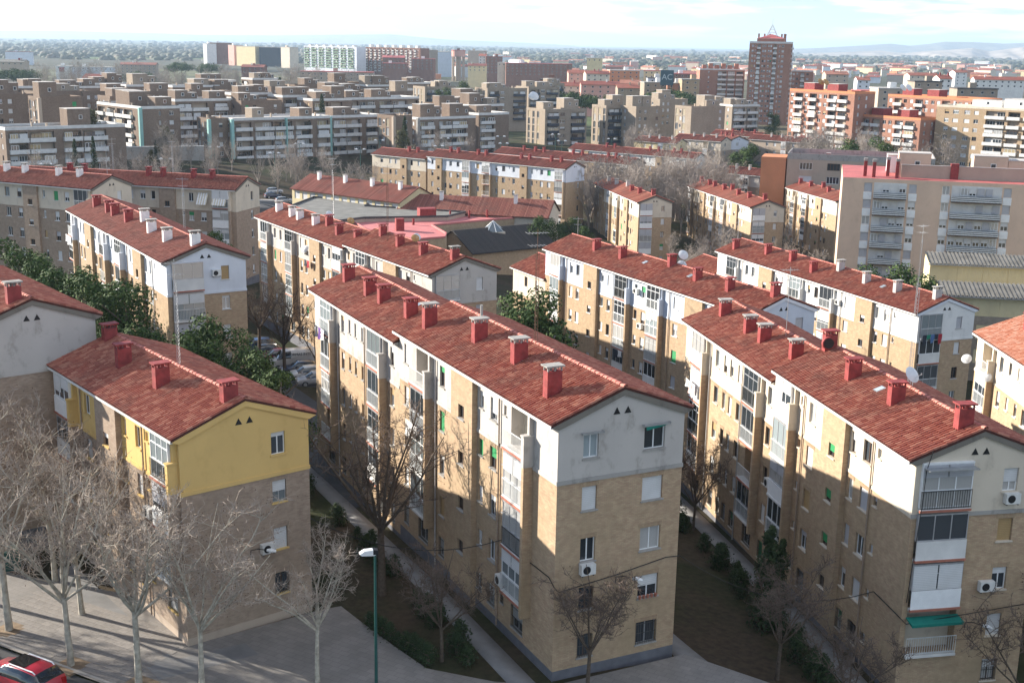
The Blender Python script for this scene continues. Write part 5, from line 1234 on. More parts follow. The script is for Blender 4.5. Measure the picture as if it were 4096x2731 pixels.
HAND = [('blue painted warehouse left of the water tower', 1750, 1806, 209, 1650, 'paleblue', 'paleroof', 2, False), ('long pale slab right of the water tower', 1872, 1945, 204, 1700, 'tan', 'paleroof', 5, False), ('brick slab left of the blue warehouse', 1690, 1748, 201, 1600, 'brick_tan', 'paleroof', 6, False),
        ('white gabled block beside the dark red block, in the far middle', 1915, 1944, 224, 1350, 'white', 'tile', 6, True), ('dark red brick block right of the white gabled block', 1944, 2010, 228, 1340, 'brick_deep', 'tile', 6, False), ('windowless cream block in the far middle', 1990, 2024, 252, 1250, 'cream', 'paleroof', 1, False),
        ('long dark red brick block in the far middle', 2024, 2290, 254, 1240, 'brick_deep', 'redroof', 4, False), ('pale windowless tower block in the far middle', 2348, 2408, 234, 1150, 'lightyellow', 'paleroof', 1, False), ('red brick row with pink gables in the far left middle', 1530, 1618, 230, 1400, 'brick_deep', 'redroof', 4, True),
        ('dark red brick block with tall cream end behind the estate', 1645, 1735, 236, 1350, 'brick_deep', 'redroof', 4, False), ('low dark red brick row behind the small yellow house', 1530, 1625, 254, 1330, 'brick_deep', 'redroof', 2, False), ('cream block with tiled roof below the water tower', 1872, 1945, 263, 1280, 'lightyellow', 'tile_dark', 2, True),
        ('tan slab with flat red roof behind the estate, far left middle', 1200, 1490, 287, 900, 'tan', 'redroof', 3, False), ('red brick school among bare trees beyond the estate', 965, 1056, 268, 1150, 'brick_deep', 'tile_dark', 2, True), ('pink block with white balconies and tiled roof in the middle distance', 2325, 2480, 338, 800, 'pink', 'tile', 4, True),
        ('cream rear half of the pink block in the middle distance', 2480, 2560, 334, 810, 'cream', 'tile', 4, True), ('small tiled house with arched windows right of the pink block', 2472, 2578, 352, 760, 'brick_tan', 'tile', 2, True), ('brown brick office with three tall arched windows', 2578, 2670, 332, 740, 'brick_tan', 'concrete', 3, False),
        ('dark grey hall roof behind the office with the sign', 2592, 2665, 314, 800, 'paleblue', 'darkroof', 1, False), ('brown ribbed hall stretching left from the tower block', 2670, 2735, 335, 730, 'brick_red', 'concrete', 2, False), ('yellow-tan tower with ribbed corner left of the brick block', 2735, 2800, 320, 720, 'brick', 'concrete', 6, False),
        ('orange terrace with pointed chimneys in the middle distance', 2275, 2350, 292, 950, 'pink', 'tile', 3, True), ('brown gabled terrace right of the orange terrace', 2345, 2440, 295, 930, 'cream', 'tile', 2, True), ('tan block with recessed balconies behind the gabled terrace', 2440, 2560, 283, 960, 'orange', 'paleroof', 4, False),
        ('cream block with small windows left of the office sign', 2575, 2660, 284, 1000, 'lightyellow', 'redroof', 2, False), ('dark red brick block behind the office with the sign', 2670, 2790, 296, 950, 'brick_deep', 'redroof', 3, False), ('white terraced block below the pines', 2245, 2325, 343, 820, 'cream', 'tile', 3, True),
        ('purple-brown brick block above the navy balconies', 2160, 2230, 320, 680, 'brick_deep', 'darkroof', 3, False), ('red tiled gable roof right of the tower', 3305, 3395, 297, 900, 'tan', 'tile', 3, True), ('white house with blue shade right of the yellow dishes', 3430, 3480, 320, 850, 'bluewhite', 'tile', 3, True),
        ('arched brick building behind the orange blocks', 3445, 3510, 366, 600, 'brick_red', 'redroof', 4, False), ('grey-tan slab behind the right orange block', 3515, 3625, 356, 560, 'tan', 'paleroof', 4, False), ('brown brick block with roof frames, far right', 3660, 3770, 328, 620, 'brick_tan', 'darkroof', 4, False),
        ('white block with tiled roof, far right', 3760, 3810, 315, 760, 'white', 'tile', 4, True), ('brown terrace block with dark openings at the far right edge', 3830, 3990, 356, 560, 'brick_tan', 'darkroof', 4, False), ('long white row with tiled roofs at the far right', 3640, 3760, 302, 1000, 'cream', 'tile', 2, True),
        ('white block with glowing front at the far right', 3822, 3872, 290, 1150, 'white', 'tile', 4, True), ('low white flats on the right skyline of roofs', 3900, 4090, 318, 900, 'white', 'tile', 2, True),
        ('white warehouse with a red square sign at the far left', 222, 288, 265, 1250, 'white', 'paleroof', 1, False), ('long grey flank of the white warehouse', 288, 455, 268, 1250, 'paleblue', 'paleroof', 1, False), ('brown brick flats right of the warehouse', 480, 620, 258, 1300, 'brick_tan', 'tile_dark', 3, True),
        ('brown roofed villa in front of the warehouse', 330, 440, 312, 700, 'tan', 'tile_dark', 2, True), ('pale shed at the far left edge', 0, 95, 248, 1100, 'tan', 'corrug', 1, True), ('white terraced houses at the far left edge', 20, 120, 208, 1900, 'bluewhite', 'tile', 4, False)]
for (lb, a, b, v, d, m, rm, f, g) in HAND: far_block(lb, a, b, v, d, m, rm, f, 12, 0.12 * math.sin(a), g)
# red square sign on the warehouse
q = at_y(247, 279, 1248.5); mb = MB(); mb.box(-2.6, -.12, -2.2, 2.6, 0, 2.2); tag(mb.obj('wall_sign', ['redpaint'], None, (q.x, q.y, q.z)), 'red square sign on the end of the white warehouse', 'sign')
# dark sign with two letters
q = at_y(2642, 310, 725); t = thing('roof_sign', 'dark blue-grey square roof sign with pale letters AC', 'sign', (q.x, q.y, q.z - 4.5))
M['signblue'] = plain('sign_blue_grey', (0.045, 0.085, 0.11), 0.5); M['signpale'] = plain('sign_pale', (0.45, 0.5, 0.52), 0.5)
mb = MB(); mb.box(0, 0, 0, 7.6, .6, 8.6); mb.obj('panel', ['signblue'], t); mb = MB(); mb.box(.8, .05, -9, 1.3, .5, -.01); mb.box(6.3, .05, -9, 6.8, .5, -.01); mb.obj('support', ['metal'], t)
def letters(text, size, mat, name='lettering'):
    cu = bpy.data.curves.new('lettering', 'FONT'); cu.body = text; cu.size = size; cu.extrude = .02
    o = bpy.data.objects.new('tmp', cu); COL.objects.link(o); dg = bpy.context.evaluated_depsgraph_get(); me = bpy.data.meshes.new_from_object(o.evaluated_get(dg)); bpy.data.objects.remove(o); bpy.data.curves.remove(cu)
    me.materials.clear(); me.materials.append(M[mat]); return me
lt = ob('lettering', letters('AC', 4.6, 'signpale'), t, (.7, -.05, 3.2)); lt.rotation_euler = (math.pi / 2, 0, 0)
# scattered small houses of the town
words = ['white', 'cream', 'pink', 'brick red', 'tan', 'light yellow', 'cool white', 'orange']
mts = ['white', 'cream', 'pink', 'brick_red', 'tan', 'lightyellow', 'bluewhite', 'orange']
marks = [(1834, 'the water tower'), (1320, 'the white and green slab'), (1566, 'the brown slab'), (2158, 'the long dark red block'), (2378, 'the windowless tower block'), (2642, 'the AC sign'), (3060, 'the brick tower'), (3297, 'the yellow dishes'), (3628, 'the white roof dishes'), (3847, 'the glowing white block'), (860, 'the pink slab'), (4040, 'the right edge')]
rf = random.Random(99); cnt = {}
for i in range(250):
    if i < 170: u = rf.uniform(1450, 4096); v = 222 + (u - 2048) * .018 + 88 * rf.random() ** 1.1
    elif i < 215: u = rf.uniform(3150, 4096); v = 246 + (u - 3100) * .02 + 60 * rf.random()
    else: u = rf.uniform(1500, 2900); v = 300 + (u - 2048) * .018 + 30 * rf.random()
    k = rf.choice([0, 0, 1, 1, 2, 3, 4, 5, 6, 7]); g = at_z(u, v, -13.2); d = g.y
    w = rf.uniform(12, 26) * (1 if d < 2500 else 1.5); h = rf.choice([6, 6.5, 9, 9, 12, 15])
    mk = min(marks, key=lambda q: abs(q[0] - u)); sd = 'left of' if u < mk[0] - 15 else ('right of' if u > mk[0] + 15 else 'near')
    lb = '%s building %s %s, %s' % (words[k], 'left of' if sd == 'left of' else ('right of' if sd == 'right of' else 'close to'), mk[1], 'among the nearer roofs' if v > 300 else 'nearer the horizon')
    dx = w / 2
    top = at_y(u, v, d); 
    a_px = u - w / 2 * FPX / d; b_px = u + w / 2 * FPX / d; vt = v - h * FPX / d
    far_block(lb, a_px, b_px, vt, d, mts[k], rf.choice(['tile', 'tile', 'tile_dark', 'paleroof', 'tile_light']), max(1, int(h / 3)), rf.uniform(9, 14), rf.uniform(-1.2, .1), rf.random() < .7, zb=-13.4)

# ------------------------------------------------------------------ hills along the horizon
def hills(name, pts, d0, base, seed, mat, thick, rough):
    """pts = (u, v) crest pixels; ridge stands at distance d0, its foot towards the camera"""
    r = np.random.RandomState(seed); us = np.linspace(pts[0][0], pts[-1][0], 240); vs = np.interp(us, [p[0] for p in pts], [p[1] for p in pts])
    rows = 26; V = []
    n1 = r.uniform(0, 6.28, 40)
    for j in range(rows):
        t = j / (rows - 1)
        for i, (u, v) in enumerate(zip(us, vs)):
            c = at_y(u, v, d0); yy = d0 - thick * (1 - t)
            x = c.x * (yy / d0)
            gul = sum(math.sin(u * .012 * (k + 1) + n1[k] + t * 1.7 * k) / (k + 1) for k in range(9))
            prof = t ** 1.6
            z = base + (c.z - base) * max(0, prof + rough * gul * t * (1 - t) * 1.6)
            V.append((x, yy, z))
    n = len(us); F = [(j * n + i, j * n + i + 1, (j + 1) * n + i + 1, (j + 1) * n + i) for j in range(rows - 1) for i in range(n - 1)]
    o = ob(name, np_mesh(name, V, F, [mat], smooth=False)); struct(o)
M['hill_pale'] = plain('pale_gypsum_slopes', (0.30, 0.25, 0.20), 0.95, var=0.35, scale=0.004)
M['hill_dark'] = plain('scrub_slopes', (0.14, 0.13, 0.10), 0.95, var=0.3, scale=0.003)
hills('hills', [(2900, 205), (3050, 199), (3250, 194), (3400, 186), (3560, 176), (3640, 184), (3720, 177), (3780, 168), (3900, 170), (4020, 176), (4096, 173), (4500, 168)], 14500, -16, 5, 'hill_dark', 3000, .25)
hills('hills', [(3200, 215), (3420, 208), (3520, 203), (3620, 214), (3700, 205), (3800, 200), (3890, 193), (3960, 206), (4040, 196), (4096, 188), (4500, 180)], 9500, -16, 9, 'hill_pale', 1500, .6)
hills('hills', [(-600, 118), (0, 125), (200, 124), (420, 130), (620, 134), (800, 141), (1100, 143), (1380, 140), (1560, 138), (1640, 146), (1800, 160), (2100, 172), (2300, 183)], 19000, -16, 13, 'hill_dark', 3500, .2)
# ------------------------------------------------------------------ pavements, paths, kerbs
def paver_mat(name, col, bw, bh, ang, joint=0.7):
    m, t, b = new_mat(name); tcd = t.nodes.new('ShaderNodeTexCoord'); mp = t.nodes.new('ShaderNodeMapping'); mp.inputs['Rotation'].default_value = (0, 0, ang)
    L(t, tcd.outputs['Object'], mp.inputs[0]); br = t.nodes.new('ShaderNodeTexBrick'); L(t, mp.outputs[0], br.inputs['Vector'])
    br.inputs['Scale'].default_value = 1; br.inputs['Brick Width'].default_value = bw; br.inputs['Row Height'].default_value = bh; br.inputs['Mortar Size'].default_value = .012
    br.inputs['Color1'].default_value = (*col, 1); br.inputs['Color2'].default_value = (*(c * .88 for c in col), 1); br.inputs['Mortar'].default_value = (*(c * joint for c in col), 1)
    s = ramp(t, noise(t, 0.6, 6), 0.35, 0.7, (.82, .82, .82), (1.06, 1.06, 1.06)); c = mixc(t, 1.0, br.outputs['Color'], s, 'MULTIPLY')
    L(t, c, b.inputs['Base Color']); b.inputs['Roughness'].default_value = .9; bump(t, b, noise(t, 14, 5), .3, .01); return m
KO = Vector((-22.2, 57.2, 0)); E1 = Vector((-.873, .488, 0)); E2 = Vector((.488, .873, 0)); KANG = math.atan2(E1.y, E1.x)
M['paver'] = paver_mat('paving', (0.235, 0.215, 0.195), .6, .4, -KANG); M['slab'] = plain('paving_slab', (0.245, 0.222, 0.20), .9, var=.2, scale=2.0, objvar=.10, bumpy=.2)
M['path'] = plain('path_concrete', (0.19, 0.185, 0.18), .9, var=.18, scale=.8, bumpy=.2); M['asphalt'] = plain('asphalt', (0.055, 0.055, 0.058), .9, var=.25, scale=1.5, bumpy=.4); M['kerb'] = plain('kerb_stone', (0.33, 0.31, 0.28), .9, var=.15, scale=2)
M['soil'] = plain('bare_soil', (0.22, 0.16, 0.105), .95, var=.3, scale=2.5, bumpy=.5)
def flat(name, poly, z, mat, z0=None):
    mb = MB(); mb.prism(poly, z - .25 if z0 is None else z0, z, 'z'); return struct(mb.obj(name, [mat]))
def strip(name, pts, w, lift, mat, th=.1):
    V = []; F = []; pts = [Vector((p[0], p[1], 0)) for p in pts]; res = []
    for a, b in zip(pts[:-1], pts[1:]):
        n = max(1, int((b - a).length / 1.5))
        for i in range(n): res.append(a.lerp(b, i / n))
    res.append(pts[-1])
    for i, p in enumerate(res):
        d = (res[min(i + 1, len(res) - 1)] - res[max(0, i - 1)]).normalized(); nrm = Vector((-d.y, d.x, 0)) * (w / 2)
        for q in (p + nrm, p - nrm):
            z = gz(q.x, q.y) + lift; V += [(q.x, q.y, z), (q.x, q.y, z - th - .3)]
    for i in range(len(res) - 1):
        o = i * 4; F += [(o, o + 2, o + 6, o + 4), (o + 1, o, o + 4, o + 5), (o + 2, o + 3, o + 7, o + 6)]
    return struct(ob(name, np_mesh(name, V, F, [mat])))
Ag = Vector((-17.08, 60.02, 0)); Au = Vector((math.cos(.6833), math.sin(.6833), 0)); Av = Vector((-math.sin(.6833), math.cos(.6833), 0))
Ar = Ag + Au * 7.6
k1 = KO + E1 * 40; k2 = KO - E1 * 45
flat('pavement', [(k1.x, k1.y), (k2.x, k2.y), (16, 36), (16, 55.5), (9.6, 60.2), (2.4, 56.6), (-.6, 56.9), (-4.17, 58.15), (-5.94, 60.34), (-8.03, 63.04), (-9.6, 65.2), (Ar.x + .5, Ar.y - .1), (Ag.x, Ag.y + .1), (Ag.x + Av.x * 8, Ag.y + Av.y * 8), (Ag.x + Av.x * 8 - 30, Ag.y + Av.y * 8 + 10)], .12, 'paver')
flat('road', [(k1.x - E2.x * .16, k1.y - E2.y * .16), (k1.x - E2.x * 22, k1.y - E2.y * 22), (k2.x - E2.x * 22, k2.y - E2.y * 22), (k2.x - E2.x * .16, k2.y - E2.y * .16)], .012, 'asphalt')
q0 = Ag - Au * 1.9 + Av * 14; q1 = Ag - Au * 1.9 - Av * 1.6; q2 = q1 + Au * 4.5 - Av * .6; q3 = Vector((-9, 58, 0))
for a, b, w in ((q0, q1, 1.5),):
    d = (b - a).normalized(); n = Vector((-d.y, d.x, 0)) * w / 2
    flat('path', [tuple((a + n)[:2]), tuple((a - n)[:2]), tuple((b - n)[:2]), tuple((b + n)[:2])], .128, 'path', .1)
flat('path', [tuple((q1 + Av * 0.9 - Au * .75)[:2]), tuple((q1 - Au * .75 - Av * .8)[:2]), tuple((q2 - Av * .8)[:2]), tuple((q2 + Av * .75)[:2])], .124, 'path', .1)
kb = struct(ob('kerb', None)); kb.empty_display_size = .1
mb = MB(); mb.box(0, -.15, -.1, .985, 0, .135); kme = mb.mesh('kerb_stone', ['kerb'])
for i in range(-14, 26):
    p = KO + E1 * i; ob('kerb_stone', kme, kb, (p.x, p.y, 0), KANG)
mb = MB(); mb.box(.008, .008, 0, .592, .392, .014); sme = mb.mesh('paving_slab', ['slab']); pv = bpy.data.objects['pavement']; n = 0
for i in range(-5, 15):
    for j in range(0, 15):
        p = KO + E1 * (i * .6 + (.3 if j % 2 else 0) ) + E2 * (.25 + j * .4)
        ok = all((p - Vector((t[0], t[1], 0))).length > 1.0 for t in ((-27.32, 61.58), (-22.59, 57.8)))
        if ok and n < 300: ob('paving_slab', sme, pv, (p.x, p.y, .12), KANG); n += 1
for i, (x, y) in enumerate(((-27.32, 61.58), (-22.59, 57.8), (-18.52, 55.96))):
    mb = MB(); mb.prism([(-.75, -.75), (.75, -.75), (.75, .75), (-.75, .75)], .0, .132, 'z'); struct(mb.obj('tree_pit', ['soil'], None, (x, y, 0), KANG))
def loc2(b, a, w): th = b[2]; return (b[0] + math.cos(th) * w - math.sin(th) * a, b[1] + math.sin(th) * w + math.cos(th) * a)
PB, PC = (2.35, 57.19, .4555), (20.75, 59.39, .1913)
strip('path', [loc2(PB, a, -1.5) for a in (0, 10, 20, 41)], 1.3, .06, 'path'); strip('path', [loc2(PC, a, -1.3) for a in (-1, 10, 20, 37)], 1.5, .06, 'path')
strip('path', [loc2(PB, a, 8.6) for a in (-2, 10, 20, 41)], 1.6, .06, 'path'); strip('path', [(9.5, 57.5), (13, 55), (18, 50)], 2.0, .2, 'path')
strip('street', [(-60, 150), (-40, 143), (-29, 128), (-14, 98), (-8, 84)], 7.5, .05, 'asphalt'); strip('street', [(-150, 236), (-80, 262), (-30, 305), (0, 345), (40, 400)], 15, .06, 'asphalt')
strip('street', [(-28, 126), (-20, 128), (-27, 142)], 6, .056, 'asphalt'); strip('path', [(-150, 246), (-84, 273), (-36, 314), (-8, 352)], 3.5, .12, 'path')
strip('street', [(-75, 268), (-55, 285), (-50, 300)], 14, .065, 'asphalt')

# ------------------------------------------------------------------ trees
def bare_tree(seed, H=11.0, th_=4.0, r0=.17, nl=6, nb=6, nt=6, nf=4, spread=.55, upright=.5, pods=0, trunk_m='bark_pale', twig_m='twig_pale', far=False):
    r = random.Random(seed); tr = MB(); tw = MB(); tips = []
    def grow(p, d, L_, rad, mbx, seg, n, jit, up):
        pts = [p]; rs = [rad]; q = p.copy(); dd = d.copy()
        for i in range(seg):
            dd = (dd + Vector((r.uniform(-jit, jit), r.uniform(-jit, jit), r.uniform(-jit, jit) + up))).normalized(); q = q + dd * (L_ / seg); pts.append(q.copy()); rs.append(rad * (1 - .75 * (i + 1) / seg))
        mbx.tube(pts, rs, n, 0, caps=False); return pts, dd
    # trunk
    pts, d0 = grow(Vector((0, 0, -.3)), Vector((0, 0, 1)), th_ + .3, r0, tr, 4, 8 if not far else 5, .04, .02)
    # keep trunk thick at the fork
    tr.v = []; tr.f = []; tr.m = []; tr.tube(pts, [r0 * 1.25, r0 * 1.02, r0 * .92, r0 * .85, r0 * .8], 8 if not far else 5, 0, caps=False)
    top = pts[-1]; crown = H - th_
    for i in range(nl):
        a = 2 * math.pi * (i + r.uniform(-.3, .3)) / nl; s = spread * r.uniform(.55, 1.15) if i else .12
        d = Vector((math.cos(a) * s, math.sin(a) * s, upright + .35)).normalized(); L1 = crown * r.uniform(.62, .95) * (1.1 if i == 0 else 1)
        start = top - Vector((0, 0, r.uniform(0, .35) * th_ * .3))
        p1, _ = grow(start, d, L1, r0 * r.uniform(.42, .6), tr, 5, 5 if not far else 4, .13, .05)
        for j in range(nb):
            t = r.uniform(.25, 1.0); k = min(len(p1) - 2, int(t * (len(p1) - 1))); bp = p1[k].lerp(p1[k + 1], r.random()); ax = (p1[k + 1] - p1[k]).normalized()
            sd = Vector((r.uniform(-1, 1), r.uniform(-1, 1), r.uniform(-.25, .6))).normalized(); d2 = (ax * .55 + sd * .85).normalized(); L2 = crown * r.uniform(.18, .36) * (1.15 - .4 * t)
            p2, _ = grow(bp, d2, L2, r0 * .16, tr if not far else tw, 4, 4 if not far else 3, .2, .05)
            for m_ in range(nt):
                t2 = r.uniform(.15, 1); k2 = min(len(p2) - 2, int(t2 * (len(p2) - 1))); tp = p2[k2].lerp(p2[k2 + 1], r.random())
                sd = Vector((r.uniform(-1, 1), r.uniform(-1, 1), r.uniform(-.4, .8))).normalized(); d3 = ((p2[k2 + 1] - p2[k2]).normalized() * .5 + sd * .8).normalized(); L3 = crown * r.uniform(.07, .14)
                p3, _ = grow(tp, d3, L3, .018 if not far else .03, tw, 2, 3, .3, .04)
                for f in range(nf):
                    t3 = r.random(); fp = p3[0].lerp(p3[-1], t3); sd = Vector((r.uniform(-1, 1), r.uniform(-1, 1), r.uniform(-.5, .9))).normalized(); L4 = crown * r.uniform(.03, .065)
                    p4, _ = grow(fp, (d3 * .4 + sd * .8).normalized(), L4, .013 if not far else .02, tw, 1, 3, .3, .0); tips.append(p4[-1])
    tm = tr.mesh('trunk', [trunk_m], True)
    if pods:
        for q in r.sample(tips, min(pods, len(tips))):
            s = .035; i = len(tw.v); z = q.z - .06
            tw.v += [(q.x + s, q.y, z), (q.x, q.y + s, z), (q.x - s, q.y, z), (q.x, q.y - s, z), (q.x, q.y, z + s), (q.x, q.y, z - s)]
            for f in ((0, 1, 4), (1, 2, 4), (2, 3, 4), (3, 0, 4), (1, 0, 5), (2, 1, 5), (3, 2, 5), (0, 3, 5)): tw.f.append(tuple(i + k for k in f)); tw.m.append(1)
    wm = tw.mesh('crown', [twig_m, 'pod']); return tm, wm
def tree_at(meshes, label, x, y, s=1.0, rz=0.0, name='bare_tree', cat='tree', group=None, z=None):
    t = thing(name, label, cat, (x, y, gz(x, y) if z is None else z), rz, group); t.scale = (s, s, s)
    ob('trunk', meshes[0], t); c = ob('crown', meshes[1], t); return t
TA = [bare_tree(1, 12.8, 4.2, .19, 8, 9, 8, 4, .62, .55, 420), bare_tree(2, 12.3, 3.8, .17, 8, 9, 8, 4, .72, .45, 420), bare_tree(3, 11.5, 4.2, .17, 8, 9, 8, 4, .75, .4, 420)]
TB = [bare_tree(11, 12.8, 4.2, .24, 8, 10, 8, 4, .75, .42, 200, 'bark', 'twig'), bare_tree(12, 8, 2.2, .12, 7, 9, 8, 4, .7, .4, 160, 'bark', 'twig')]
near = [(0, -27.32, 61.58, 1.05, 'plane tree with pale trunk beside the black car at the left edge'), (1, -22.59, 57.8, 1.0, 'plane tree with pale trunk standing right behind the red car'), (2, -18.52, 55.96, 1.0, 'plane tree with bare pale trunk in front of the yellow block corner'),
        (1, -15.38, 56.19, .86, 'low-forked plane tree with crooked limbs before the yellow gable'), (2, -9.6, 56.6, .72, 'small plane tree with sunlit twigs left of the green street lamp'), (0, -31.3, 65.4, 1.0, 'plane tree cut by the left edge, its twigs over the white gable wall'),
        (2, -27.1, 67.9, 1.0, 'plane tree deeper in the plaza, its thin trunk in front of the brick facade'), (1, -24.0, 63.6, .9, 'plane tree in the middle of the plaza with twigs crossing the facade'), (0, -34.5, 71, .95, 'plane tree at the back of the plaza beside the taller block'),
        (1, -36, 62, 1.0, 'plane tree just outside the left edge whose shadow falls across the plaza'), (2, -40, 66, 1.0, 'plane tree further outside the left edge shading the plaza')]
for i, (k, x, y, s, lb) in enumerate(near): tree_at(TA[k], lb, x, y, s, i * 1.3, 'plane_tree', group='plane trees on the plaza', z=0.1)
tree_at(TB[0], 'large dark bare tree in the garden between the yellow and central blocks', -7.43, 67.1, 1.02, .4, z=gz(-7.43, 67.1)); tree_at(TB[1], 'small dark tree in the shaded garden left of the central facade', -3.42, 59.14, .9, 1.0)  # dark bark and twigs put the garden's shade into these trees' colour
tree_at(TB[1], 'slender bare tree in front of the central grey-white gable', 4.17, 56.6, .92, 2.0, z=.1); tree_at(TB[1], 'bare tree with dry sunlit pods in the garden beside the right block', 14.6, 60.0, .95, 3.0); tree_at(TB[1], 'leaning bare tree in front of the right block gable', 26.8, 57.0, 1.1, 4.0)
tree_at(TB[1], 'bare tree in the dark garden at the bottom right', 17.2, 55.5, .85, 1.1)
tree_at(TB[0], 'dark bare tree growing over the parked van', -25.0, 130.5, .82, .9); tree_at(TB[1], 'crooked bare tree beside the long brick facade, right of the van', -21.5, 130.0, 1.05, 2.2); tree_at(TB[0], 'bare tree with dry brown leaves behind the white-gabled block', -29.5, 139, .85, 3.2)
for i, (x, y, s) in enumerate(((8.5, 92, .8), (11.5, 88, 1.0), (6.5, 99, .9), (13.5, 84, .9), (2.5, 104, .8))): tree_at(TB[i % 2], ['russet bare tree behind the central roof ridge', 'bare tree nearest the pale blue facade', 'bare tree beside the big dark pine', 'bare tree low behind the central gable ridge', 'bare tree left of the big dark pine'][i], x, y, s * (.75 if i % 2 == 0 else 1), i * 1.1)
TF = [bare_tree(21, 15, 3.5, .22, 7, 8, 6, 2, .42, .9, 0, 'twig_far', 'twig_far', True), bare_tree(22, 13, 2.8, .2, 7, 8, 6, 2, .6, .6, 0, 'twig_far', 'twig_far', True), bare_tree(23, 16, 3, .2, 6, 9, 6, 2, .25, 1.3, 0, 'twig_far', 'twig_far', True)]
rt = random.Random(5); SHARE = {}
def grove(label, group, pts, lo=.7, hi=1.05, kinds=(0, 1, 2)):
    for (x, y) in pts: tree_at(TF[rt.choice(kinds)], label, x, y, rt.uniform(lo, hi), rt.uniform(0, 6.28), group=group)
def pxpts(n, u0, u1, v0, v1, z): return [tuple(at_z(rt.uniform(u0, u1), rt.uniform(v0, v1), z)[:2]) for _ in range(n)]
def yrand(n, x0, x1, y0, y1): return [(rt.uniform(x0, x1), rt.uniform(y0, y1)) for _ in range(n)]
def belt(n, u0, u1, d0, d1):
    out = []
    for _ in range(n):
        u = rt.uniform(u0, u1); d = rt.uniform(d0, d1); out.append((at_y(u, 600, d).x, d))
    return out
grove('grey bare tree of the dense grove behind the two small end-on blocks', 'grove of bare trees behind the end-on blocks', belt(52, 2360, 2900, 288, 318) + belt(26, 2500, 2950, 300, 345), .8, 1.2)
grove('bare street tree lining the road in front of the estate', 'bare trees along the estate road', belt(30, 620, 1560, 292, 352) + belt(10, 0, 700, 250, 285) + belt(10, 1560, 2050, 352, 420), .55, .9)
grove('bare tree in front of the orange brick blocks', 'bare trees before the orange blocks', belt(28, 3150, 3850, 385, 440), .8, 1.25)
grove('bare tree among the small far houses', 'bare trees among the far houses', belt(20, 2450, 3250, 400, 470), .6, .9)
grove('bare poplar in the pale belt beyond the estate', 'pale belt of bare poplars', belt(90, 180, 1480, 640, 1000), 1.1, 1.9, (0, 2, 2))
grove('bare tree between the end-on blocks and the beige slab', 'bare trees by the beige slab', belt(12, 2700, 3000, 225, 262) + belt(6, 3120, 3330, 215, 262), .5, .8)
# evergreens
def pine(seed, H=9, rx=3.2, kind='pine', lobes=14, blades=430, size=.22, trunk=2.0):
    r = np.random.RandomState(seed); V = []; n = 0
    for k in range(lobes):
        t = (k + .5) / lobes; a = r.uniform(0, 6.28)
        if kind == 'cypress': c = np.array([r.uniform(-.25, .25), r.uniform(-.25, .25), trunk * .3 + t * (H - trunk * .3)]); rad = rx * (1.05 - t) ** .6 * .8 * np.array([1, 1, 1.6])
        elif kind == 'umbrella': q = rx * math.sqrt(r.rand()); c = np.array([q * math.cos(a), q * math.sin(a), H - 1.6 - .9 * (q / rx) ** 2 + r.uniform(-.4, .4)]); rad = np.array([rx * .38, rx * .38, rx * .26])
        else:
            q = rx * r.uniform(.15, .75) * (1.15 - .75 * t); c = np.array([q * math.cos(a), q * math.sin(a), trunk + t * (H - trunk - rx * .3)]); rad = np.array([1, 1, .85]) * rx * r.uniform(.32, .5) * (1.1 - .45 * t)
        d = r.normal(size=(blades, 3)); d /= np.linalg.norm(d, axis=1)[:, None]; rr = r.uniform(.55, 1.08, blades)[:, None]
        P = c + d * rr * rad; nrm = d + r.normal(size=(blades, 3)) * .45 + np.array([0, 0, .25]); nrm /= np.linalg.norm(nrm, axis=1)[:, None]
        t1 = np.cross(nrm, r.normal(size=(blades, 3))); t1 /= np.linalg.norm(t1, axis=1)[:, None]; t2 = np.cross(nrm, t1)
        s = size * r.uniform(.5, 1.15, blades)[:, None]
        V.append(np.stack([P - t1 * s * .55, P - t2 * s * .30 , P + t1 * s * .6, P + t2 * s * .28], 1).reshape(-1, 3))
    V = np.vstack(V); F = np.arange(len(V)).reshape(-1, 4)
    cm = np_mesh('crown', V, F, [{'cypress': 'cypress', 'umbrella': 'pine', 'pine': 'pine', 'olive': 'olive'}[kind]])
    tb = MB(); tb.tube([(0, 0, -.4), (.05, .02, H * .3), (0, .05, H * .75)], [.2, .16, .06], 6)
    for k in range(5):
        a = k * 1.3; tb.tube([(0, 0, H * (.35 + .08 * k)), (rx * .5 * math.cos(a), rx * .5 * math.sin(a), H * (.5 + .08 * k))], [.07, .03], 4)
    return tb.mesh('trunk', ['bark'], True), cm
PN = [pine(1), pine(2, 10, 3.6, lobes=18), pine(3, 8, 2.8)]; PU = pine(4, 9, 4.5, 'umbrella', 22, 200, .45, 5); PCYP = pine(5, 11, 1.5, 'cypress', 14, 160, .32); POL = pine(6, 7, 2.4, 'olive', 12, 200, .35)
def ev(mesh, u, v, d, s, label, name='pine_tree', base_drop=None):
    p = at_y(u, v, d); z = gz(p.x, p.y); tree_at(mesh, label, p.x, p.y, s, u * .37, name, z=z)
def fitpine(mesh, Hm, u, vtop, d, label, name='pine_tree'):
    p = at_y(u, vtop, d); z = gz(p.x, p.y); tree_at(mesh, label, p.x, p.y, max(.3, (p.z - z) / Hm), u * .37, name, z=z)
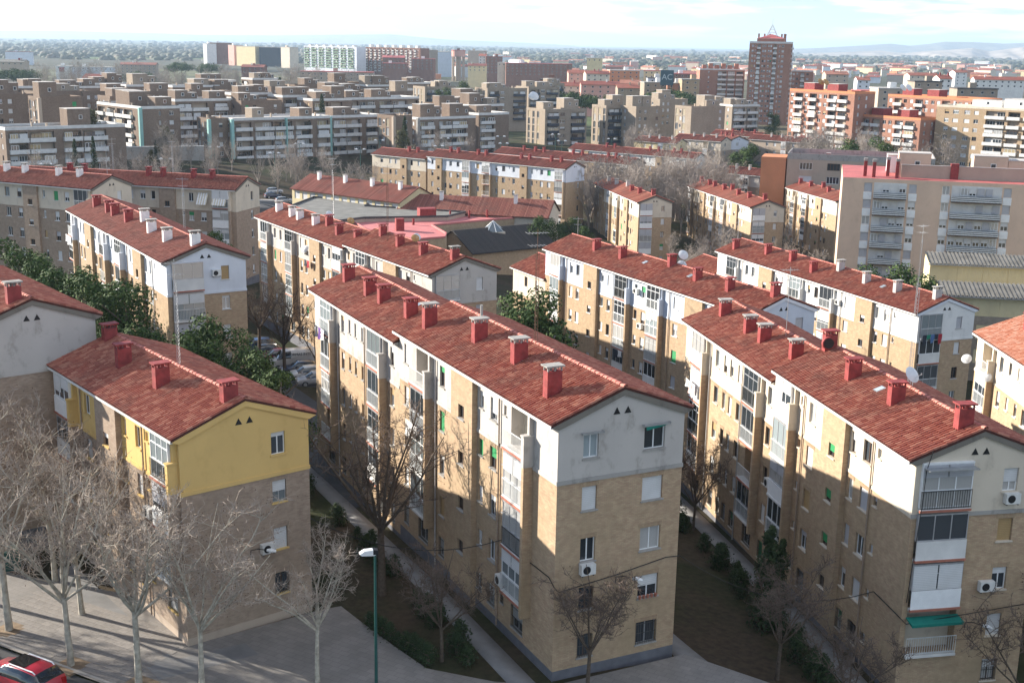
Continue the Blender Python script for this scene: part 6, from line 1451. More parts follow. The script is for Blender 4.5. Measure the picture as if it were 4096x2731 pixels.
for i, (k, u, vt, d, lb) in enumerate([(1, 60, 925, 118, 'leftmost pine, tall behind the white gable at the left edge'), (0, 130, 985, 112, 'second pine from the left edge'), (2, 215, 1040, 108, 'pine half hidden between two larger pines'), (0, 300, 1035, 106, 'pine touching the brick facade of the white-gabled block'),
        (1, 420, 1045, 101, 'largest dark pine in front of the white-gabled block'), (1, 490, 1075, 99, 'broad pine against the near corner of the white-gabled block'), (2, 560, 1260, 96, 'low pine below the corner of the white-gabled block'), (0, 820, 1215, 92, 'bright green pine in front of the white-gabled end wall'), (2, 760, 1290, 90, 'small pine behind the yellow block antenna'),
        (1, 905, 1290, 90, 'wide bright green pine behind the yellow roof'), (0, 1010, 1370, 88, 'dark green pine beside the parked cars'), (2, 1090, 1440, 86, 'lowest pine before the car park, behind the yellow roof'), (2, 860, 905, 160, 'small pine between the white-gabled block and the shaded block')]): fitpine(PN[k], (9, 10, 8)[k], u, vt, d, lb)
for (k, u, vt, d, lb) in [(1, 2090, 1105, 100, 'big dark pine between the central block and the pale blue block'), (0, 2170, 1160, 98, 'pine leaning against the big dark pine'), (1, 3505, 1040, 152, 'left pine in front of the beige slab'), (0, 3590, 1020, 154, 'middle pine in front of the beige slab'), (0, 3690, 1062, 148, 'right pine beside the school roofs'),
        (0, 2150, 850, 236, 'pine at the left of the clump behind the black-tiled hall'), (1, 2215, 862, 238, 'pine in the middle of the clump behind the black-tiled hall'), (1, 2290, 852, 240, 'tall pine at the right of the clump behind the black-tiled hall'), (0, 2345, 890, 236, 'pine at the right end of the clump, beside the end-on block'),
        (0, 3415, 535, 330, 'dark pine in front of the orange link block'), (1, 3540, 530, 340, 'dark pine right of the orange link block'), (0, 3010, 560, 350, 'dark fir behind the grey brick block'), (1, 2970, 575, 352, 'broad fir behind the grey brick block'), (1, 3100, 440, 520, 'pine at the foot of the brick tower')]: fitpine(PN[k], (9, 10, 8)[k], u, vt, d, lb)
for (m, Hm, u, vt, d, lb, nm) in [(POL, 7, 660, 495, 352, 'brownish conifer in front of the turquoise corner block', 'conifer_tree'), (POL, 7, 600, 595, 335, 'olive conifer above the retaining wall', 'conifer_tree'), (PCYP, 11, 620, 560, 345, 'dark cypress left of the olive conifer', 'cypress_tree'), (POL, 7, 345, 425, 330, 'thin dark conifer before the leftmost balconies', 'conifer_tree'), (PCYP, 11, 295, 555, 300, 'dark cypress before the front estate block', 'cypress_tree'),
        (PCYP, 11, 370, 545, 298, 'dark cypress at the end wall of the front estate block', 'cypress_tree'), (POL, 7, 1610, 510, 375, 'yellowish conifer beside the narrow lit estate block', 'conifer_tree'), (PCYP, 11, 1618, 465, 380, 'slim dark cypress behind the yellowish conifer', 'cypress_tree'), (PCYP, 11, 1120, 310, 560, 'dark cypress standing above the estate roofs', 'cypress_tree'), (PCYP, 11, 1287, 377, 420, 'small dark cypress among the estate terraces', 'cypress_tree'),
        (PN[1], 10, 1770, 338, 540, 'large dark pine among the tan estate blocks', 'pine_tree'), (PN[0], 9, 1855, 312, 600, 'rounded pine behind the large dark pine', 'pine_tree'), (PU, 9, 2260, 360, 640, 'umbrella pine left of the pink block', 'pine_tree'), (PU, 9, 2330, 372, 620, 'umbrella pine below the pink block', 'pine_tree'), (PN[1], 10, 2440, 368, 640, 'pine in front of the cream rear block', 'pine_tree'), (PU, 9, 2665, 350, 680, 'left umbrella pine below the ribbed hall', 'pine_tree'), (PU, 9, 2715, 360, 670, 'right umbrella pine below the ribbed hall', 'pine_tree'),
        (PU, 9, 725, 245, 1150, 'large umbrella pine beyond the estate', 'pine_tree'), (PU, 9, 845, 250, 1150, 'round pine right of the large umbrella pine', 'pine_tree'), (PU, 9, 50, 270, 900, 'dark pine at the far left edge', 'pine_tree'), (PU, 9, 115, 275, 900, 'second dark pine from the far left edge', 'pine_tree'), (PU, 9, 550, 282, 900, 'pine between the estate and the brown flats', 'pine_tree'), (PN[1], 10, 1370, 330, 600, 'bushy pine behind the two-winged estate block', 'pine_tree')]: fitpine(m, Hm, u, vt, d, lb, nm)
# dark garden shrubs and ivy between the near blocks
PSH = pine(8, 1.6, 1.1, 'cypress', 7, 130, .2, .2); PIV = pine(9, 6.5, 1.3, 'cypress', 14, 200, .25, .3)
for i, (x, y, s) in enumerate([(15.2, 66.5, 1.0), (16.3, 68.2, .8)]): tree_at(PIV, ['ivy-covered dark column of foliage beside the right block', 'lower ivy-clad trunk behind the dark column'][i], x, y, s, i, 'ivy_tree', 'tree')
rs = random.Random(8)
for i in range(26):
    a = rs.uniform(1, 38); x, y = loc2(PB, a, -2.7 - rs.uniform(0, .8)); tree_at(PSH, 'dark clipped shrub in the row below the central facade', x, y, rs.uniform(.5, .9), i, 'shrub', 'shrub', 'shrubs along the central block')
for i in range(24):
    a = rs.uniform(1, 34); x, y = loc2(PC, a, -2.6 - rs.uniform(0, 1.2)); tree_at(PSH, 'dark shrub in the row below the right facade', x, y, rs.uniform(.5, 1.0), i, 'shrub', 'shrub', 'shrubs along the right block')
for i in range(9):
    p = Vector((-8.2, 62.5, 0)).lerp(Vector((-4.6, 58.4, 0)), i / 8); tree_at(PSH, 'low hedge shrub on the curved pavement edge by the street lamp', p.x + .5, p.y + .4, rs.uniform(.45, .7), i, 'shrub', 'shrub', 'hedge on the curved pavement edge')
# far woodland on the plain: nobody could count it
def woodland():
    r = np.random.RandomState(4); V = []; n = 0
    base = np.array([(math.cos(a), math.sin(a), 0) for a in np.linspace(0, 2 * math.pi, 6, endpoint=False)])
    for k in range(2600):
        if k < 1700: u = r.uniform(-100, 4200); dy = 22 + 75 * r.rand() ** 1.3
        else: u = r.choice([r.uniform(0, 1300), r.uniform(1900, 2900), r.uniform(3100, 3700)]); dy = 40 + 45 * r.rand()
        v = 173.4 + (u - 2048) * .01785 + dy; p = at_z(u, v, -13.2)
        for q in range(r.randint(1, 4)):
            s = r.uniform(3, 8) * (1 + p.y / 5000); h = s * r.uniform(.5, .9); o = np.array([p.x + r.uniform(-25, 25) * (1 + p.y / 3000), p.y + r.uniform(-15, 15), p.z - 1])
            j = r.uniform(.7, 1.2, (6, 1)); lo = base * s * j + o; mid = base * s * .95 * j[::-1] + o + np.array([0, 0, h * .6]); top = base * s * .5 + o + np.array([0, 0, h])
            V.append(np.vstack([lo, mid, top]))
    N = len(V); V = np.vstack(V); f = []
    for L_ in (0, 6): f += [(L_ + i, L_ + (i + 1) % 6, L_ + 6 + (i + 1) % 6, L_ + 6 + i) for i in range(6)]
    f += [(12, 13, 14, 15), (12, 15, 16, 17)]
    F = (np.array(f)[None] + (np.arange(N) * 18)[:, None, None]).reshape(-1, 4)
    M['wood'] = tile_mat('far_woodland', [(0.045, 0.055, 0.035), (0.09, 0.085, 0.055), (0.06, 0.07, 0.04), (0.12, 0.10, 0.075)], 0)
    o = ob('woodland', np_mesh('woodland', V, F, ['wood'])); stuff(o); tag(o, 'scattered dark woodland and hedges on the far plain', 'woodland')
woodland()

# ------------------------------------------------------------------ vehicles
for nm, col in (('red', (0.42, 0.02, 0.035)), ('black', (0.012, 0.013, 0.018)), ('blue', (0.03, 0.08, 0.2)), ('white', (0.62, 0.62, 0.62)), ('silver', (0.38, 0.38, 0.39)), ('maroon', (0.2, 0.02, 0.03)), ('darkblue', (0.015, 0.025, 0.06))):
    m = plain('car_paint_' + nm, col, .28, var=.04, spec=.5); m.node_tree.nodes['Principled BSDF'].inputs['Coat Weight'].default_value = .8; M['car_' + nm] = m
M['carglass'] = glass('car_glass', (0.012, 0.014, 0.016), .04); M['tyre'] = plain('tyre', (0.02, 0.02, 0.02), .9); M['headl'] = plain('headlamp', (0.7, 0.7, 0.7), .15, spec=.8); M['taill'] = plain('taillamp', (0.35, 0.01, 0.01), .25, spec=.6); M['plate'] = plain('number_plate', (0.65, 0.65, 0.62), .5)
def car(label, x, y, ang, paint, kind='hatch', z=None, L_=4.3, w=.88):
    """x axis of the car points forward"""
    t = thing('parked_car' if kind != 'van' else 'parked_van', label, 'car' if kind != 'van' else 'van', (x, y, gz(x, y) + .06 if z is None else z), ang)
    if kind == 'van': st = [(2.45, .55, .60, .9), (2.35, .95, 1.0, .96), (1.75, 1.25, 1.28, 1.0), (1.15, 1.35, 2.1, 1.0), (.2, 1.35, 2.2, 1.0), (-1.2, 1.35, 2.2, 1.0), (-2.35, 1.35, 2.15, 1.0), (-2.45, 1.1, 1.15, .98)]
    elif kind == 'wagon': st = [(2.2, .55, .58, .8), (2.05, .78, .84, .93), (1.2, .98, 1.02, 1.0), (.45, 1.0, 1.52, 1.0), (-.6, 1.02, 1.58, 1.0), (-1.7, 1.04, 1.52, 1.0), (-2.12, 1.04, 1.12, .95), (-2.25, .7, .74, .88)]
    elif kind == 'sedan': st = [(2.25, .52, .55, .8), (2.1, .72, .77, .93), (1.05, .9, .94, 1.0), (.35, .92, 1.38, 1.0), (-.5, .94, 1.42, 1.0), (-1.15, .96, 1.36, 1.0), (-1.75, .97, 1.0, .97), (-2.25, .85, .88, .86)]
    else: st = [(2.0, .55, .58, .8), (1.85, .76, .82, .93), (1.05, .94, .98, 1.0), (.35, .96, 1.42, 1.0), (-.5, .98, 1.48, 1.0), (-1.4, 1.0, 1.42, 1.0), (-1.85, 1.0, 1.08, .95), (-1.95, .68, .72, .88)]
    V = []; F = []; Mi = []; n = 11
    for (sx, zb, zr, ws) in st:
        hw = w * ws; low = .22; rw = hw * (.76 if zr - zb > .2 else .93) if kind != 'van' else hw * (.9 if zr - zb > .2 else .95)
        half = [(hw * .93, low), (hw, (low + zb) * .5), (hw * .985, zb - .03), (rw, zr - .05 if zr - zb > .2 else zr - .01), (rw * .8, zr)]
        ring = [(y_, z_) for y_, z_ in half] + [(0, zr + .02)] + [(-y_, z_) for y_, z_ in half[::-1]]
        V += [(sx, y_, z_) for y_, z_ in ring]
    for i in range(len(st) - 1):
        gi = st[i][2] - st[i][1] > .2; gj = st[i + 1][2] - st[i + 1][1] > .2
        for k in range(n - 1):
            F.append((i * n + k, i * n + k + 1, (i + 1) * n + k + 1, (i + 1) * n + k)); m = 0
            side = k in (2, 7); topf = k in (3, 4, 5, 6)
            if side and (gi or gj): m = 1
            if kind == 'van' and side and i >= 4: m = 0
            if topf and gi != gj and not (kind == 'van' and i > 4): m = 1
            Mi.append(m)
        F.append((i * n, (i + 1) * n, (i + 1) * n + n - 1, i * n + n - 1)); Mi.append(2)
    me = bpy.data.meshes.new('body'); cap = [tuple(range(n))[::-1], tuple((len(st) - 1) * n + k for k in range(n))]
    me.from_pydata(V, [], F + cap); 
    for mm in ('car_' + paint, 'carglass', 'black'): me.materials.append(M[mm])
    me.polygons.foreach_set('material_index', Mi + [0, 0]); me.polygons.foreach_set('use_smooth', [True] * (len(F)) + [False] * 2); me.update()
    ob('body', me, t)
    f, b_ = st[0][0], st[-1][0]
    for sx in (f - .78, b_ + .78):
        for sy in (-1, 1):
            wb = MB(); wb.tube([(0, -.1, 0), (0, .1, 0)], .32, 16); wo = wb.obj('wheel', ['tyre'], t, (sx, sy * (w - .09), .32)); rb = MB(); rb.tube([(0, sy * .085, 0), (0, sy * .112, 0)], .2, 12); rb.obj('rim', ['galv'], wo)
    for sy in (-1, 1):
        hb_ = MB(); hb_.box(f - .14, sy * w * .68 - .16, .58, f + .012, sy * w * .68 + .14, .72); hb_.obj('headlight', ['headl'], t); tb_ = MB(); tb_.box(b_ - .015, sy * w * .72 - .12, .72, b_ + .12, sy * w * .72 + .12, 1.0 if kind != 'sedan' else .86); tb_.obj('taillight', ['taill'], t)
        mb = MB(); mb.box(st[2][0] - .5, sy * (w + .04) - .07, .96, st[2][0] - .36, sy * (w + .04) + .07, 1.08); mb.obj('wing_mirror', ['car_' + paint], t)
        if kind == 'wagon': mb = MB(); mb.tube([(.3, sy * .58, 1.5), (.15, sy * .6, 1.6), (-1.5, sy * .6, 1.6), (-1.65, sy * .58, 1.5)], .035, 6); mb.obj('roof_rail', ['frame'], t)
    if kind == 'wagon': mb = MB(); mb.box(-.75, -.5, 1.575, .4, .5, 1.605); mb.obj('sunroof', ['carglass'], t)
    mb = MB(); mb.box(b_ - .02, -.26, .5, b_ + .01, .26, .61); mb.obj('number_plate', ['plate'], t)
    return t
kh = KANG
car('red estate car with silver roof rails and black sunroof at the bottom left', -24.15, 55.55, kh, 'red', 'wagon', .02)
car('black car cut by the left edge in front of the red estate car', -29.3, 58.7, kh, 'darkblue', 'sedan', .02)
ah = 3.5
for (lb, x, y, pt, kd) in [('blue car at the far end of the car park row', -30.6, 143.0, 'blue', 'hatch'), ('black car second from the far end of the car park row', -29.2, 139.8, 'black', 'hatch'), ('dark red car beside the lettered van', -27.2, 137.2, 'maroon', 'hatch'), ('black car with blue windscreen right of the van', -23.4, 131.6, 'darkblue', 'sedan'), ('silver-white car near the corner of the central block', -22.3, 128.6, 'white', 'hatch'), ('nearest silver car, cut off by the central block corner', -20.9, 125.9, 'silver', 'hatch')]: car(lb, x, y, ah, pt, kd)
v = car('pale delivery van with dark lettering along its side in the car park', -24.9, 134.2, ah, 'white', 'van')
lt = ob('lettering', letters('REFORMAS INTE', .42, 'black'), v, (-2.3, .905, 1.62)); lt.rotation_euler = (math.pi / 2, 0, math.pi); lt.location = (1.0, .93, 1.62)
for (lb, u, v_, pt) in [('white car parked on the left of the estate road bay', 1098, 762, 'white'), ('dark blue car parked in the middle of the estate road bay', 1090, 778, 'darkblue'), ('silver car parked nearest in the estate road bay', 1135, 790, 'silver')]:
    p = at_z(u, v_, -5); car(lb, p.x, p.y, .5, pt, 'hatch')
# ------------------------------------------------------------------ street lamps, wall lamps, cables
def lamp_head(mb, m=0):
    pass
t = thing('street_lamp', 'tall green street lamp post with white head between the yellow and central blocks', 'street lamp', (-6.11, 52.33, .1))
mb = MB(); mb.tube([(0, 0, 0), (0, 0, 1.2), (0, 0, 8.9)], [.11, .085, .055], 10); mb.obj('post', ['lampgreen'], t)
mb = MB(); mb.prism([(-.72, .0), (-.62, -.09), (-.05, -.12), (.06, -.06), (.06, .1), (-.12, .16), (-.5, .14)], -.15, .15, 'y'); mb.obj('lamp_head', ['lampwhite'], t, (0, 0, 9.0), .25)
mb = MB(); mb.prism([(-.1, -.07), (.12, -.07), (.12, .13), (-.02, .165), (-.1, .165)], -.155, .155, 'y'); mb.obj('gear_cover', ['black'], t, (0, 0, 9.0), .25)
def double_lamp(label, u, v, d, rz):
    p = at_y(u, v, d); z = gz(p.x, p.y); h = p.z - z
    t = thing('street_lamp', label, 'street lamp', (p.x, p.y, z), rz, 'twin-headed lamps along the estate road')
    mb = MB(); mb.tube([(0, 0, 0), (0, 0, h)], [.12, .07], 6); mb.tube([(-1.1, 0, h), (1.1, 0, h)], .05, 5); mb.obj('post', ['lampgreen'], t)
    for s in (-1, 1): mb = MB(); mb.tube([(s * .65, 0, h + .05), (s * 1.0, 0, h + .12), (s * 1.55, 0, h + .06)], [.1, .24, .1], 8); mb.obj('lamp_head', ['lampwhite'], t)
for i, (u, v, d) in enumerate([(187, 659, 262), (663, 637, 300), (857, 590, 330), (1098, 614, 322), (1198, 577, 345), (1441, 599, 340), (1517, 563, 362), (1756, 586, 352), (1779, 555, 380), (2004, 547, 392), (2015, 575, 372), (2223, 539, 402), (2248, 565, 385), (2447, 557, 400)]):
    double_lamp('twin-headed lamp, number %s from the left along the estate road' % ['one', 'two', 'three', 'four', 'five', 'six', 'seven', 'eight', 'nine', 'ten', 'eleven', 'twelve', 'thirteen', 'fourteen'][i], u, v, d, .2)
def on(root, x, y, z): return root.matrix_world if False else (Matrix.Translation(root.location) @ Matrix.Rotation(root.rotation_euler.z, 4, 'Z')) @ Vector((x, y, z))
def wall_lamp(root, x, z, label, ln=1.0):
    p = on(root, x, 0, z); t = thing('wall_lamp', label, 'wall lamp', p, root.rotation_euler.z)
    mb = MB(); mb.tube([(0, -.03, -.35), (0, -.08, 0), (ln * .3, -.35, .1), (ln * .75, -.6, 0)], .028, 6); mb.obj('arm', ['black'], t)
    mb = MB(); mb.tube([(ln * .7, -.56, 0), (ln * .9, -.7, -.02), (ln * 1.12, -.85, -.08)], [.07, .14, .06], 8); mb.obj('lamp_head', ['lampwhite'], t)
wall_lamp(BLK_B, 3.57, 5.2, 'wall lamp on a curved black arm on the central gable'); wall_lamp(BLK_A, 3.83, 4.7, 'wall lamp on a curved black arm on the yellow block gable'); wall_lamp(BLK_C, 3.7, 4.6, 'wall lamp on a curved black arm on the right block gable')
def cable(label, pts, r=.025):
    c0 = Vector(pts[0]); mb = MB(); mb.tube([Vector(p) - c0 for p in pts], r, 5); tag(mb.obj('cable', ['black'], None, c0), label, 'cable')
cable('black cable running across the central brick gable', [on(BLK_B, -.06, 4, 5.5), on(BLK_B, -.06, .5, 5.6), on(BLK_B, -.05, -.05, 5.3), on(BLK_B, .25, -.05, 4.95), on(BLK_B, 3.57, -.05, 5.3), on(BLK_B, 6.6, -.05, 5.75), on(BLK_B, 7.4, -.05, 5.7)])
pc0, pc1 = on(BLK_B, 7.45, -.03, 5.7), on(BLK_C, -.1, 3, 5.2)
cable('black cable sagging between the central and right blocks', [pc0.lerp(pc1, i / 10) - Vector((0, 0, 1.4 * (1 - (2 * i / 10 - 1) ** 2))) for i in range(11)])
cable('black cable along the right block facade and gable', [on(BLK_C, -.06, 3, 5.2), on(BLK_C, -.06, .2, 5.1), on(BLK_C, .1, -.35, 4.9), on(BLK_C, 3.3, -.35, 5.2), on(BLK_C, 7.1, -.06, 5.4)])
pa0, pa1 = on(BLK_A, 7.65, .2, 5.6), on(BLK_B, -.1, 6, 5.5)
cable('black cable sagging between the yellow and central blocks', [pa0.lerp(pa1, i / 10) - Vector((0, 0, 1.2 * (1 - (2 * i / 10 - 1) ** 2))) for i in range(11)])
cable('black cable hanging from the right block roof edge', [on(BLK_C, .75, -.2, 14.4), on(BLK_C, .45, -.25, 13.3), on(BLK_C, .3, -.4, 11.5), on(BLK_C, .15, -.1, 6)], .02)
# ------------------------------------------------------------------ air conditioners, dishes, antennas
def ac_on(root, x, z, label): p = on(root, x, -.02, z); ac_unit(p, root.rotation_euler.z, label)
ac_on(BLK_B, 1.38, 5.72, 'air conditioner under a window on the central gable'); ac_on(BLK_C, 5.1, 11.28, 'air conditioner under the top window of the right gable'); ac_on(BLK_A, 4.4, 4.35, 'air conditioner beside the closed shutter on the yellow block gable'); ac_on(BLK_C, 4.2, 6.4, 'shaded air conditioner lower on the right gable')
def ac_side(root, a, z, label): p = on(root, -.02, a, z); ac_unit(p, root.rotation_euler.z - math.pi / 2, label)
ac_side(BLK_B, 6.3, 2.9, 'air conditioner low on the central facade beside the balconies'); ac_side(BLK_C, 18.3, 5.8, 'air conditioner on the right facade beside a balcony'); ac_side(BLK_A, 4.4, 6.3, 'air conditioner on the yellow block facade by the balcony')
AP = [o for o in bpy.data.objects if o.parent is None and o.name.startswith('apartment_block')]
def blk(words): return next(o for o in AP if words in o['label'])
D_, E_, F_, G_, H_ = blk('half red and half white'), blk('peeling grey-white'), blk('plain white gable right of centre'), blk('grey chimneys near its gable'), blk('pale orange tiles')
I_, J_ = blk('shaded brick block at the left edge'), blk('striped awnings')
ac_on(D_, 4.1, 12.3, 'air conditioner beside the top window of the white gable'); ac_side(F_, 20.0, 12.2, 'air conditioner between balconies on the pale blue top floor'); ac_side(F_, 19.0, 8.6, 'air conditioner a floor below on the pale blue block'); ac_side(G_, 14.2, 12.0, 'air conditioner on the white top floor of the white-topped block'); ac_side(E_, 33.0, 11.0, 'air conditioner on the facade of the long brick block')
HR = 14 + 1.35
def ant(root, a, label, h, **k): p = on(root, 3.67, a, HR - .1 - (.0)); antenna(p, label, h, **k)
antenna(on(BLK_B, 3.67, 9.8, HR - .1), 'rusty lattice mast on the ridge of the central block', 6.6, rz=.3); antenna(on(BLK_A, 3.8, 8.2, 13.2), 'lattice mast with yagi antenna on the yellow block ridge', 6.4, mat='galv', rz=.8)
antenna(on(BLK_C, 3.1, 24.2, 14.2), 'thin mast beside a chimney on the right block', 5.2, lattice=False, mat='galv', rz=.2); antenna(on(BLK_C, 4.0, 8.6, HR), 'lattice mast behind the ridge dish on the right block', 7.5, mat='galv', head=False)
antenna(on(E_, 2.2, 14.5, 14.6), 'tall rusty lattice mast on the long brick block behind the centre', 8.5, rz=.4); antenna(on(E_, 3.8, 33, 14.8), 'lattice mast on the far part of the long brick block', 7.5, rz=1.0, mat='galv'); antenna(on(F_, 3.6, 39, 15.2), 'yagi antenna at the far end of the pale blue block', 2.4, lattice=False, mat='galv')
antenna(on(G_, 2.4, 3.5, 14.7), 'tall lattice mast with antennas near the grey chimneys', 8.0, mat='galv', rz=.5); antenna(on(G_, 2.4, 40.5, 14.6), 'antenna mast at the far end of the white-topped block', 4.0, lattice=False, mat='galv'); antenna(on(D_, 6.2, 15, 14.2), 'lattice mast rising in front of the shaded block', 5.5, mat='galv')
antenna(on(I_, 4.5, 1.5, 14.9), 'thin mast on the white gable of the shaded block', 4.5, lattice=False, mat='galv'); antenna(on(J_, 3.6, 22, 15.2), 'mast with antennas on the striped-awning block', 5, mat='galv', rz=.6); antenna(on(J_, 3.6, 12, 15.2), 'lattice mast in the middle of the striped-awning block', 5, mat='galv', rz=.1)
dish(on(BLK_C, 3.9, 7.9, HR + .05), .6, 'white satellite dish on the ridge of the right block', .5, 'dish', .75)
for (a, w, m, lb, r_) in [(10.2, 3.4, 'dishor', 'orange dish behind the near ridge of the long brick block', .45), (12.2, 4.6, 'dish', 'white dish behind the ridge of the long brick block', .45), (29.5, 4.6, 'dishor', 'orange dish by the far chimneys of the long brick block', .45), (39.5, 2.2, 'dish', 'white dish between white chimneys of the long brick block', .4), (35.8, 4.5, 'dish', 'white dish over the gravel roof on the long brick block', .4)]: dish(on(E_, w, a, 14 + min(w, 7.35 - w) * .367 - (0 if a < 20.5 else .5)), .4, lb, r_, m, .6)
for (a, z, lb) in [(36.6, 11.3, 'white dish on the end corner of the right-edge block'), (32.0, 11.0, 'grey dish hung on a balcony of the right-edge block')]: dish(on(H_, -.7, a, z), -.6, lb, .42, 'dish', .3)
dish(on(E_, -.6, 31.5, 11.5), -.6, 'dish on the facade of the long brick block', .5, 'dish', .3); dish(on(F_, 3.9, 17.0, 15.3), .3, 'upper dish behind the pale blue block ridge', .55, 'dish', 1.3); dish(on(F_, 4.2, 17.6, 15.0), .3, 'lower dish behind the pale blue block ridge', .55, 'dish', .4)
p = at_y(2140, 382, 500); dish((p.x, p.y, p.z - 1), .5, 'large white dish on the tan estate roof', 2.0, 'dish', 1.2); p = at_y(2130, 385, 501); dish((p.x, p.y, p.z - 1), .5, 'second large dish beside it on the tan estate roof', 1.6, 'dish', 1.0); p = at_y(2850, 398, 535); dish((p.x, p.y, p.z - 1), .5, 'white dish on the brown estate roof left of the tower', 1.5, 'dish', 1.0)
# ------------------------------------------------------------------ laundry, skylights, bird, litter bins
for nm, col in (('cl_white', (.7, .69, .68)), ('cl_pink', (.62, .42, .40)), ('cl_purple', (.12, .05, .22)), ('cl_dark', (.03, .035, .05)), ('cl_red', (.35, .03, .04)), ('cl_blue', (.08, .15, .3)), ('cl_green', (.02, .2, .12))): M[nm] = plain(nm, col, .9, var=.15, scale=6)
def laundry(root, side, a, z, w, items, label, out=.85):
    p = on(root, -out, a, z) if side == 'l' else on(root, a, -out, z); rz = root.rotation_euler.z + (-math.pi / 2 if side == 'l' else 0)
    t = thing('laundry', label, 'laundry', p, rz); mb = MB(); mb.tube([(-.1, 0, 0), (w + .1, 0, 0)], .006, 4); mb.obj('clothes_line', ['galv'], t); x = 0; r = random.Random(int(a * 10 + z))
    for m in items:
        ww = w / len(items) * .95; h = r.uniform(.5, 1.1); V = []; n = 7
        for j in range(5):
            for i in range(n): V.append((x + ww * i / (n - 1) * (1 - .1 * j / 4), .07 * math.sin(i * 1.7 + j) * j / 4, -h * j / 4 - .06 * math.sin(i * 1.1) * (j / 4)))
        F = [(j * n + i, j * n + i + 1, (j + 1) * n + i + 1, (j + 1) * n + i) for j in range(4) for i in range(n - 1)]
        ob('cloth', np_mesh('cloth', V, F, [m], smooth=True), t); x += w / len(items)
laundry(BLK_C, 'l', 33.4, 9.1, 2.2, ['cl_white', 'cl_pink', 'cl_white'], 'pink and white sheets hanging from a far balcony of the right block'); laundry(BLK_B, 'l', 37.6, 10.9, 2.2, ['cl_dark', 'cl_purple', 'cl_white'], 'dark and purple clothes on the far end balcony of the central block'); laundry(BLK_B, 'l', 18.6, 8.9, 2.0, ['cl_white', 'cl_white'], 'white sheets drying on a balcony in the middle of the central facade')
laundry(G_, 'f', .4, 11.6, 2.5, ['cl_dark', 'cl_green', 'cl_blue', 'cl_dark', 'cl_red'], 'coloured clothes on the gable balcony of the white-topped block', .5); laundry(E_, 'l', 31, 10.6, 1.6, ['cl_dark', 'cl_red'], 'dark clothes hanging on the long brick facade'); laundry(D_, 'l', 38, 11.2, 1.8, ['cl_white', 'cl_white'], 'white laundry on the far balcony of the white-gabled block'); laundry(F_, 'l', 22.5, 5.6, 1.6, ['cl_dark', 'cl_white'], 'clothes on a lower balcony of the pale blue block')
M['stripe'] = plain('striped_canvas', (.55, .48, .36), .8); 
for (a, w) in ((1.3, 2.4), (4.3, 1.6)):
    mb = MB()
    for i in range(int(w / .2)): mb.prism([(-.9, 11.5), (-.9, 11.42), (-.03, 13.0), (-.03, 13.08)], 0, 0, 'y') if False else None
    for i in range(int(w / .2)): 
        y0 = a + i * .2; mb.face([(-.95, y0, 11.6), (-.95, y0 + .2, 11.6), (-.05, y0 + .2, 13.2), (-.05, y0, 13.2)], i % 2)
    o = mb.obj('striped_awning', ['stripe', 'cl_white'], J_)
def skylight(root, a, w, z): 
    ph = math.atan(1.35 / 3.67); mb = MB(); mb.box(-.3, -.25, .06, .3, .25, .16); o = mb.obj('skylight', ['galv'], root, (w, a, z)); o.rotation_euler = (0, -ph, 0); g = MB(); g.box(-.25, -.2, .16, .25, .2, .165); g.obj('pane', ['glp'], o)
skylight(BLK_C, 8.9, 2.4, 14 + 2.4 * .367); skylight(BLK_B, 26, 2.9, 14 - .79 + 2.9 * .367); skylight(F_, 13.5, 2.4, 14 + 2.4 * .367); skylight(F_, 22, 2.4, 14 + 2.4 * .367); skylight(G_, 9, 2.2, 14 + 2.2 * .367)
mb = MB(); mb.tube([(0, 0, 0), (0, 0, .9)], .09, 8); mb.obj('flue_pipe', ['concrete'], BLK_B, (2.3, 14.2, 15.9))
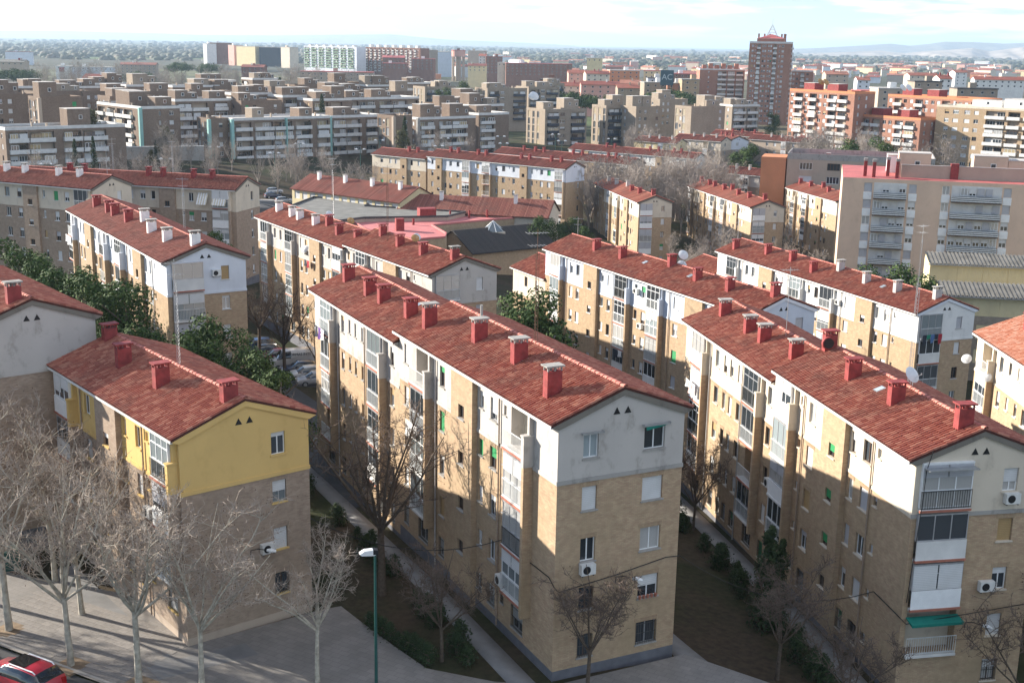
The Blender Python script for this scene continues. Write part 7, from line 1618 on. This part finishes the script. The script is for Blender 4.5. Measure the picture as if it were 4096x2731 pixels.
for i, (x, y) in enumerate(((-30.5, 69.5), (-31.6, 70.4))):
    t = thing('litter_bin', ['dark green container on the plaza behind the trees', 'pale container beside the dark green one on the plaza'][i], 'container', (x, y, .12), .6); mb = MB(); mb.prism([(-.55, 0), (.55, 0), (.65, 1.1), (-.65, 1.1)], -.5, .5, 'y'); mb.obj('body', ['lampgreen' if i == 0 else 'greypaint'], t); mb = MB(); mb.prism([(-.68, 1.11), (.68, 1.11), (.6, 1.3), (-.6, 1.3)], -.53, .53, 'y'); mb.obj('lid', ['lampgreen' if i == 0 else 'greypaint'], t)
    for sx in (-.45, .45): mb = MB(); mb.tube([(sx, -.45, .02), (sx, -.38, .02)], .08, 8); mb.obj('wheel', ['black'], t)
# retaining wall below the estate
pw = [at_z(u, v, -3.0) for u, v in ((400, 690), (560, 668), (700, 640))]
t = thing('retaining_wall', 'grey stone retaining wall below the turquoise corner block', 'wall', (pw[1].x, pw[1].y + 14, gz(pw[1].x, pw[1].y + 14) - .5), .35); mb = MB(); mb.box(-20, 0, 0, 14, .6, 4.2); mb.obj('wall', ['concrete'], t); mb = MB(); mb.box(-20.1, -.08, 4.2, 14.1, .68, 4.4); mb.obj('coping', ['band'], t)
# ------------------------------------------------------------------ haze
hb = MB(); hb.box(-45000, -400, -20, 45000, 62000, 320)
hz = hb.obj('haze', []); hz['kind'] = 'stuff'
hm = bpy.data.materials.new('haze_air'); hm.use_nodes = True; ht = hm.node_tree; ht.nodes.clear()
ho = ht.nodes.new('ShaderNodeOutputMaterial'); hv = ht.nodes.new('ShaderNodeVolumePrincipled')
hv.inputs['Color'].default_value = (0.62, 0.80, 1.0, 1); hv.inputs['Density'].default_value = 0.00007; hv.inputs['Anisotropy'].default_value = 0.2
ht.links.new(hv.outputs[0], ho.inputs['Volume']); hz.data.materials.append(hm)

# things alike in word are told apart by their order from the left
ordw = ['first', 'second', 'third', 'fourth', 'fifth', 'sixth', 'seventh', 'eighth', 'ninth', 'tenth']
same = {}
for o in bpy.data.objects:
    if o.parent is None and o.get('group') == 'far town buildings': same.setdefault(o['label'], []).append(o)
for lb, os_ in same.items():
    if len(os_) > 1:
        os_.sort(key=lambda o: o.location.x / max(1, o.location.y))
        for i, o in enumerate(os_): o['label'] = ' '.join(lb.split()[:13]).rstrip(',') + ', %s from left' % ordw[min(i, 9)]
